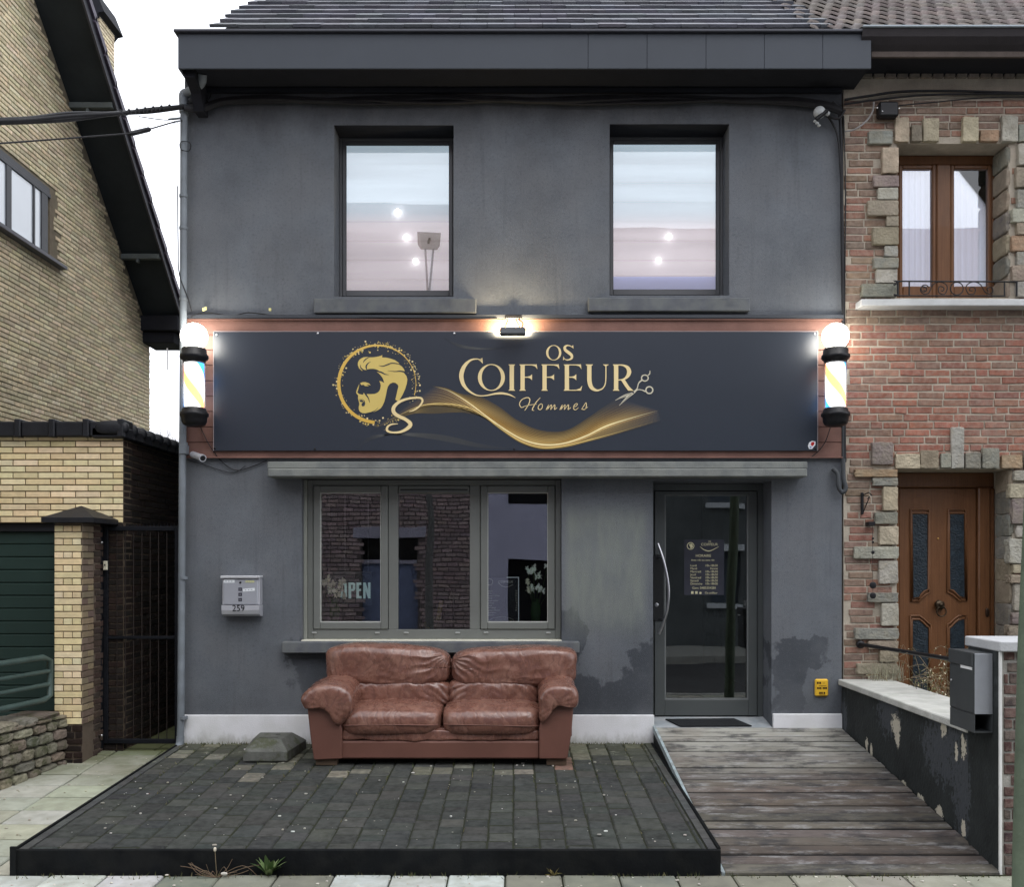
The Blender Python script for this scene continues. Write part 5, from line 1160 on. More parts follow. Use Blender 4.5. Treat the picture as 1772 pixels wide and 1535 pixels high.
for i, (a, c) in enumerate(rows_):
    zz = Z(1023 + i * 4.15, YP) - .006; addtext(mb, a, x0_ + .018, YP - .004, zz, .019, 'LEFT'); 
    if i < 9: addtext(mb, c, x1_ - .015, YP - .004, zz, .019, 'RIGHT')
addtext(mb, 'COIFFEUR', X(875, YP), YP - .004, Z(1009, YP), .030, 'CENTER')
for k in range(24):
    t0, t1 = 2 * PI * k / 24, 2 * PI * (k + 1) / 24
    for (cx_, cz_, rx_, rz_, w_) in ((X(847.5, YP), Z(1007.5, YP), .026, .026, .004), (X(868, YP), Z(1075, YP), .11, .035, .0025)):
        mb.face([(cx_ + (rx_ + e * w_) * math.cos(t), YP - .004, cz_ + (rz_ + e * w_) * math.sin(t)) for t, e in ((t0, 0), (t1, 0), (t1, 1), (t0, 1))])
for j in range(3): mb.box(X(856, YP), X(880, YP), YP - .0045, YP - .004, Z(1072 + j * 3.4, YP) - .002, Z(1072 + j * 3.4, YP))
pts = [(X(px, YP), Z(py, YP)) for px, py in ((862, 1009), (870, 1015), (878, 1016), (888, 1012))]
mb.tube([(a, YP - .004, b) for a, b in crom(pts, 5)], .002, 5)
mb.build('printed_prices', tx, pl_, fixn=False)
mb = MB(); mb.lathe((X(884, .24), .24, Z(1078.5, .24)), [(0, -.004), (.018, -.004), (.019, 0), (0, 0)], 18, axis='y'); tag(mb.build('gold_medallion', M('gold_disc', (.65, .50, .15), .4, .1)), 'small round gold disc at the foot of the price list', 'disc')
# poster on the door
YQ = DY + .012; po = thing('hours_poster', 'dark opening hours poster with gold print on the glass door', 'poster', (X(1217, YQ), YQ, Z(1030, YQ)))
mb = MB(); mb.box(X(1184, YQ), X(1253, YQ), YQ - .001, YQ + .002, Z(1030, YQ), Z(934, YQ)); mb.build('sheet', M('poster_dark', (.035, .037, .05), .4, .2, 5, 0), po)
pg = M('poster_gold', (.62, .58, .36), .5, .05, bump=0); mb = MB(); yq = YQ - .0025
addtext(mb, 'HORAIRE', X(1217, YQ), yq, Z(964, YQ), .034, 'CENTER', sx=1.0)
addtext(mb, 'Avec rdv ou sans rdv', X(1216, YQ), yq, Z(971, YQ), .025, 'CENTER')
for i, (a, c) in enumerate((('Lundi', '10h-18h30'), ('Mardi', 'Fermé'), ('Mercredi', '10h-18h30'), ('Jeudi', '10h-18h30'), ('Vendredi', '10h-18h30'), ('Samedi', '10h-18h30'), ('Dimanche', '10h-18h00'))):
    zz = Z(980.6 + i * 5.25, YQ); addtext(mb, a, X(1194.5, YQ), yq, zz, .027, 'LEFT'); addtext(mb, c, X(1242, YQ), yq, zz, .027, 'RIGHT')
addtext(mb, 'Gsm: 0485554281', X(1218.5, YQ), yq, Z(1019.5, YQ), .030, 'CENTER'); addtext(mb, 'Os-coiffeur', X(1230.5, YQ), yq, Z(1027.8, YQ), .025, 'CENTER')
for a in (1196, 1203): mb.box(X(a, YQ), X(a + 4, YQ), yq, yq + .0005, Z(1028, YQ), Z(1023.5, YQ))
mb.lathe((X(1212, YQ), yq, Z(1026.5, YQ)), [(0, 0), (.011, 0)], 12, axis='y')
addtext(mb, 'COIFFEUR', X(1227.5, YQ), yq, Z(944.5, YQ), .034, 'CENTER'); addtext(mb, 'OS', X(1228, YQ), yq, Z(938.5, YQ), .02, 'CENTER')
for k in range(24):
    t0, t1 = 2 * PI * k / 24, 2 * PI * (k + 1) / 24; cx_, cz_, r_ = X(1195, YQ), Z(945, YQ), .034
    mb.face([(cx_ + (r_ - e * .006) * math.cos(t), yq, cz_ + (r_ - e * .006) * math.sin(t)) for t, e in ((t0, 0), (t1, 0), (t1, 1), (t0, 1))])
for k in range(3): mb.face([(X(1195 + a, YQ), yq, Z(945 + b, YQ)) for a, b in ((-3, -3), (3, -4), (4, 2), (0, 5), (-1, 1))]) if k == 0 else None
pts = crom([(X(1211, YQ), Z(946, YQ)), (X(1219, YQ), Z(952, YQ)), (X(1229, YQ), Z(953.5, YQ)), (X(1244, YQ), Z(946, YQ))], 6)
mb.tube([(a, yq, b) for a, b in pts], [.001 + .004 * math.sin(PI * i / (len(pts) - 1)) for i in range(len(pts))], 5)
mb.build('gold_print', pg, po, fixn=False)
# barber chair deep in the shop
bc = thing('barber_chair', 'black barber chair with gold trim inside the shop behind the middle pane', 'chair', (X(752, 1), 1.1, .24))
bk = M('chair_black', (.012, .012, .013), .35, .1); gd = M('chair_gold', (.55, .42, .12), .3, .1, metal=.3)
xx = X(753, 1); mb = MB(); mb.sup((xx, 1.25, 1.12), (.17, .08, .32), 4, 8); mb.build('backrest', bk, bc)
mb = MB(); mb.sup((xx - .05, 1.0, .78), (.24, .24, .09), 4, 8); mb.build('seat', bk, bc)
mb = MB(); mb.box(X(757, .9), X(765, .9), .9, .93, Z(1074, .9), Z(1040, .9), .006, 0, (1, 1, 1), lambda v: Vector((v.x + (v.z - 1.2) * .18, v.y, v.z))); mb.build('gold_trim', gd, bc)
mb = MB(); mb.tube(crom([(X(735, .9), .9, Z(1078, .9)), (X(742, .9), .88, Z(1090, .9)), (X(752, .9), .9, Z(1097, .9))], 5), .018, 8); mb.build('armrest', gd, bc)
mb = MB(); mb.lathe((xx - .03, 1.05, .24), [(0, 0), (.28, 0), (.28, .03), (.05, .06), (.05, .46), (.12, .5)], 24); mb.build('base', steel, bc)
# ================================================================== red brick house on the right
NX = X(1460)
nb = thing('brick_house', 'red brick neighbouring house with rough stone surrounds and brown timber door', 'house', (3, 0, 0))
wx0, wx1, wz0, wz1 = X(1552), X(1746), Z(515), Z(248)
ox0, ox1, oz0, oz1 = X(1552), X(1752), -.0, Z(812)
NXE = 6.2
mortar = M('mortar_grey', (.42, .37, .30), .95, .2, 6, .6, 120)
brick_m = M('old_brick', (1, 1, 1), .92, .28, 16, .9, 120, attr=True, dist=.006, tint=(.36, .29, .24), tintamt=.30)
mb = MB(); wall_holes(mb, NX, NXE, -.2, 5.98, .004, .36, [(wx0, wx1, wz0, wz1), (ox0, ox1, oz0, oz1)]); mb.box(NXE - .3, NXE, .36, 7.8, -.2, 5.98)
RED = [(.27, .115, .080), (.31, .135, .095), (.24, .115, .085), (.28, .15, .11), (.22, .13, .095)]; DULL = [(.22, .15, .115), (.19, .135, .105), (.24, .165, .12), (.205, .145, .105), (.25, .135, .095)]
def skipn(mx, mz, b0, b1, z0, z1):
    x = NX + mx; z = -.2 + mz; b0 += NX; b1 += NX
    for (a, c, d, e) in ((wx0, wx1, wz0, wz1), (ox0, ox1, oz0, oz1)):
        if b1 > a - .004 and b0 < c + .004 and z1 - .2 > d and z0 - .2 < e: return True
    return False
class PalRow: pass
def bricks_n():
    ch = .0665; rows = int(6.0 / ch)
    for r in range(rows):
        zz = -.2 + r * ch; pal = RED if 2.55 < zz < 3.75 else (DULL if zz > 3.75 else RED[2:] + DULL)
        bricks(mb, (NX + .004, .004, zz), U, V, NF, NXE - NX - .004, ch - .001, ch,   .225, .014, .007, pal,
               lambda mx, mz, b0, b1, z0, z1, r=r: skipn(mx, mz + r * ch, b0, b1, z0 + r * ch, z1 + r * ch), 1, .0035, bond=R.random(), jag=.35, hdr=True)
bricks_n()
# dentil course under the eaves
for k in range(40):
    a = NX + .05 + k * .105; mb.box(a, a + .088, -.03, .003, Z(136), Z(125), .003, 1, vary((.20, .17, .14), .15))
mb.build('brick_wall', [mortar, brick_m], nb)
# stone surrounds
stone_m = M('field_stone', (1, 1, 1), .92, .25, 8, 1.0, 45, attr=True, dist=.012, tint=(.30, .27, .20), tintamt=.35)
ST = {'c': (.40, .345, .25), 'g': (.22, .22, .19), 'p': (.23, .185, .17), 'o': (.31, .215, .135), 'b': (.26, .22, .165), 'd': (.18, .17, .145), 'w': (.34, .33, .285)}
def stones(lst, depth=.026, back=.06):
    b_ = MB()
    for i, (x0, y0, x1, y1, k) in enumerate(lst):
        a, c, d_, e = X(x0), X(x1), Z(y1), Z(y0); rock(b_, ((a + c) / 2, .0 - depth / 2 + back / 2 - .01, (d_ + e) / 2), ((c - a) / 2, (depth + back) / 2 + R.uniform(-.006, .01), (e - d_) / 2), i + len(lst) * 3.1, 14, 26, .06, 0, vary(ST[k], .12))
    return b_
wl = [(1547,205,1571,247,'c'),(1575,219,1592,247,'b'),(1595,207,1622,247,'c'),(1663,205,1690,247,'c'),(1694,227,1725,247,'o'),(1731,203,1758,247,'w'),(1760,217,1790,247,'g'),
      (1501,229,1542,251,'g'),(1524,258,1552,302,'c'),(1509,306,1553,325,'p'),(1517,327,1552,347,'w'),(1499,349,1552,375,'b'),(1532,375,1553,393,'b'),(1508,395,1553,425,'b'),(1529,427,1552,445,'w'),(1509,448,1552,466,'g'),(1514,467,1551,491,'w'),(1489,493,1550,515,'g'),
      (1759,250,1800,288,'w'),(1755,291,1800,326,'b'),(1757,330,1800,362,'g'),(1748,363,1800,387,'w'),(1756,388,1790,408,'b'),(1748,409,1790,436,'o'),(1757,437,1790,460,'g'),(1748,461,1800,488,'b'),(1756,489,1800,515,'w')]
for nm, part_ in (('lintel_stones', wl[:7]), ('side_stones', wl[7:18]), ('side_stones', wl[18:])): stones(part_).build(nm, stone_m, nb)
b_ = MB()
for k in range(7):                       # right-hand jamb of the window reveal
    z0_ = wz0 + k * (wz1 - wz0) / 7; rock(b_, (wx1 - .004, .13, z0_ + .09), (.022, .13, .09), 70 + k, 6, 8, .1, 0, vary(ST[R.choice('gdbd')], .1))
b_.build('jamb_stones', stone_m, nb)
dl = [(1507,766,1543,805,'p'),(1548,786,1590,811,'c'),(1591,780,1622,811,'b'),(1626,785,1643,810,'g'),(1644,740,1666,811,'w'),(1668,784,1694,811,'d'),(1697,776,1726,811,'g'),(1731,788,1766,811,'o'),(1770,780,1800,811,'g'),
      (1477,813,1551,826,'o'),(1508,828,1551,841,'g'),(1526,843,1551,884,'c'),(1512,887,1551,907,'g'),(1519,911,1552,943,'c'),(1476,946,1552,967,'w'),(1519,970,1552,1010,'w'),(1500,1026,1552,1042,'g'),(1523,1044,1552,1083,'w'),(1478,1087,1552,1106,'g'),(1500,1109,1552,1123,'b'),(1520,1126,1552,1145,'b'),(1480,1148,1552,1166,'b'),
      (1752,815,1800,832,'w'),(1745,838,1800,862,'c'),(1748,864,1800,907,'p'),(1756,910,1800,930,'w'),(1743,933,1800,975,'w'),(1750,977,1800,992,'c'),(1745,995,1800,1009,'b'),(1752,1012,1800,1056,'w'),(1748,1060,1790,1080,'p'),(1742,1082,1800,1100,'b'),(1750,1103,1800,1140,'b'),(1748,1143,1800,1180,'g')]
for nm, part_ in (('lintel_stones', dl[:9]), ('side_stones', dl[9:22]), ('side_stones', dl[22:])): stones(part_).build(nm, stone_m, nb)
b_ = MB()
for k in range(12):
    z0_ = .1 + k * .2; rock(b_, (ox1 - .004, .13, z0_ + .1), (.025, .13, .1), 90 + k, 6, 8, .1, 0, vary(ST[R.choice('gddb')], .1))
b_.build('jamb_stones', stone_m, nb)
mb = MB(); mb.box(X(1490, -.14), NXE, -.14, .02, Z(529, -.14), Z(517, -.14), .006); mb.build('window_sill', M('pale_stone', (.52, .53, .53), .8, .12, 5, .3), nb)
# timber window
timber = M('varnished_timber', (.16, .072, .031), .45, .15, 3, .3, 60, stretch=(6, 6, 1), extra=timber_extra, coat=.15)
wf = MB(); Yw = .24; wf.box(wx0, wx1, Yw, Yw + .06, wz1 - .09, wz1 - .0, .01, 0)
ms = [X(q, Yw) for q in (1555, 1614, 1650, 1705, 1746)]
def bars(b_, a, c, d_, e, y0, y1): b_.box(a, c, y0, y1, d_, e, .008)
wf.box(wx0 + .001, ms[0] + .004, Yw, Yw + .06, wz0, wz1 - .09, .008); wf.box(ms[1] + .03, ms[2] - .03, Yw - .02, Yw + .06, wz0, wz1 - .09, .01); wf.box(ms[3] + .06, wx1 - .001, Yw, Yw + .06, wz0, wz1 - .09, .01)
wo = wf.build('window', timber, nb)
for (a, c) in ((ms[0], ms[1] + .03), (ms[2] - .03, ms[3] + .06)):
    s_ = MB(); frame_rect(s_, a, c, wz0 + .02, wz1 - .092, Yw - .008, Yw + .05, .035, .008, bot=.15); so_ = s_.build('sash', timber, wo)
    s_ = MB(); s_.box(a + .03, c - .03, Yw + .02, Yw + .026, wz0 + .15, wz1 - .11); s_.build('pane', glass_up, so_)
mb = MB(); 
for k in range(2):
    a, c = (ms[0], ms[1] + .04) if k == 0 else (ms[2] - .04, ms[3] + .06); n_ = 26; vs = []
    for i in range(n_ + 1):
        xx = a + (c - a) * i / n_; yy = Yw + .10 + .012 * math.sin(i * 1.7 + k); vs += [(xx, yy, wz0), (xx, yy, wz1 - .08)]
    mb.mesh(vs, [(2 * i, 2 * i + 2, 2 * i + 3, 2 * i + 1) for i in range(n_)], 0, (1, 1, 1), True)
tag(mb.build('net_curtain', M('curtain_white', (.82, .84, .95), .9, .04, 3, .05, emit=(.82, .86, 1.0), es=.45), fixn=False), 'white net curtain behind the timber window of the brick house', 'curtain')  # faint glow put into the curtain to brighten it
mb = MB(); mb.box(NX + .2, NXE - .5, .7, .72, 0, 5.9); mb.build('interior', M('interior_dark2', (.03, .028, .03)), nb)
# wrought iron guard
gi = M('wrought_iron', (.012, .012, .014), .5, .2); mb = MB(); Yg = -.10
g = lambda a, b: (X(1500 + a / 6.515, Yg), Yg, Z(480 + b / 6.515, Yg))
mb.tube([g(310, 42), g(1700, 48)], .007, 6); mb.tube([g(310, 205), g(1560, 208)], .006, 6)
for a in (350, 478, 1552, 1690): mb.tube([g(a, 44), g(a, 212)], .009 if a in (350, 1690) else .007, 6)
for (a, b, q) in ((320, 60, 30), (320, 200, -8)): mb.tube([g(350, b - q * .3), g(305, b + q * .8)], .009, 6)
circ = lambda cx_, cy_, r_, t0, t1, n_=20: [g(cx_ + r_ * math.cos(t0 + (t1 - t0) * k / n_), cy_ + r_ * math.sin(t0 + (t1 - t0) * k / n_)) for k in range(n_ + 1)]
mb.tube(circ(1015, 125, 72, 0, 2 * PI, 28), .005, 6)
def spiral(cx_, cy_, r0, r1, t0, t1, n_=26): return [g(cx_ + (r0 + (r1 - r0) * k / n_) * math.cos(t0 + (t1 - t0) * k / n_), cy_ + (r0 + (r1 - r0) * k / n_) * math.sin(t0 + (t1 - t0) * k / n_)) for k in range(n_ + 1)]
mb.tube(spiral(650, 130, 12, 52, -2.5, PI * .5 + PI * 2 - 2 * PI * 1.0 + PI * 1.4) , .0045, 6)
mb.tube(crom([g(650, 190), g(700, 170), g(740, 90), g(790, 55), g(850, 55), g(900, 90), g(905, 140), g(870, 190), g(820, 175), g(805, 130), g(830, 100), g(870, 120), g(860, 150), g(835, 148)], 6), .0045, 6)
mb.tube(crom([g(1385, 190), g(1330, 160), g(1290, 90), g(1240, 55), g(1180, 52), g(1130, 85), g(1118, 130), g(1150, 185), g(1205, 185), g(1225, 140), g(1205, 108), g(1165, 115), g(1160, 145), g(1190, 150)], 6), .0045, 6)
mb.tube(crom([g(650, 190), g(610, 160), g(606, 125), g(640, 102), g(672, 120), g(665, 152), g(640, 140)], 6), .0045, 6); mb.tube(crom([g(1385, 190), g(1420, 160), g(1415, 120), g(1385, 110), g(1355, 130), g(1370, 155)], 6), .0045, 6)
mb.build('window_guard', gi, nb)
# timber door
Yd = .30; dm = M('oak_door', (.175, .076, .031), .42, .15, 3, .35, 60, stretch=(6, 6, 1), extra=timber_extra, coat=.2)
fr = MB(); fr.box(ox0, ox1, Yd + .02, Yd + .09, oz1 - .14, oz1 - .0, .01); fr.box(ox0, X(1556, Yd), Yd, Yd + .08, oz0, oz1 - .14, .006); fr.box(X(1692, Yd), X(1712, Yd), Yd - .02, Yd + .08, oz0, oz1 - .14, .01); fr.box(X(1713, Yd), ox1 + .0, Yd, Yd + .07, oz0, oz1 - .14, .014); fr.box(X(1722, Yd), X(1727, Yd), Yd - .012, Yd, oz0, oz1 - .14, .005)
fo = fr.build('front_door', dm, nb)
lx0, lx1, lz1 = X(1557, Yd), X(1691, Yd), oz1 - .145; lf = MB(); lf.box(lx0, lx1, Yd + .02, Yd + .06, oz0, lz1, .006)
k_ = 5.906; d_ = lambda a, b: (X(1560 + a / k_, Yd), Z(840 + b / k_, Yd))
def mould(b_, pts, y, r_, n_=1): b_.tube([(a, y, c) for a, c in pts], r_, 8)
panels = [[(108, 285), (283, 285), (283, 1062), (240, 1085), (205, 1120), (190, 1152), (118, 1152)], [(492, 285), (655, 285), (662, 1145), (600, 1148), (570, 1115), (535, 1080), (492, 1062)],
          [(112, 1372), (190, 1372), (225, 1400), (262, 1440), (290, 1462), (290, 2230), (112, 2230)], [(492, 1462), (520, 1440), (555, 1400), (590, 1372), (660, 1372), (660, 2230), (492, 2230)]]
lo_ = lf.build('door_leaf', dm, fo)
for i, pn in enumerate(panels):
    P2 = [d_(a, b) for a, b in pn]; b_ = MB(); b_.extrude(P2, Yd + .013, Yd + .0195); b_.build('glass_panel', M('leaded_glass', (.018, .028, .038), .3, .5, 22, .8, 60, spec=.35), lo_)
    cx_, cz_ = sum(p[0] for p in P2) / len(P2), sum(p[1] for p in P2) / len(P2); b_ = MB(); cl = P2 + [P2[0], P2[1]]; mould(b_, cl, Yd + .012, .010)
    off = []; 
    for (a, c) in P2: l = math.hypot(a - cx_, c - cz_); off.append((a + (a - cx_) / l * .034, c + (c - cz_) / l * .034))
    mould(b_, off + [off[0], off[1]], Yd + .014, .009); b_.build('moulding', dm, lo_)
b_ = MB(); kx, kz = d_(388, 1225); b_.sup((kx, Yd - .0, kz), (.044, .035, .044), 2.4, 6, lambda w, u: wr(w, u, .012, 30, 2)); b_.sup((kx, Yd - .03, kz + .005), (.02, .022, .016), 2.2, 5)
tpts = [(kx + .006 + .043 * math.cos(t * PI / 10), Yd - .03, kz - .058 + .045 * math.sin(t * PI / 10)) for t in range(21)]; b_.tube(tpts, .006, 8); b_.build('lion_knocker', M('dark_bronze', (.06, .045, .03), .38, .2, 30, .4, metal=.8), lo_)
b_ = MB(); a, c = d_(384, 545); b_.lathe((a, Yd + .02, c), [(0, -.008), (.008, -.006), (.010, 0)], 12, axis='y'); b_.build('peephole', M('brass', (.5, .3, .1), .3, metal=.8), lo_)
b_ = MB(); a, c = d_(864, 1300); b_.sup((a, Yd - .02, c), (.018, .015, .042), 3, 5); b_.build('keyhole_plate', M('dark_bronze2', (.05, .03, .02), .4, metal=.6), fo)
mb = MB(); mb.box(ox0, ox1, -.3, .3, -.1, oz0 - .0, .01); mb.build('door_step', M('step_stone', (.3, .3, .28)), nb)
# gutter, soffit, pantile roof
gx0 = X(1492, -.44); gp = [(-.46, Z(46, -.46)), (-.44, Z(62, -.44)), (-.40, Z(74, -.42)), (-.36, Z(84, -.40)), (-.33, Z(84, -.38)), (-.33, Z(46, -.46) - .02), (-.44, Z(46, -.46) - .02), (-.45, Z(46, -.46))]
mb = MB(); mb.extrude(gp, gx0, NXE, plane='yz'); mb.build('gutter', M('gutter_dark', (.030, .026, .028), .6, .25, 3, .2), nb)
mb = MB(); mb.box(gx0 - .004, NXE, -.475, -.455, Z(46, -.46) - .004, Z(46, -.46) + .012, .004); mb.build('gutter_lip', M('gutter_lip', (.33, .38, .42), .4, .1), nb)
mb = MB(); zg = Z(98, -.36); mb.box(X(1508, -.36), NXE, -.36, -.335, zg, Z(83, -.36), .004); mb.build('eaves_board', M('eaves_brown', (.095, .075, .065), .8, .2, 5, .3), nb)
mb = MB(); mb.box(X(1508, -.36) + .01, NXE, -.334, .0, zg + .03, zg + .05); mb.build('soffit', dark_m, nb)
mb = MB(); ex0, ex1 = X(1400, -.38), NXE; nx = int((ex1 - ex0) / .0185); rows = 24; expo = .24; L_ = math.hypot(1, .767); uy, uz = 1 / L_, .767 / L_; tile_cols = [(.185, .160, .150), (.165, .145, .138), (.20, .172, .16), (.15, .132, .125)]
for r in range(rows):
    vs = []; fs = []; cols = []; per = .15; xo = (-.0 if r % 2 else per / 2)
    tc = {}
    for i in range(nx + 1):
        xx = ex0 + (ex1 - ex0) * i / nx; ph = ((xx + xo) / per) % 1; h_ = .020 * math.sin(2 * PI * ph) + .006 * math.sin(4 * PI * ph + 1)
        sc_ = .022 * math.cos(2 * PI * ph)
        for (s_, lift) in ((r * expo - .012 + sc_, .012), (r * expo + sc_, .034), (r * expo + expo * 1.1 + 0, .004)):
            vs.append((xx, -.38 + uy * s_ - uz * (h_ + lift), EZ - .0 + uz * s_ + uy * (h_ + lift)))
    for i in range(nx):
        k = int((ex0 + (ex1 - ex0) * i / nx + xo) / per)
        if k not in tc: tc[k] = vary(R.choice(tile_cols), .2)
        for j in (0, 1): fs.append((i * 3 + j, i * 3 + 3 + j, i * 3 + 4 + j, i * 3 + 1 + j)); cols.append(tc[k])
    mb.mesh(vs, fs, 0, (1, 1, .99), True, cols)
mb.build('pantile_roof', M('clay_pantile', (1, 1, 1), .88, .25, 12, .6, 60, attr=True, tint=(.13, .12, .11), tintamt=.35), nb, fixn=False)
mb = MB(); mb.extrude([(-.30, EZ - .05), (4.1, EZ - .08 + .767 * 4.5), (8.4, EZ - .1), (8.0, 5.98), (0, 5.98)], 2.93, NXE - .02, plane='yz'); mb.build('roof_structure', dark_m, nb)
# wall fittings
mb = MB(); Yk = -.06; mb.box(X(1493, Yk), X(1497, Yk), -.03, -.005, Z(890, Yk), Z(852, Yk), .003); mb.tube(crom([(X(1497, Yk), -.02, Z(856, Yk)), (X(1503, -.1), -.10, Z(853, -.1)), (X(1509, -.16), -.16, Z(858, -.16))], 5), .005, 6); mb.tube(crom([(X(1497, Yk), -.02, Z(886, Yk)), (X(1501, -.1), -.08, Z(872, -.1)), (X(1504, -.12), -.13, Z(860, -.12)), (X(1499, -.1), -.12, Z(864, -.1))], 5), .004, 6)
tag(mb.build('wall_hook', gi), 'small wrought iron wall hook on the bricks left of the timber door', 'hook')
wc = thing('wind_chime', 'thin dark hanging chime of discs on the bricks left of the timber door', 'wind chime', (X(1510, -.08), -.08, Z(1036, -.08)))
mb = MB(); mb.tube([(X(1509.5, -.08), -.08, Z(905, -.08)), (X(1510.5, -.08), -.08, Z(1030, -.08))], .0018, 5); mb.build('cord', gi, wc)
mb = MB(); mb.box(X(1503, -.08), X(1514, -.08), -.09, .0, Z(910, -.08), Z(903, -.08), .003); mb.build('holder', gi, wc)
for (py, r_) in ((932, .010), (938.5, .011), (956, .015), (1013, .030), (1031, .028)):
    b_ = MB(); b_.sup((X(1510.3, -.08), -.085, Z(py, -.08)), (r_, .008, r_), 2.2, 5); b_.build('disc', gi, wc)

# ================================================================== garden wall with coping, pillar, letterbox, railing
GX0, GX1 = 2.907, 3.29; gy1 = -2.42
gw_ = thing('garden_wall', 'black painted garden wall with flaking plaster and pale coping beside the ramp', 'wall', ((GX0 + GX1) / 2, -1.2, -.1))
mb = MB(); wt = Z(1175) - .055; n_ = 24
mb.mesh([(GX0, -.005, -.2), (GX0, gy1, -.25), (GX0, gy1, wt), (GX0, -.005, wt), (GX1, -.005, -.2), (GX1, gy1, -.25), (GX1, gy1, wt), (GX1, -.005, wt)], [(0, 1, 2, 3), (4, 7, 6, 5), (3, 2, 6, 7)])
flake = M('flaking_black_paint', (.027, .031, .031), .85, .3, 4, .5, 40, dist=.01, extra=rustpaint_extra)
mb.build('wall_face', flake, gw_)
mb = MB(); cut = [-.003, -1.02, -1.9, gy1]
for a, c in zip(cut[:-1], cut[1:]): mb.box(GX0 - .035, GX1 + .05, c + .003, a, wt, wt + .052, .007)
mb.build('coping', M('pale_coping', (.56, .56, .52), .85, .15, 5, .5, 90, tint=(.40, .41, .36), tintamt=.4), gw_)
pi_ = thing('brick_pillar', 'dark red brick gate pillar with pale slab cap at the right end of the garden wall', 'pillar', (3.1, -2.62, -.2))
PX0, PX1, PY0, PY1 = 2.880, 3.26, -2.82, -2.425; pzt = Z(1128, -2.82)
mb = MB(); mb.box(PX0 + .004, PX1, PY0 + .012, PY1, -.25, pzt, 0, 0)
bricks(mb, (PX0 + .03, PY0 + .012, -.2), U, V, NF, PX1 - PX0 - .03, pzt + .2, .0675, .21, .014, .010, [(.085, .045, .042), (.065, .042, .042), (.11, .062, .055), (.09, .075, .068)], None, 1, .004, jag=.4, hdr=True)
bricks(mb, (PX1, PY0 + .012, -.2), Vector((0, 1, 0)), V, U, PY1 - PY0, pzt + .2, .0675, .21, .014, .008, [(.13, .060, .050), (.10, .055, .05)], None, 1, .004, jag=.4)
mb.build('shaft', [M('mortar_pale', (.34, .33, .30), .95, .2, 9, .6), brick_m], pi_)
mb = MB(); mb.box(PX0 - .002, PX0 + .0035, PY0 + .012, PY1, -.25, pzt - .001); mb.build('painted_side', flake, pi_)
mb = MB(); mb.box(PX0 - .004, PX0 + .012, PY0 - .004, PY0 + .011, -.19, pzt - .002, .002); mb.build('corner_bead', M('bead_white', (.80, .80, .78), .5, .1), pi_)
mb = MB(); mb.box(PX0 - .015, PX1 + .04, PY0 - .03, PY1 + .02, pzt + .001, pzt + .062, .006); mb.build('cap', M('pale_cap', (.50, .51, .52), .8, .12, 5, .3), pi_)
mbx = thing('mailbox', 'dark grey metal mailbox with silver side mounted on the brick gate pillar', 'mailbox', (2.82, -2.58, Z(1268, -2.74)))
bx_0, bx_1, by0, by1 = 2.763, 2.876, -2.745, -2.425; bz0, bz1 = Z(1269, by0), Z(1131, by0)
mb = MB(); dk = M('mailbox_dark', (.060, .065, .068), .45, .1, 4, .1, 120); zm = Z(1237, by0)
mb.box(bx_0, bx_1, by0 + .004, by1, zm, bz1, .003); mb.box(bx_0, bx_0 + .006, by0, by1, bz0, zm - .0015, .001); mb.box(bx_0 + .006, bx_1, by0 + .0, by1, bz0, bz0 + .006, .001); mb.box(bx_0 + .007, bx_1, by1 - .006, by1 - .001, bz0 + .006, zm - .001); mb.box(bx_1 - .004, bx_1 - .0005, by0, by1 - .007, bz0 + .006, zm - .001); mb.build('body', dk, mbx)
mb = MB(); mb.box(bx_0 + .004, bx_1 - .002, by0 - .0005, by0 + .0035, zm + .002, bz1 - .003, .001); mb.build('silver_side', M('galvanised', (.50, .52, .56), .35, .12, 3, .1, 90, metal=.5), mbx)
mb = MB(); mb.box(bx_0 - .012, bx_0 - .0005, by0 + .004, by1 - .002, bz1 - .085, bz1 + .004, .004); mb.build('flap', dk, mbx)
mb = MB(); mb.box(bx_0 - .004, bx_0 - .0004, by0 + .008, by1 - .006, zm + .01, bz1 - .095, .001); mb.build('front_door', dk, mbx)
mb = MB(); zl = Z(1156, by0); mb.box(bx_0 - .008, bx_0 - .0045, by0 + .015, by0 + .16, zl - .016, zl + .018); mb.build('name_label', M('label_white2', (.85, .85, .85), .4, .02, bump=0), mbx)
mb = MB(); mb.sup((bx_0 - .008, by1 - .035, Z(1176, by1)), (.006, .008, .008), 2, 4); mb.build('lock', steel, mbx)
mb = MB(); b_ = (3.30, Z(1115, -.02)); mb.tube([(X(1486, -.03), -.03, Z(1115, -.03)), (3.27, -1.36, Z(1115) - .0), (3.24, -2.45, Z(1115) - .01)], .017, 10); mb.lathe((X(1488, -.03), -.03, Z(1115)), [(0, -.03), (.034, -.03), (.036, 0), (.02, .012), (0, .012)], 14, axis='y')
tag(mb.build('handrail', black_pl), 'black tubular handrail above the pale coping of the garden wall', 'handrail')
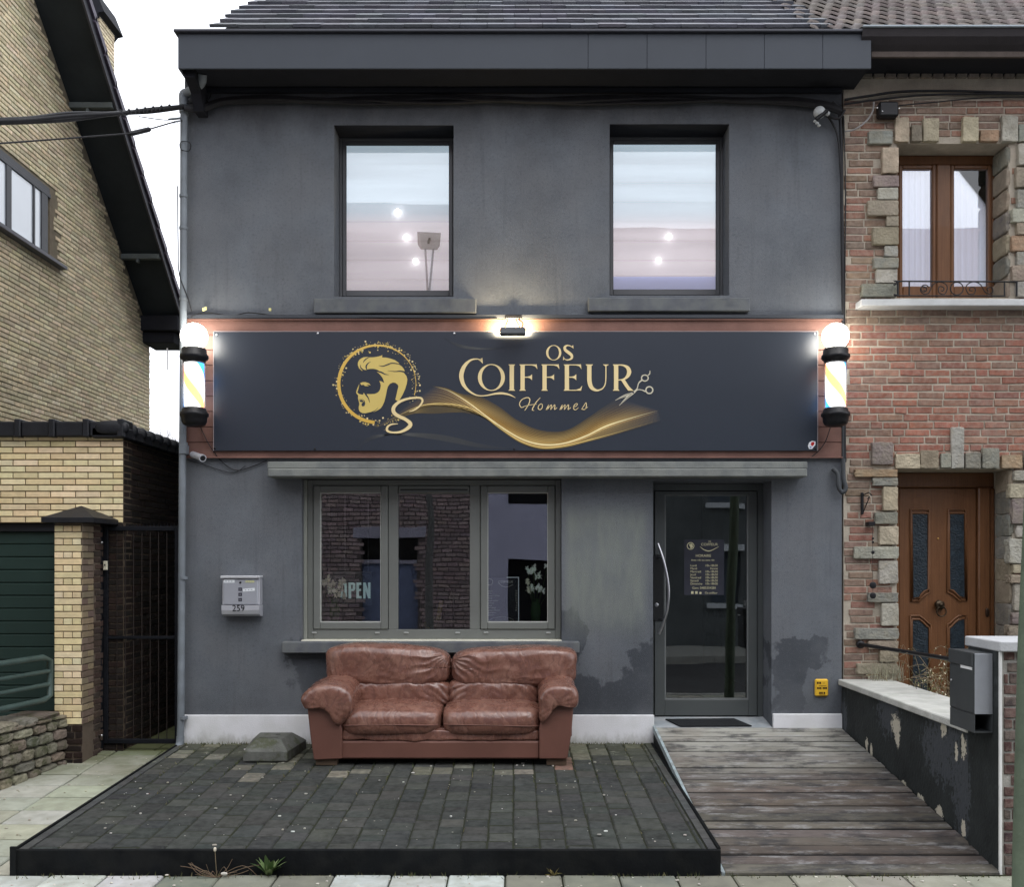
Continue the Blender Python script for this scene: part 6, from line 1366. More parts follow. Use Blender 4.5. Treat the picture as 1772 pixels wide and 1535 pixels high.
# dry shrub and soil behind the wall
mb = MB(); mb.box(GX1 + .002, NXE, -2.4, -.001, -.3, .39, .02); tag(mb.build('garden_ground', gm), kind='structure')
sh_ = thing('dry_shrub', 'half-withered straggly shrub behind the garden wall before the timber door', 'shrub', (3.75, -.6, .4))
st = MB(); lf = MB(); rr = random.Random(3)
for k in range(70):
    bx_, by_ = 3.36 + rr.random() * .55, -.15 - rr.random() * 1.0; h_ = rr.uniform(.18, .56); ln = rr.gauss(0, .12)
    pts = crom([(bx_, by_, .4), (bx_ + ln * .4, by_, .4 + h_ * .6), (bx_ + ln, by_ + rr.gauss(0, .05), .4 + h_), (bx_ + ln * 1.7, by_, .4 + h_ * .95)], 4); st.tube(pts, .0022, 4, 0, vary((.20, .15, .09), .3))
    for j in range(16):
        q = pts[rr.randrange(2, len(pts))]; c = vary(rr.choice(((.20, .15, .07), (.10, .115, .04), (.30, .26, .14), (.55, .52, .38), (.08, .09, .035))), .3)
        leaf(lf, (q[0] + rr.gauss(0, .02), q[1] + rr.gauss(0, .02), q[2] + rr.gauss(0, .015)), (rr.gauss(0, 1), rr.gauss(0, 1), rr.gauss(0, .6)), rr.uniform(.012, .032), .010, .5, c, 0, 3)
st.build('branches', leaf_m, sh_); lf.build('leaves', leaf_m, sh_, fixn=False)
# pale dry grass blades fanning over the coping at the wall
mb = MB()
for k in range(130):
    a = rr.uniform(-.9, .25); o = Vector((X(1500) + rr.random() * .28, -.02 - rr.random() * .15, wt + .05)); leaf(mb, o, (a, -.2, 1.2), rr.uniform(.10, .22), .003, .7, vary((.42, .40, .30), .25), 0, 5)
tag(mb.build('dry_grass', leaf_m, fixn=False), kind='stuff')
# green post at the right edge
gp_ = thing('green_post', 'pale green painted post rising at the right edge in front of the pillar', 'post', (3.16, -3.3, -.2))
mb = MB(); xx = lambda px: X(px, -3.3); mb.tube([(xx(1774), -3.3, -.25), (xx(1775), -3.3, .1), (xx(1782), -3.3, 1.2), (xx(1850), -3.3, 6.4)], [.068, .066, .060, .050], 20); mb.build('shaft', M('green_paint', (.13, .165, .115), .6, .22, 4, .3, 60, tint=(.09, .12, .09), tintamt=.4), gp_)
mb = MB(); mb.lathe((xx(1774), -3.3, -.2), [(.11, 0), (.11, .01), (.075, .02)], 18); mb.build('base_plate', M('green_paint', (.13, .165, .115)), gp_)

# ================================================================== buff brick house on the left
HX = -5.8
gh = thing('gable_house', 'tall buff brick gable house on the left with deep dark eaves', 'house', (-8, 3, 0))
buff = [(.80, .69, .47), (.74, .63, .43), (.86, .75, .53), (.67, .58, .40), (.78, .67, .45)]
buff_m = M('buff_brick', (1, 1, 1), .9, .2, 14, .5, 120, attr=True, tint=(.44, .38, .27), tintamt=.3)
def rl(y): return 8.47 - .871 * (y - 3.08)       # underside of the verge
mb = MB(); ye = 6.72; mb.extrude([(-3, -.1), (ye, -.1), (ye, rl(ye)), (-1.0, rl(-1.0)), (-3, rl(-1.0) - 1.5)], HX - .25, HX, plane='yz')
wy0, wy1, wzb, wzt = 1.2, 3.53, 5.45, 6.335
hole = lambda mx, mz: False
def skg(mx, mz, b0, b1, z0, z1):
    z0 -= 33 * .0565; z1 -= 33 * .0565
    if -1 + b1 > wy0 and -1 + b0 < wy1 and 1.8 + z1 > wzb and 1.8 + z0 < wzt: return True
    return 1.8 + z1 > rl(-1 + b1) - .0
bricks(mb, (HX, -1, 1.8 - 33 * .0565), Vector((0, 1, 0)), V, U, ye + 1, 12, .0565, .235, .013, .011, buff, skg, 1, .003, bond=.37, jag=.15)
gwl = mb.build('brick_wall', [M('mortar_buff', (.20, .17, .12), .95, .2, 8, .4), buff_m], gh)
# recess for the window (cut the slab open with a dark box proud reveal)
mb = MB(); fw = M('window_frame_dark', (.045, .047, .055), .4, .1)
mb.box(HX - .02, HX + .002, wy0, wy1, wzb, wzt, 0, 1)
wy = lambda px: None
def yat(px, Xp=HX): return FPX * Xp / (px - CX) - CAMD
frame = MB()
def fbox(y0, y1, z0, z1, x0=HX + .002, x1=HX + .03, m=0, b=.004): frame.box(x0, x1, y0, y1, z0, z1, b, m)
fbox(wy0, wy1, wzt - .075, wzt, HX + .002, HX + .012); fbox(wy0, wy1 - .1, wzt - .13, wzt - .075); fbox(wy0, wy1 - .1, wzb, wzb + .05)
for px in (5, 16): pass
for (a, c) in ((yat(7), yat(16)), (yat(54), yat(57)), (yat(68), yat(79))): fbox(a, c, wzb, wzt - .13)
frame.box(HX + .002, HX + .013, wy1 - .1, wy1, wzb, wzt, .002, 1)
wo = frame.build('window', [fw, M('reveal_brick', (.19, .155, .11), .9, .2, 9, .5)], gh)
mb = MB(); mb.box(HX + .004, HX + .014, wy0, yat(68), wzb + .05, wzt - .13); mb.build('pane', M('painted_sky_pane', (.78, .84, .90), .05, .04, 1, 0, spec=.9), wo)  # pale base colour paints the sky reflection on the pane
mb = MB(); mb.box(HX + .0, HX + .10, wy0 - .1, yat(104), wzb - .045, wzb - .0, .004); mb.build('window_sill', M('sill_grey', (.14, .14, .16), .5, .1), gh)
# eaves: verge soffit, fascia edge, tiles
OV = HX + .58
mb = MB(); th = .03
y0, y1 = -1.2, 6.95
mb.mesh([(HX + .001, y0, rl(y0)), (OV, y0, rl(y0)), (OV, y1, rl(y1)), (HX + .001, y1, rl(y1)), (HX + .001, y0, rl(y0) + th), (OV, y0, rl(y0) + th), (OV, y1, rl(y1) + th), (HX + .001, y1, rl(y1) + th)], [(0, 1, 2, 3), (7, 6, 5, 4), (0, 4, 5, 1), (1, 5, 6, 2), (2, 6, 7, 3)])
mb.build('verge_soffit', M('soffit_board', (.022, .028, .032), .8, .25, 1.5, .2, 40), gh)
mb = MB(); mb.mesh([(OV, y0, rl(y0) - .05), (OV + .025, y0, rl(y0) - .05), (OV + .025, y1, rl(y1) - .05), (OV, y1, rl(y1) - .05), (OV, y0, rl(y0) + .15), (OV + .025, y0, rl(y0) + .15), (OV + .025, y1, rl(y1) + .15), (OV, y1, rl(y1) + .15)], [(0, 1, 2, 3), (7, 6, 5, 4), (0, 4, 5, 1), (1, 5, 6, 2), (2, 6, 7, 3), (3, 7, 4, 0)])
mb.build('verge_board', M('verge_board', (.055, .055, .065), .6, .15), gh)
mb = MB(); k = 0; y = y1
while y > y0:
    ya, yb = y - .34, y; c = vary((.085, .07, .095), .2); la = .16
    mb.mesh([(OV - .2, ya, rl(ya) + la), (OV + .06, ya, rl(ya) + la), (OV + .06, yb, rl(yb) + la + .045), (OV - .2, yb, rl(yb) + la + .045), (OV - .2, ya, rl(ya) + la - .03), (OV + .06, ya, rl(ya) + la - .09), (OV + .06, yb, rl(yb) + la - .06), (OV - .2, yb, rl(yb) + la)], [(0, 1, 2, 3), (7, 6, 5, 4), (0, 4, 5, 1), (1, 5, 6, 2), (2, 6, 7, 3), (3, 7, 4, 0)], 0, c)
    y -= .30; k += 1
mb.mesh([(-14, y0, rl(y0) + .15), (OV - .15, y0, rl(y0) + .15), (OV - .15, y1, rl(y1) + .15), (-14, y1, rl(y1) + .15)], [(0, 1, 2, 3)], 0, (.06, .05, .065))
mb.build('tiled_roof', M('purple_tile', (1, 1, 1), .5, .2, 9, .3, attr=True), gh)
for (py, Y0) in ((148, 3.7), (367, 5.28)):
    pass
for Yb_ in (yat(103) + .28, yat(183) + .55):
    zz = rl(Yb_) - .06; mb = MB(); mb.box(HX + .0, OV - .01, Yb_ - .04, Yb_ + .04, zz - .02, zz + .055, .006); mb.box(HX + .22, HX + .26, Yb_ - .03, Yb_ + .03, zz - .07, zz - .02, .004); mb.build('purlin_end', M('purlin_grey', (.10, .115, .115), .8, .2, 6, .3), gh)
# boxed corner of the eaves and its gutter
mb = MB(); mb.box(HX - .04, OV + .0, 6.35, 7.0, Z(578, 6.6), rl(6.5) + .02, .01); mb.box(HX + .0, OV - .08, 6.42, 6.98, Z(600, 6.7), Z(578.5, 6.6), .01); mb.build('eaves_box', dark_m, gh)
mb = MB(); mb.box(OV - .05, OV + .38, 6.9, 7.3, Z(585, 7), Z(560, 7), .01); mb.box(OV - .07, OV + .38, 6.86, 6.9, Z(562, 7), Z(557, 7), .004); mb.build('gutter_box', M('gutter_grey', (.16, .17, .19), .6, .2), gh)
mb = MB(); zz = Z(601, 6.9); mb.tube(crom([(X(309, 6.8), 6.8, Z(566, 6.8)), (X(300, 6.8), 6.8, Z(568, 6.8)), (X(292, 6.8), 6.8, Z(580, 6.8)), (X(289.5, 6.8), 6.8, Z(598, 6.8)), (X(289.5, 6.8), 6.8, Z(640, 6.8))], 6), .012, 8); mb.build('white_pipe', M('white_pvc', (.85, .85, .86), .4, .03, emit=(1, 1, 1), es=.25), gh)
# chimney
mb = MB(); Yc = 5.2; cxa, cxb = X(148, Yc), X(172, Yc); mb.box(cxa, cxb, Yc, Yc + .5, 6, Z(18, Yc), 0, 0); bricks(mb, (cxa, Yc, 7.5), U, V, NF, cxb - cxa, 3, .0565, .21, .012, .008, buff, lambda mx, mz, b0, b1, z0, z1: 7.5 + z1 > Z(22, Yc), 1, .003)
bricks(mb, (cxb, Yc, 7.5), Vector((0, 1, 0)), V, U, .5, 3, .0565, .21, .012, .008, buff, lambda mx, mz, b0, b1, z0, z1: 7.5 + z1 > Z(22, Yc), 1, .003)
ch_ = mb.build('chimney', [MATS['mortar_buff'], buff_m], gh)
mb = MB(); mb.extrude([(cxa - .1, Z(0, Yc)), (cxb - .02, Z(0, Yc) + .1), (cxb + .10, Z(24, Yc)), (cxb + .02, Z(26, Yc)), (cxb - .06, Z(38, Yc)), (cxa - .1, Z(38, Yc))], Yc - .08, Yc + .6); mb.build('chimney_cap', dark_m, ch_)

# ================================================================== low garage
LX = -3.477; lg = thing('garage', 'low pale yellow brick garage with black ridge tiles and green roller door', 'garage', (-6, 1, 0))
cream = [(.80, .66, .40), (.84, .70, .44), (.74, .60, .36), (.86, .73, .48), (.78, .63, .38)]
cream_m = M('cream_brick', (1, 1, 1), .85, .12, 14, .4, 120, attr=True); dkb = [(.018, .012, .010), (.024, .014, .011), (.014, .011, .009), (.022, .017, .014)]
gzt, gzb = Z(757), Z(905); gdx1 = X(94)
mb = MB(); mb.box(-11, LX, .012, .2, gzb, gzt + .02, 0, 0); mb.box(gdx1, LX, .012, .2, -.1, gzb, 0, 0); mb.box(LX - .2, LX - .004, .2, 5.0, -.1, gzt + .02, 0, 0)
bricks(mb, (-7, .012, gzb + .004), U, V, NF, LX + 7, gzt - gzb, .0562, .222, .010, .011, cream, None, 1, .003, bond=.5)
bricks(mb, (gdx1, .012, -.05), U, V, NF, LX - gdx1, gzb + .05, .0562, .222, .010, .010, dkb, None, 2, .003)
bricks(mb, (LX - .004, .03, -.05), Vector((0, 1, 0)), V, U, 4.9, gzt + .05, .0562, .222, .010, .007, dkb, None, 2, .003, jag=.3)
mb.build('brick_wall', [M('mortar_brown', (.13, .10, .07), .95, .2, 8, .4), cream_m, M('sooty_brick', (1, 1, 1), .95, .3, 14, .6, 120, attr=True)], lg)
tile_k = M('black_ridge_tile', (.015, .016, .020), .5, .25, 6, .25, 80)
mb = MB(); xj = [X(q, -.06) for q in (-140, -82, -23, 36, 95, 154, 214)]
for a, c in zip(xj[:-1], xj[1:]):
    mb.box(a + .002, c - .05, -.06, .14, gzt - .0, Z(729, -.06), .012); mb.box(c - .055, c + .0, -.075, .15, gzt - .004, Z(725, -.06), .008)
mb.build('ridge_tiles', tile_k, lg)
mb = MB(); y = -.06
while y < 4.6:
    zz = Z(729, -.06) - .005 * 0; zt2 = zz - .035 * (y + .06) * 0
    mb.box(LX - .25, LX + .045, y, y + .20, gzt - .01, zz - .05, .01); mb.sup((LX - .08, y + .03, zz - .055), (.15, .05, .065), 3, 5, None, 0, (1, 1, 1)); y += .21
mb.build('side_tiles', tile_k, lg)
mb = MB(); mb.box(-11, LX - .1, .14, 5.0, gzt, gzt + .05); mb.build('flat_roof', dark_m, lg)
gdm = M('green_door_panel', (.022, .045, .040), .55, .12, 3, .1, 90)
mb = MB(); z = -.02; hgt = .1155
while z < gzb - .12:
    mb.box(-6.5, gdx1 - .003, .10, .13, z + .004, min(z + hgt, gzb - .02) , .008); z += hgt
mb.box(-6.5, gdx1 - .003, .128, .135, -.05, gzb - .01); mb.build('garage_door', gdm, lg)
mb = MB(); mb.box(-6.5, gdx1 - .001, .06, .12, gzb - .075, gzb - .001, .004); mb.build('door_lintel', M('lintel_dark', (.02, .022, .028), .5), lg)

# ================================================================== brick gate pier with pyramid cap
gp2 = thing('gate_pier', 'cream brick gate pier under a black pyramid cap left of the alley gate', 'pillar', (-3.77, -.3, 0))
qx0, qx1, qy0, qy1 = X(94, -.42), X(141.5, -.42), -.42, -.01; qz1 = Z(905, -.42)
mb = MB(); mb.box(qx0 + .002, qx1 - .002, qy0 + .012, qy1, -.05, qz1, 0, 0)
ch = .0562
for r in range(int((qz1 - .30) / ch) + 1):
    z = .30 + r * ch; 
    if z + ch > qz1 + .02: break
    if r % 2: bricks(mb, (qx0, qy0 + .012, z), U, V, NF, qx1 - qx0, ch - .001, ch, .076, .008, .011, cream, None, 1, .003, bond=0)
    else: bricks(mb, (qx0, qy0 + .012, z), U, V, NF, qx1 - qx0, ch - .001, ch, .26, .008, .011, cream, None, 1, .003, bond=0)
    bricks(mb, (qx1 - .002, qy0 + .002, z), Vector((0, 1, 0)), V, U, .22, ch - .001, ch, .22 if r % 2 else .11, .010, .010, [(.27, .21, .13), (.23, .18, .12), (.18, .13, .10)], None, 1, .003, bond=0)
bricks(mb, (qx1 - .002, qy0 + .225, -.02), Vector((0, 1, 0)), V, U, .18, qz1, ch, .18, .012, .008, [(.07, .045, .035), (.055, .04, .032)], None, 2, .003, bond=0, jag=.4)
bricks(mb, (qx0, qy0 + .012, -.04), U, V, NF, qx1 - qx0, .34, ch, .21, .012, .010, dkb, None, 2, .003, bond=.5, jag=.5)
mb.build('shaft', [M('mortar_brown2', (.13, .10, .075), .95, .2, 8, .4), cream_m, MATS['sooty_brick']], gp2)
mb = MB(); e = .075; a0, a1, b0, b1 = qx0 - e, qx1 + e + .06, qy0 - e, qy1 + e; zc0, zc1 = qz1 + .002, Z(875, -.25); zcm = zc0 + .04
ap = ((a0 + a1) / 2 - .01, (b0 + b1) / 2)
vs = [(a0, b0, zc0), (a1, b0, zc0), (a1, b1, zc0), (a0, b1, zc0), (a0, b0, zcm), (a1, b0, zcm), (a1, b1, zcm), (a0, b1, zcm), (ap[0], ap[1], zc1)]
mb.mesh(vs, [(3, 2, 1, 0), (0, 1, 5, 4), (1, 2, 6, 5), (2, 3, 7, 6), (3, 0, 4, 7), (4, 5, 8), (5, 6, 8), (6, 7, 8), (7, 4, 8)]); mb.build('cap', tile_k, gp2)
# rusty brackets and bell
for py in (940, 1274):
    mb = MB(); mb.tube([(X(163, -.1), -.10, Z(py, -.1)), (X(176, -.1), -.11, Z(py - 1, -.1))], .008, 8); mb.sup((X(176.5, -.1), -.11, Z(py - 1, -.1)), (.014, .014, .014), 2, 4); rock(mb, (X(166, -.06), -.07, Z(py + 2, -.06)), (.02, .02, .05), py, 4, 4, .2, 1); mb.build('gate_hinge', [steel, M('mortar_lump', (.3, .3, .27), .95)], gp2)
mb = MB(); mb.box(X(179, -.06), X(186, -.06), -.07, -.05, Z(987, -.06), Z(971, -.06), .004); mb.lathe((X(182.3, -.06), -.07, Z(978, -.06)), [(0, -.006), (.007, -.005), (.007, 0)], 10, 1, axis='y')
tag(mb.build('door_bell', [M('bell_cream', (.65, .62, .48), .4, .05), black_pl]), 'small cream bell push on the dark gate post', 'bell')
ag = thing('alley_gate', 'tall narrow black metal gate closing the alley left of the downpipe', 'gate', (-3.3, 0, 0))
gk = M('gate_black', (.009, .010, .013), .6, .2, 6, .2, spec=.12); ax0, ax1, az0, az1 = X(180), X(311), .06, Z(911)
mb = MB(); frame_rect(mb, ax0, ax1, az0, az1, -.02, .02, .04, .004); mb.box(ax0 + .04, ax1 - .04, -.015, .015, Z(1106), Z(1101), .003); mb.box(ax0 - .08, ax0 - .003, -.05, .0, .0, az1 + .02, .004); mb.build('frame', gk, ag)
for k in range(7):
    b_ = MB(); xx = ax0 + .04 + (k + 1) * (ax1 - ax0 - .08) / 8; b_.tube([(xx, 0, az0 + .03), (xx, 0, az1 - .03)], .0045, 6); b_.build('bar', M('bar_brown', (.022, .016, .014), .6, .2), ag)
mb = MB(); n_ = 22
for k in range(n_):
    xx = ax0 + (k + .5) * (ax1 - ax0) / n_; mb.mesh([(xx - .008, -.003, az1), (xx + .008, -.003, az1), (xx, -.003, az1 + .022)], [(0, 1, 2)])
mb.build('spiked_strip', gk, ag)
mb = MB(); mb.box(-3.47, -2.94, 2.6, 2.7, -.1, 2.9); tag(mb.build('alley_wall', M('alley_dark', (.02, .017, .013), .9, .3, 8, .5)), 'dark wall closing the far end of the alley behind the gate', 'wall')

# ================================================================== rubble wall and green railing, left
rw = thing('rubble_wall', 'low rough stone wall running to the street below the green railing', 'wall', (-4.3, -1.8, -.1))
# runs from the pier towards the street, flaring a little to the left
def wpt(t): return Vector((-3.80 - .50 * t, -.44 - 2.9 * t, 0))     # face towards the pavement
mb = MB(); tdir = (wpt(1) - wpt(0)).normalized(); L_ = 2.94; rr = random.Random(11); nrm = Vector((tdir.y, -tdir.x, 0)); nrm = nrm if nrm.x > 0 else -nrm
wtop = .385
p0, p1 = wpt(0), wpt(1.0); bk_ = -nrm * .30
vs = [p0 - nrm * .02 + V * -.2, p1 - nrm * .02 + V * -.35, p1 - nrm * .02 + V * (wtop - .02), p0 - nrm * .02 + V * (wtop - .02)]; vs += [v + bk_ for v in vs]
mb.mesh(vs, [(0, 1, 2, 3), (7, 6, 5, 4), (3, 2, 6, 7), (0, 4, 5, 1), (1, 5, 6, 2), (2, 6, 7, 3)], 1)
rc = [(.19, .175, .13), (.23, .205, .15), (.155, .15, .12), (.25, .23, .17), (.17, .14, .11)]
z = -.28; 
while z < wtop - .03:
    h_ = rr.uniform(.075, .125); h_ = min(h_, wtop - z); s_ = -rr.random() * .15
    while s_ < L_:
        w_ = rr.uniform(.11, .26); c_ = wpt(0) + tdir * (s_ + w_ / 2) - nrm * .03; ang = math.atan2(tdir.y, tdir.x)
        sub = MB(); rock(sub, (0, 0, 0), (w_ / 2 - .006, .055, h_ / 2 - .005), rr.random() * 99, 6, 5, .16, 0, vary(rr.choice(rc), .15))
        mb.mesh([(c_.x + v[0] * math.cos(ang) - v[1] * math.sin(ang), c_.y + v[0] * math.sin(ang) + v[1] * math.cos(ang), z + h_ / 2 + v[2]) for v in sub.v], sub.f, 0, sub.c[0]); s_ += w_
    z += h_
s_ = 0
while s_ < L_:
    w_ = rr.uniform(.2, .4); c_ = wpt(0) + tdir * (s_ + w_ / 2) - nrm * .16; ang = math.atan2(tdir.y, tdir.x); sub = MB(); rock(sub, (0, 0, 0), (w_ / 2 - .004, .17, .035), rr.random() * 99, 7, 6, .14, 0, vary(rr.choice(rc), .15))
    mb.mesh([(c_.x + v[0] * math.cos(ang) - v[1] * math.sin(ang), c_.y + v[0] * math.sin(ang) + v[1] * math.cos(ang), wtop + v[2]) for v in sub.v], sub.f, 0, sub.c[0]); s_ += w_
mb.build('stonework', [M('rubble_stone', (1, 1, 1), .95, .3, 9, 1.0, 50, attr=True, dist=.012, extra=moss_extra), M('rubble_mortar', (.07, .065, .05), .95, .3, 9, .6)], rw)
gr = thing('green_railing', 'dark green tubular railing with four bars on the rubble wall, before the garage', 'railing', (-4.2, -1.5, .4))
gt = M('green_tube_paint', (.055, .085, .078), .45, .18, 6, .15, 80)
r0 = wpt(.0) - nrm * .13; r1 = wpt(1.0) - nrm * .13; r0 = r0 + Vector((.02, -.02, 0))
rails = [Z(1138, -.5), Z(1163, -.5), Z(1186, -.5), Z(1212, -.5)]
mb = MB(); top = [tuple(r1 + V * rails[0]), tuple(r0.lerp(r1, .03) + V * rails[0]), tuple(r0 + V * (rails[0] - .03)), tuple(r0 + V * (rails[3] + .03)), tuple(r0.lerp(r1, .03) + V * rails[3]), tuple(r1 + V * rails[3])]
mb.tube(top, .026, 12); mb.build('outer_rail', gt, gr)
for z in rails[1:3]: b_ = MB(); b_.tube([tuple(r0 + V * z), tuple(r1 + V * z)], .019, 10); b_.build('rail', gt, gr)
for z in (rails[0] - .03, rails[3] + .03): b_ = MB(); b_.tube([tuple(r0 + V * z), tuple(r0 + Vector((.02, .06, 0)) + V * z)], .014, 8); b_.build('wall_fixing', gk, gr)
b_ = MB(); b_.tube([tuple(r0.lerp(r1, .62) + V * .38), tuple(r0.lerp(r1, .62) + V * rails[0])], .022, 10); b_.build('post', gt, gr)

# ================================================================== cables
def cable(name, paths, label, mat=cable_m):
    b_ = MB()
    for pts, r_ in paths: b_.tube(crom([(X(p[0], p[2]), p[2], Z(p[1], p[2])) for p in pts], 7), r_, 6)
    tag(b_.build(name, mat), label, 'cable')
Yc = -.5
P1 = []
for k, (dy_, r_) in enumerate(((0, .018), (3, .014), (-3, .012), (5, .010))):
    P1.append(([(-60, 210 + dy_, -2.4), (45, 207 + dy_, -1.9), (120, 200 + dy_ * 1.6, -1.4), (200, 196 + dy_ * .3, -.9), (262, 190 + dy_ * .8, -.4), (318, 184 + dy_ * .5, -.13)], r_))
for k in range(7):
    a = 206 + k * 14; P1.append(([(a, 201 - k * 2.0, -.85 + k * .1), (a + 3, 190 - k * 1.6, -.84 + k * .1), (a + 7, 199 - k * 2.0, -.83 + k * .1)], .006))
cable('overhead_cable_bundle', P1, 'thick twisted bundle of black cables crossing from the left to the downpipe')
cable('overhead_cable', [([(-60, 252, -2.4), (90, 241, -1.5), (180, 234, -1.0), (235, 229, -.7), (262, 222, -.45), (300, 211, -.2), (316, 208, -.1)], .006), ([(224, 231.5, -.75), (258, 223.5, -.48)], .020), ([(240, 201, -.5), (285, 207, -.2), (315, 205, -.1)], .004)], 'thin overhead cable with a dark sleeve below the thick bundle')
mb = MB()
for k in range(6): mb.tube([(X(299 + k * 2.6, -.18), -.18, Z(209 - k * .4, -.18)), (X(300 + k * 2.6, -.18), -.18, Z(216 - k * .4, -.18))], .003, 5)
mb.tube([(X(292, -.2), -.2, Z(206, -.2)), (X(320, -.1), -.06, Z(199, -.1))], .009, 6); mb.tube([(X(319, -.1), -.1, Z(199, -.1)), (X(325), -.002, Z(199))], .012, 6)
tag(mb.build('cable_anchor', zinc), 'grey metal anchor holding the overhead cables at the downpipe', 'bracket')
PF = []
for k in range(8):
    o = R.uniform(-4, 9); q = R.uniform(0, 6)
    PF.append(([(318, 186 + o * .4, -.14), (350, 184 + o, -.08), (390, 172 + o * .8, -.045), (470, 168 + o, -.04)] + [(540 + j * 75, 170 + o * .8 + 3.0 * math.sin(j * 1.3 + q) , -.045 - .01 * math.cos(j + q)) for j in range(11)] + [(1370, 172 + o, -.045), (1430, 180 + o, -.05), (1457, 190 + o, -.06)], R.choice((.012, .016, .022, .014))))
PF.append(([(322, 178, -.1), (352, 176, -.06), (364, 166, -.03), (360, 154, -.02), (345, 150, -.02)], .005))
cable('facade_cable_bundle', PF, 'sagging bundle of black cables pinned along the top of the grey facade')
PR = [([(1440, 176, -.05), (1452, 196, -.05), (1456, 260, -.04), (1457, 400, -.04), (1459, 540, -.04), (1460, 600, -.03), (1461, 740, -.03), (1462, 800, -.03)], .014), ([(1425, 190, -.06), (1448, 230, -.05), (1455, 300, -.04), (1459, 420, -.04), (1458, 560, -.035)], .010), ([(1460, 200, -.05), (1463, 330, -.03), (1462, 470, -.03), (1461, 600, -.03)], .006),
      ([(1430, 200, -.06), (1450, 205, -.1), (1462, 190, -.08)], .010)]
cable('corner_cable', PR, 'black cables running down the joint between grey facade and brick house')
mb = MB(); mb.tube([(X(1459, -.03), -.03, Z(735)), (X(1459, -.03), -.03, Z(800))], .014, 8); mb.tube(crom([(X(1459, -.04), -.04, Z(795)), (X(1460, -.05), -.05, Z(830)), (X(1463, -.05), -.06, Z(845)), (X(1457, -.05), -.06, Z(853)), (X(1450, -.05), -.06, Z(842)), (X(1449, -.04), -.05, Z(822)), (X(1441, -.03), -.03, Z(812))], 6), .020, 10)
tag(mb.build('conduit', M('conduit_dark', (.05, .055, .06), .5, .2)), 'dark conduit ending in a hooked elbow right of the canopy', 'pipe')
cable('brick_house_cable', [([(1462, 172, -.05), (1500, 166, -.04), (1560, 158, -.04), (1650, 157, -.04), (1772, 160, -.04), (1900, 160, -.04)], .012), ([(1462, 180, -.05), (1520, 172, -.04), (1600, 164, -.04), (1700, 162, -.04), (1900, 164, -.04)], .009), ([(1556, 182, -.06), (1620, 176, -.04), (1720, 168, -.04), (1900, 168, -.04)], .006)], 'black cables running under the eaves of the brick house')
cable('grey_wire', [([(1460, 227, -.03), (1478, 224, -.05), (1498, 210, -.06), (1510, 192, -.06), (1512, 176, -.05)], .008)], 'pale grey wire curving up beside the black junction box', M('grey_pvc', (.30, .29, .28), .6))
cable('sign_cable', [([(345, 735, -.04), (362, 770, -.05), (385, 800, -.02), (410, 814, -.015), (440, 806, -.015), (462, 797, -.02)], .004), ([(322, 795, -.02), (350, 803, -.012), (400, 818, -.012), (425, 806, -.012)], .003)], 'thin black cable drooping from the left barber pole to the canopy')
cable('sign_cable', [([(1437, 740, -.08), (1425, 770, -.05), (1400, 793, -.04), (1370, 797, -.04)], .004)], 'thin black cable hanging from the right barber pole under the sign corner')
cable('ledge_cable', [([(330, 548, -.06), (356, 541, -.04), (400, 546, -.05), (430, 541, -.04), (470, 545, -.05), (520, 547, -.05), (600, 549, -.05), (860, 551, -.06)], .005)], 'loose black cable lying along the ledge above the sign')
mb = MB(); mb.box(X(354), X(361), -.065, -.045, Z(540), Z(535), .002, 0, (1, 1, 1), lambda v: Vector((v.x, v.y, v.z + (v.x - X(357)) * .4))); mb.box(X(468), X(472), -.065, -.045, Z(541), Z(536), .002); tag(mb.build('cable_clip', M('clip_yellow', (.75, .70, .30), .5)), 'pale yellow cable clips on the ledge over the left of the sign', 'clip')
jb = thing('junction_box', 'black junction box on the brick wall just below the eaves', 'junction box', (X(1535), -.08, Z(200)))
mb = MB(); mb.box(X(1522, -.1), X(1556, -.1), -.10, -.015, Z(200, -.1), Z(174, -.1), .014); mb.build('box', black_pl, jb)
mb = MB(); [mb.lathe((X(a, -.1), -.101, Z(b, -.1)), [(0, -.004), (.006, -.003), (.006, 0)], 8, axis='y') for a, b in ((1518, 186), (1556, 187), (1527, 192))]; mb.build('screw', M('screw_white', (.8, .8, .8), .4), jb)
ins = thing('insulator_lamp', 'round white insulator with dark cap under the right end of the fascia', 'insulator', (X(1418, -.12), -.12, Z(215)))
mb = MB(); mb.sup((X(1418, -.12), -.12, Z(194, -.12)), (.052, .05, .052), 2, 7); mb.build('globe', M('porcelain', (.48, .50, .50), .4, .1), ins)
mb = MB(); mb.tube([(X(1412, -.15), -.15, Z(206, -.15)), (X(1431, -.15), -.15, Z(191, -.15))], .018, 8); mb.tube([(X(1425, -.1), -.1, Z(197, -.1)), (X(1440, -.02), -.0, Z(185))], .016, 8); mb.build('clamp', black_pl, ins)
mb = MB(); [mb.sup((X(1411 + k * 3, -.13), -.13, Z(209 + k * 4, -.13)), (.018 - k * .002, .016, .009), 2.5, 4) for k in range(3)]; mb.sup((X(1432, -.12), -.12, Z(196, -.12)), (.02, .02, .02), 2.2, 4); mb.build('porcelain_ribs', M('porcelain', (.5, .5, .5)), ins)

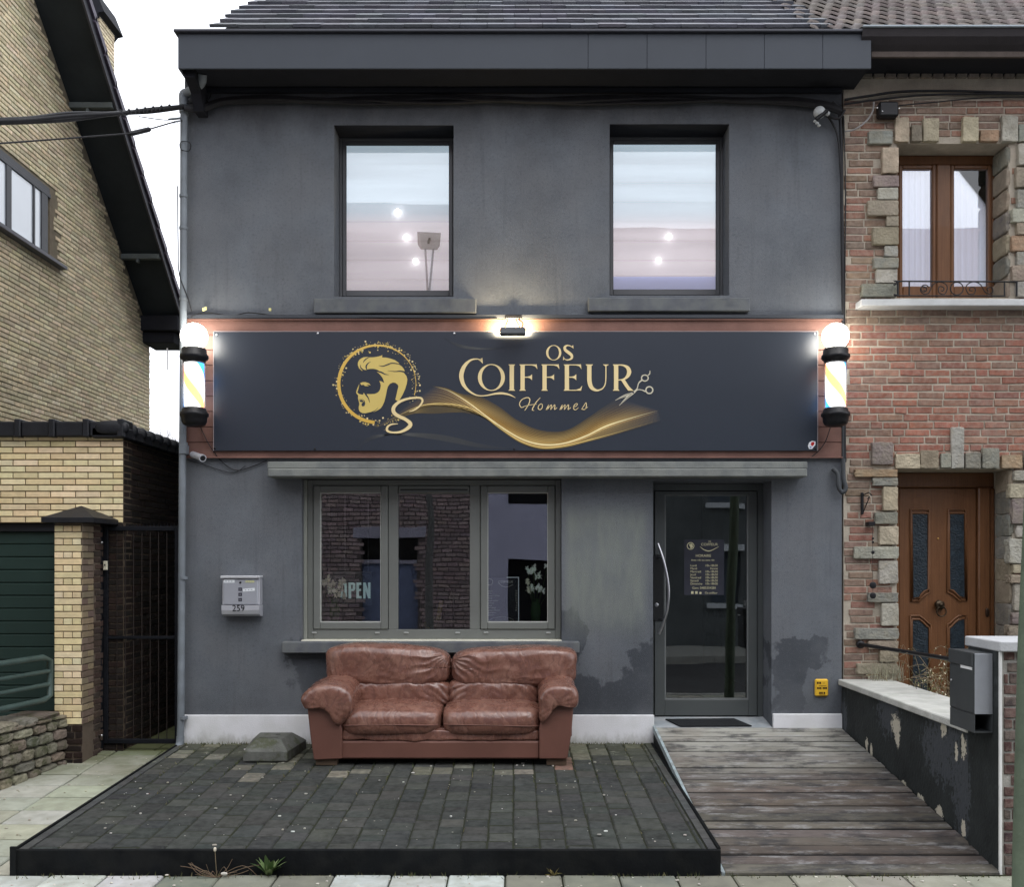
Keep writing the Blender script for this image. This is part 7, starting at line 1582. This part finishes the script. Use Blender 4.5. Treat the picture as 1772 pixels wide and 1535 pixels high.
# ================================================================== bare tree far behind
bt = thing('bare_tree', 'leafless tree seen faintly between the gable house and the downpipe', 'tree', (X(283, 26), 26, 0))
mb = MB(); rr = random.Random(4)
def grow(p, d_, ln, r_, dep):
    q = p + d_ * ln; mb.tube([tuple(p), tuple((p + q) / 2 + Vector((rr.gauss(0, .03), 0, rr.gauss(0, .03)))), tuple(q)], [r_, r_ * .85, r_ * .7], 5, 0, (1, 1, 1), False)
    if dep == 0: return
    for k in range(3 if dep > 2 else 2):
        a = Vector((rr.gauss(0, .55), rr.gauss(0, .5), .55 + rr.random() * .5)); grow(q, (d_ * .7 + a).normalized(), ln * rr.uniform(.62, .85), r_ * .6, dep - 1)
tm = M('bare_twig', (.30, .27, .26), .9, .2)
grow(Vector((X(283, 26), 26, 3.2)), Vector((0, 0, 1)), 1.0, .045, 6); mb.build('crown', tm, bt)
mb = MB(); mb.tube([(X(283, 26), 26, 0), (X(283, 26), 26, 3.3)], [.14, .06], 8); mb.build('trunk', tm, bt)

# ================================================================== the other side of the street (seen in the panes)
OY = -12.2
oh = thing('opposite_brick_house', 'old brown brick house across the street, mirrored in the left and middle panes', 'house', (-6, OY, 0))
Rm = lambda px: (px - 890) / 80.0; Rz = lambda py: 1.66 - (py - 975) / 80.0
ob = [(.27, .21, .23), (.32, .25, .26), (.22, .17, .19), (.36, .28, .29)]
hx0, hx1, hz0, hz1 = Rm(622), Rm(722), .1, Rz(930)
mb = MB(); wall_holes(mb, -14, Rm(836), -.3, 7.6, OY - .3, OY, [(hx0, hx1, hz0, hz1), (-6.9, -5.9, 4.3, 5.9), (-3.0, -2.0, 4.3, 5.9)])
bricks(mb, (-7.5, OY, -.2), U, V, Vector((0, 1, 0)), Rm(836) + 7.5, 7.6, .09, .24, .022, .012, ob, lambda mx, mz, b0, b1, z0, z1: any(a - .02 < mx - 7.5 < c + .02 and d_ - .02 < mz - .2 < e + .02 for a, c, d_, e in ((hx0, hx1, hz0, hz1), (-6.9, -5.9, 4.3, 5.9), (-3.0, -2.0, 4.3, 5.9))), 1, .004, jag=.3)
mb.build('brick_wall', [M('mortar_dark', (.10, .085, .085), .95), brick_m], oh)
mb = MB(); mb.box(hx0 - .15, hx1 + .15, OY - .01, OY + .03, hz1, hz1 + .22, .01); mb.build('lintel', M('lintel_grey', (.34, .33, .42)), oh)
mb = MB(); mb.box(hx0, hx1, OY - .2, OY - .12, hz0, Rz(972), .01); mb.build('shutter', M('shutter_blue', (.14, .17, .28), .7, .2), oh)
mb = MB(); mb.box(hx0, hx1, OY - .11, OY - .06, Rz(975), Rz(968), .01); mb.build('transom', M('lintel_grey', (.34, .33, .42)), oh)
mb = MB(); mb.box(hx0, hx1, OY - .28, OY - .25, Rz(968), hz1, 0); mb.box(-6.9, -5.9, OY - .25, OY - .2, 4.3, 5.9); mb.box(-3, -2, OY - .25, OY - .2, 4.3, 5.9); mb.build('window_dark', M('window_void', (.01, .01, .012), .2), oh)
mb = MB(); mb.extrude([(OY + .3, 7.55), (OY - 4, 11.15), (OY - 8, 7.55)], -14, Rm(836), plane='yz'); mb.build('roof', M('opposite_roof', (.22, .13, .11), .85, .2, 8, .4), oh)
o2 = thing('opposite_plaster_house', 'lavender grey plastered house across the street, mirrored in the right pane', 'house', (4, OY, 0))
gx0_, gx1_ = Rm(879), Rm(975); ex2 = Rm(1010); mb = MB(); wall_holes(mb, Rm(836) + .01, ex2, -.3, 7.3, OY - .3, OY, [(gx0_, gx1_, -.2, Rz(970)), (gx0_, gx0_ + 1.1, Rz(870), Rz(780))]); mb.build('wall', M('lavender_plaster', (.46, .46, .62), .9, .1, 2, .3), o2)
mb = MB(); mb.box(gx0_, gx1_, OY - .28, OY - .25, -.2, Rz(970)); mb.box(gx0_, gx0_ + 1.1, OY - .28, OY - .25, Rz(870), Rz(780)); mb.build('opening', M('window_void', (.01, .01, .012)), o2)
mb = MB(); mb.extrude([(OY + .3, 7.25), (OY - 4, 10.2), (OY - 8, 7.25)], Rm(836) + .01, ex2, plane='yz'); mb.build('roof', M('opposite_roof', (.22, .13, .11)), o2)
o3 = thing('opposite_dark_house', 'dark house across the street with pale window ledges, mirrored in the shop door', 'house', (6, OY, 0))
wx_ = (Rm(1236), Rm(1290)); mb = MB(); wall_holes(mb, ex2 + .01, 14, -.3, 7.5, OY - .3, OY, [(wx_[0], wx_[1], Rz(1046), Rz(955)), (wx_[0], wx_[1], Rz(868), Rz(780))]); mb.build('wall', M('dark_plaster', (.10, .11, .115), .9, .2, 2, .3), o3)
mb = MB(); mb.box(wx_[0], wx_[1], OY - .28, OY - .2, Rz(1046), Rz(955)); mb.box(wx_[0], wx_[1], OY - .28, OY - .2, Rz(868), Rz(780)); mb.build('window', M('dim_blue', (.07, .09, .12), .4), o3)
for (za_, zb_) in ((1056, 1047), (954, 942), (878, 869)): mb = MB(); mb.box(wx_[0] - .08, wx_[1] + .08, OY - .02, OY + .08, Rz(za_), Rz(zb_)); mb.build('window_ledge', M('ledge_pale', (.55, .58, .62), .7), o3)
mb = MB(); mb.extrude([(OY + .3, 7.45), (OY - 4, 10.5), (OY - 8, 7.45)], ex2 + .01, 14, plane='yz'); mb.build('roof', M('opposite_roof', (.22, .13, .11)), o3)
mb = MB(); mb.box(-20, 20, OY + .02, -9.9, -.33, -.17, .01); tag(mb.build('far_pavement', M('kerb_stone', (.3, .3, .28))), kind='structure')
sl_ = thing('street_lamp', 'street lamp across the road, mirrored in the left upper window', 'street lamp', (Rm(742), -11.0, -.17))
mb = MB(); sx0 = Rm(742) * .94; mb.tube([(sx0, -11, -.17), (sx0, -11, 8.2)], [.08, .05], 10); mb.build('pole', M('lamp_pole', (.12, .12, .12), .5), sl_)
mb = MB(); mb.lathe((sx0, -11, 8.18), [(.06, 0), (.20, .04), (.27, .36), (.29, .46), (.05, .52), (0, .54)], 18); mb.build('lantern', M('lamp_head', (.20, .16, .11), .5), sl_)
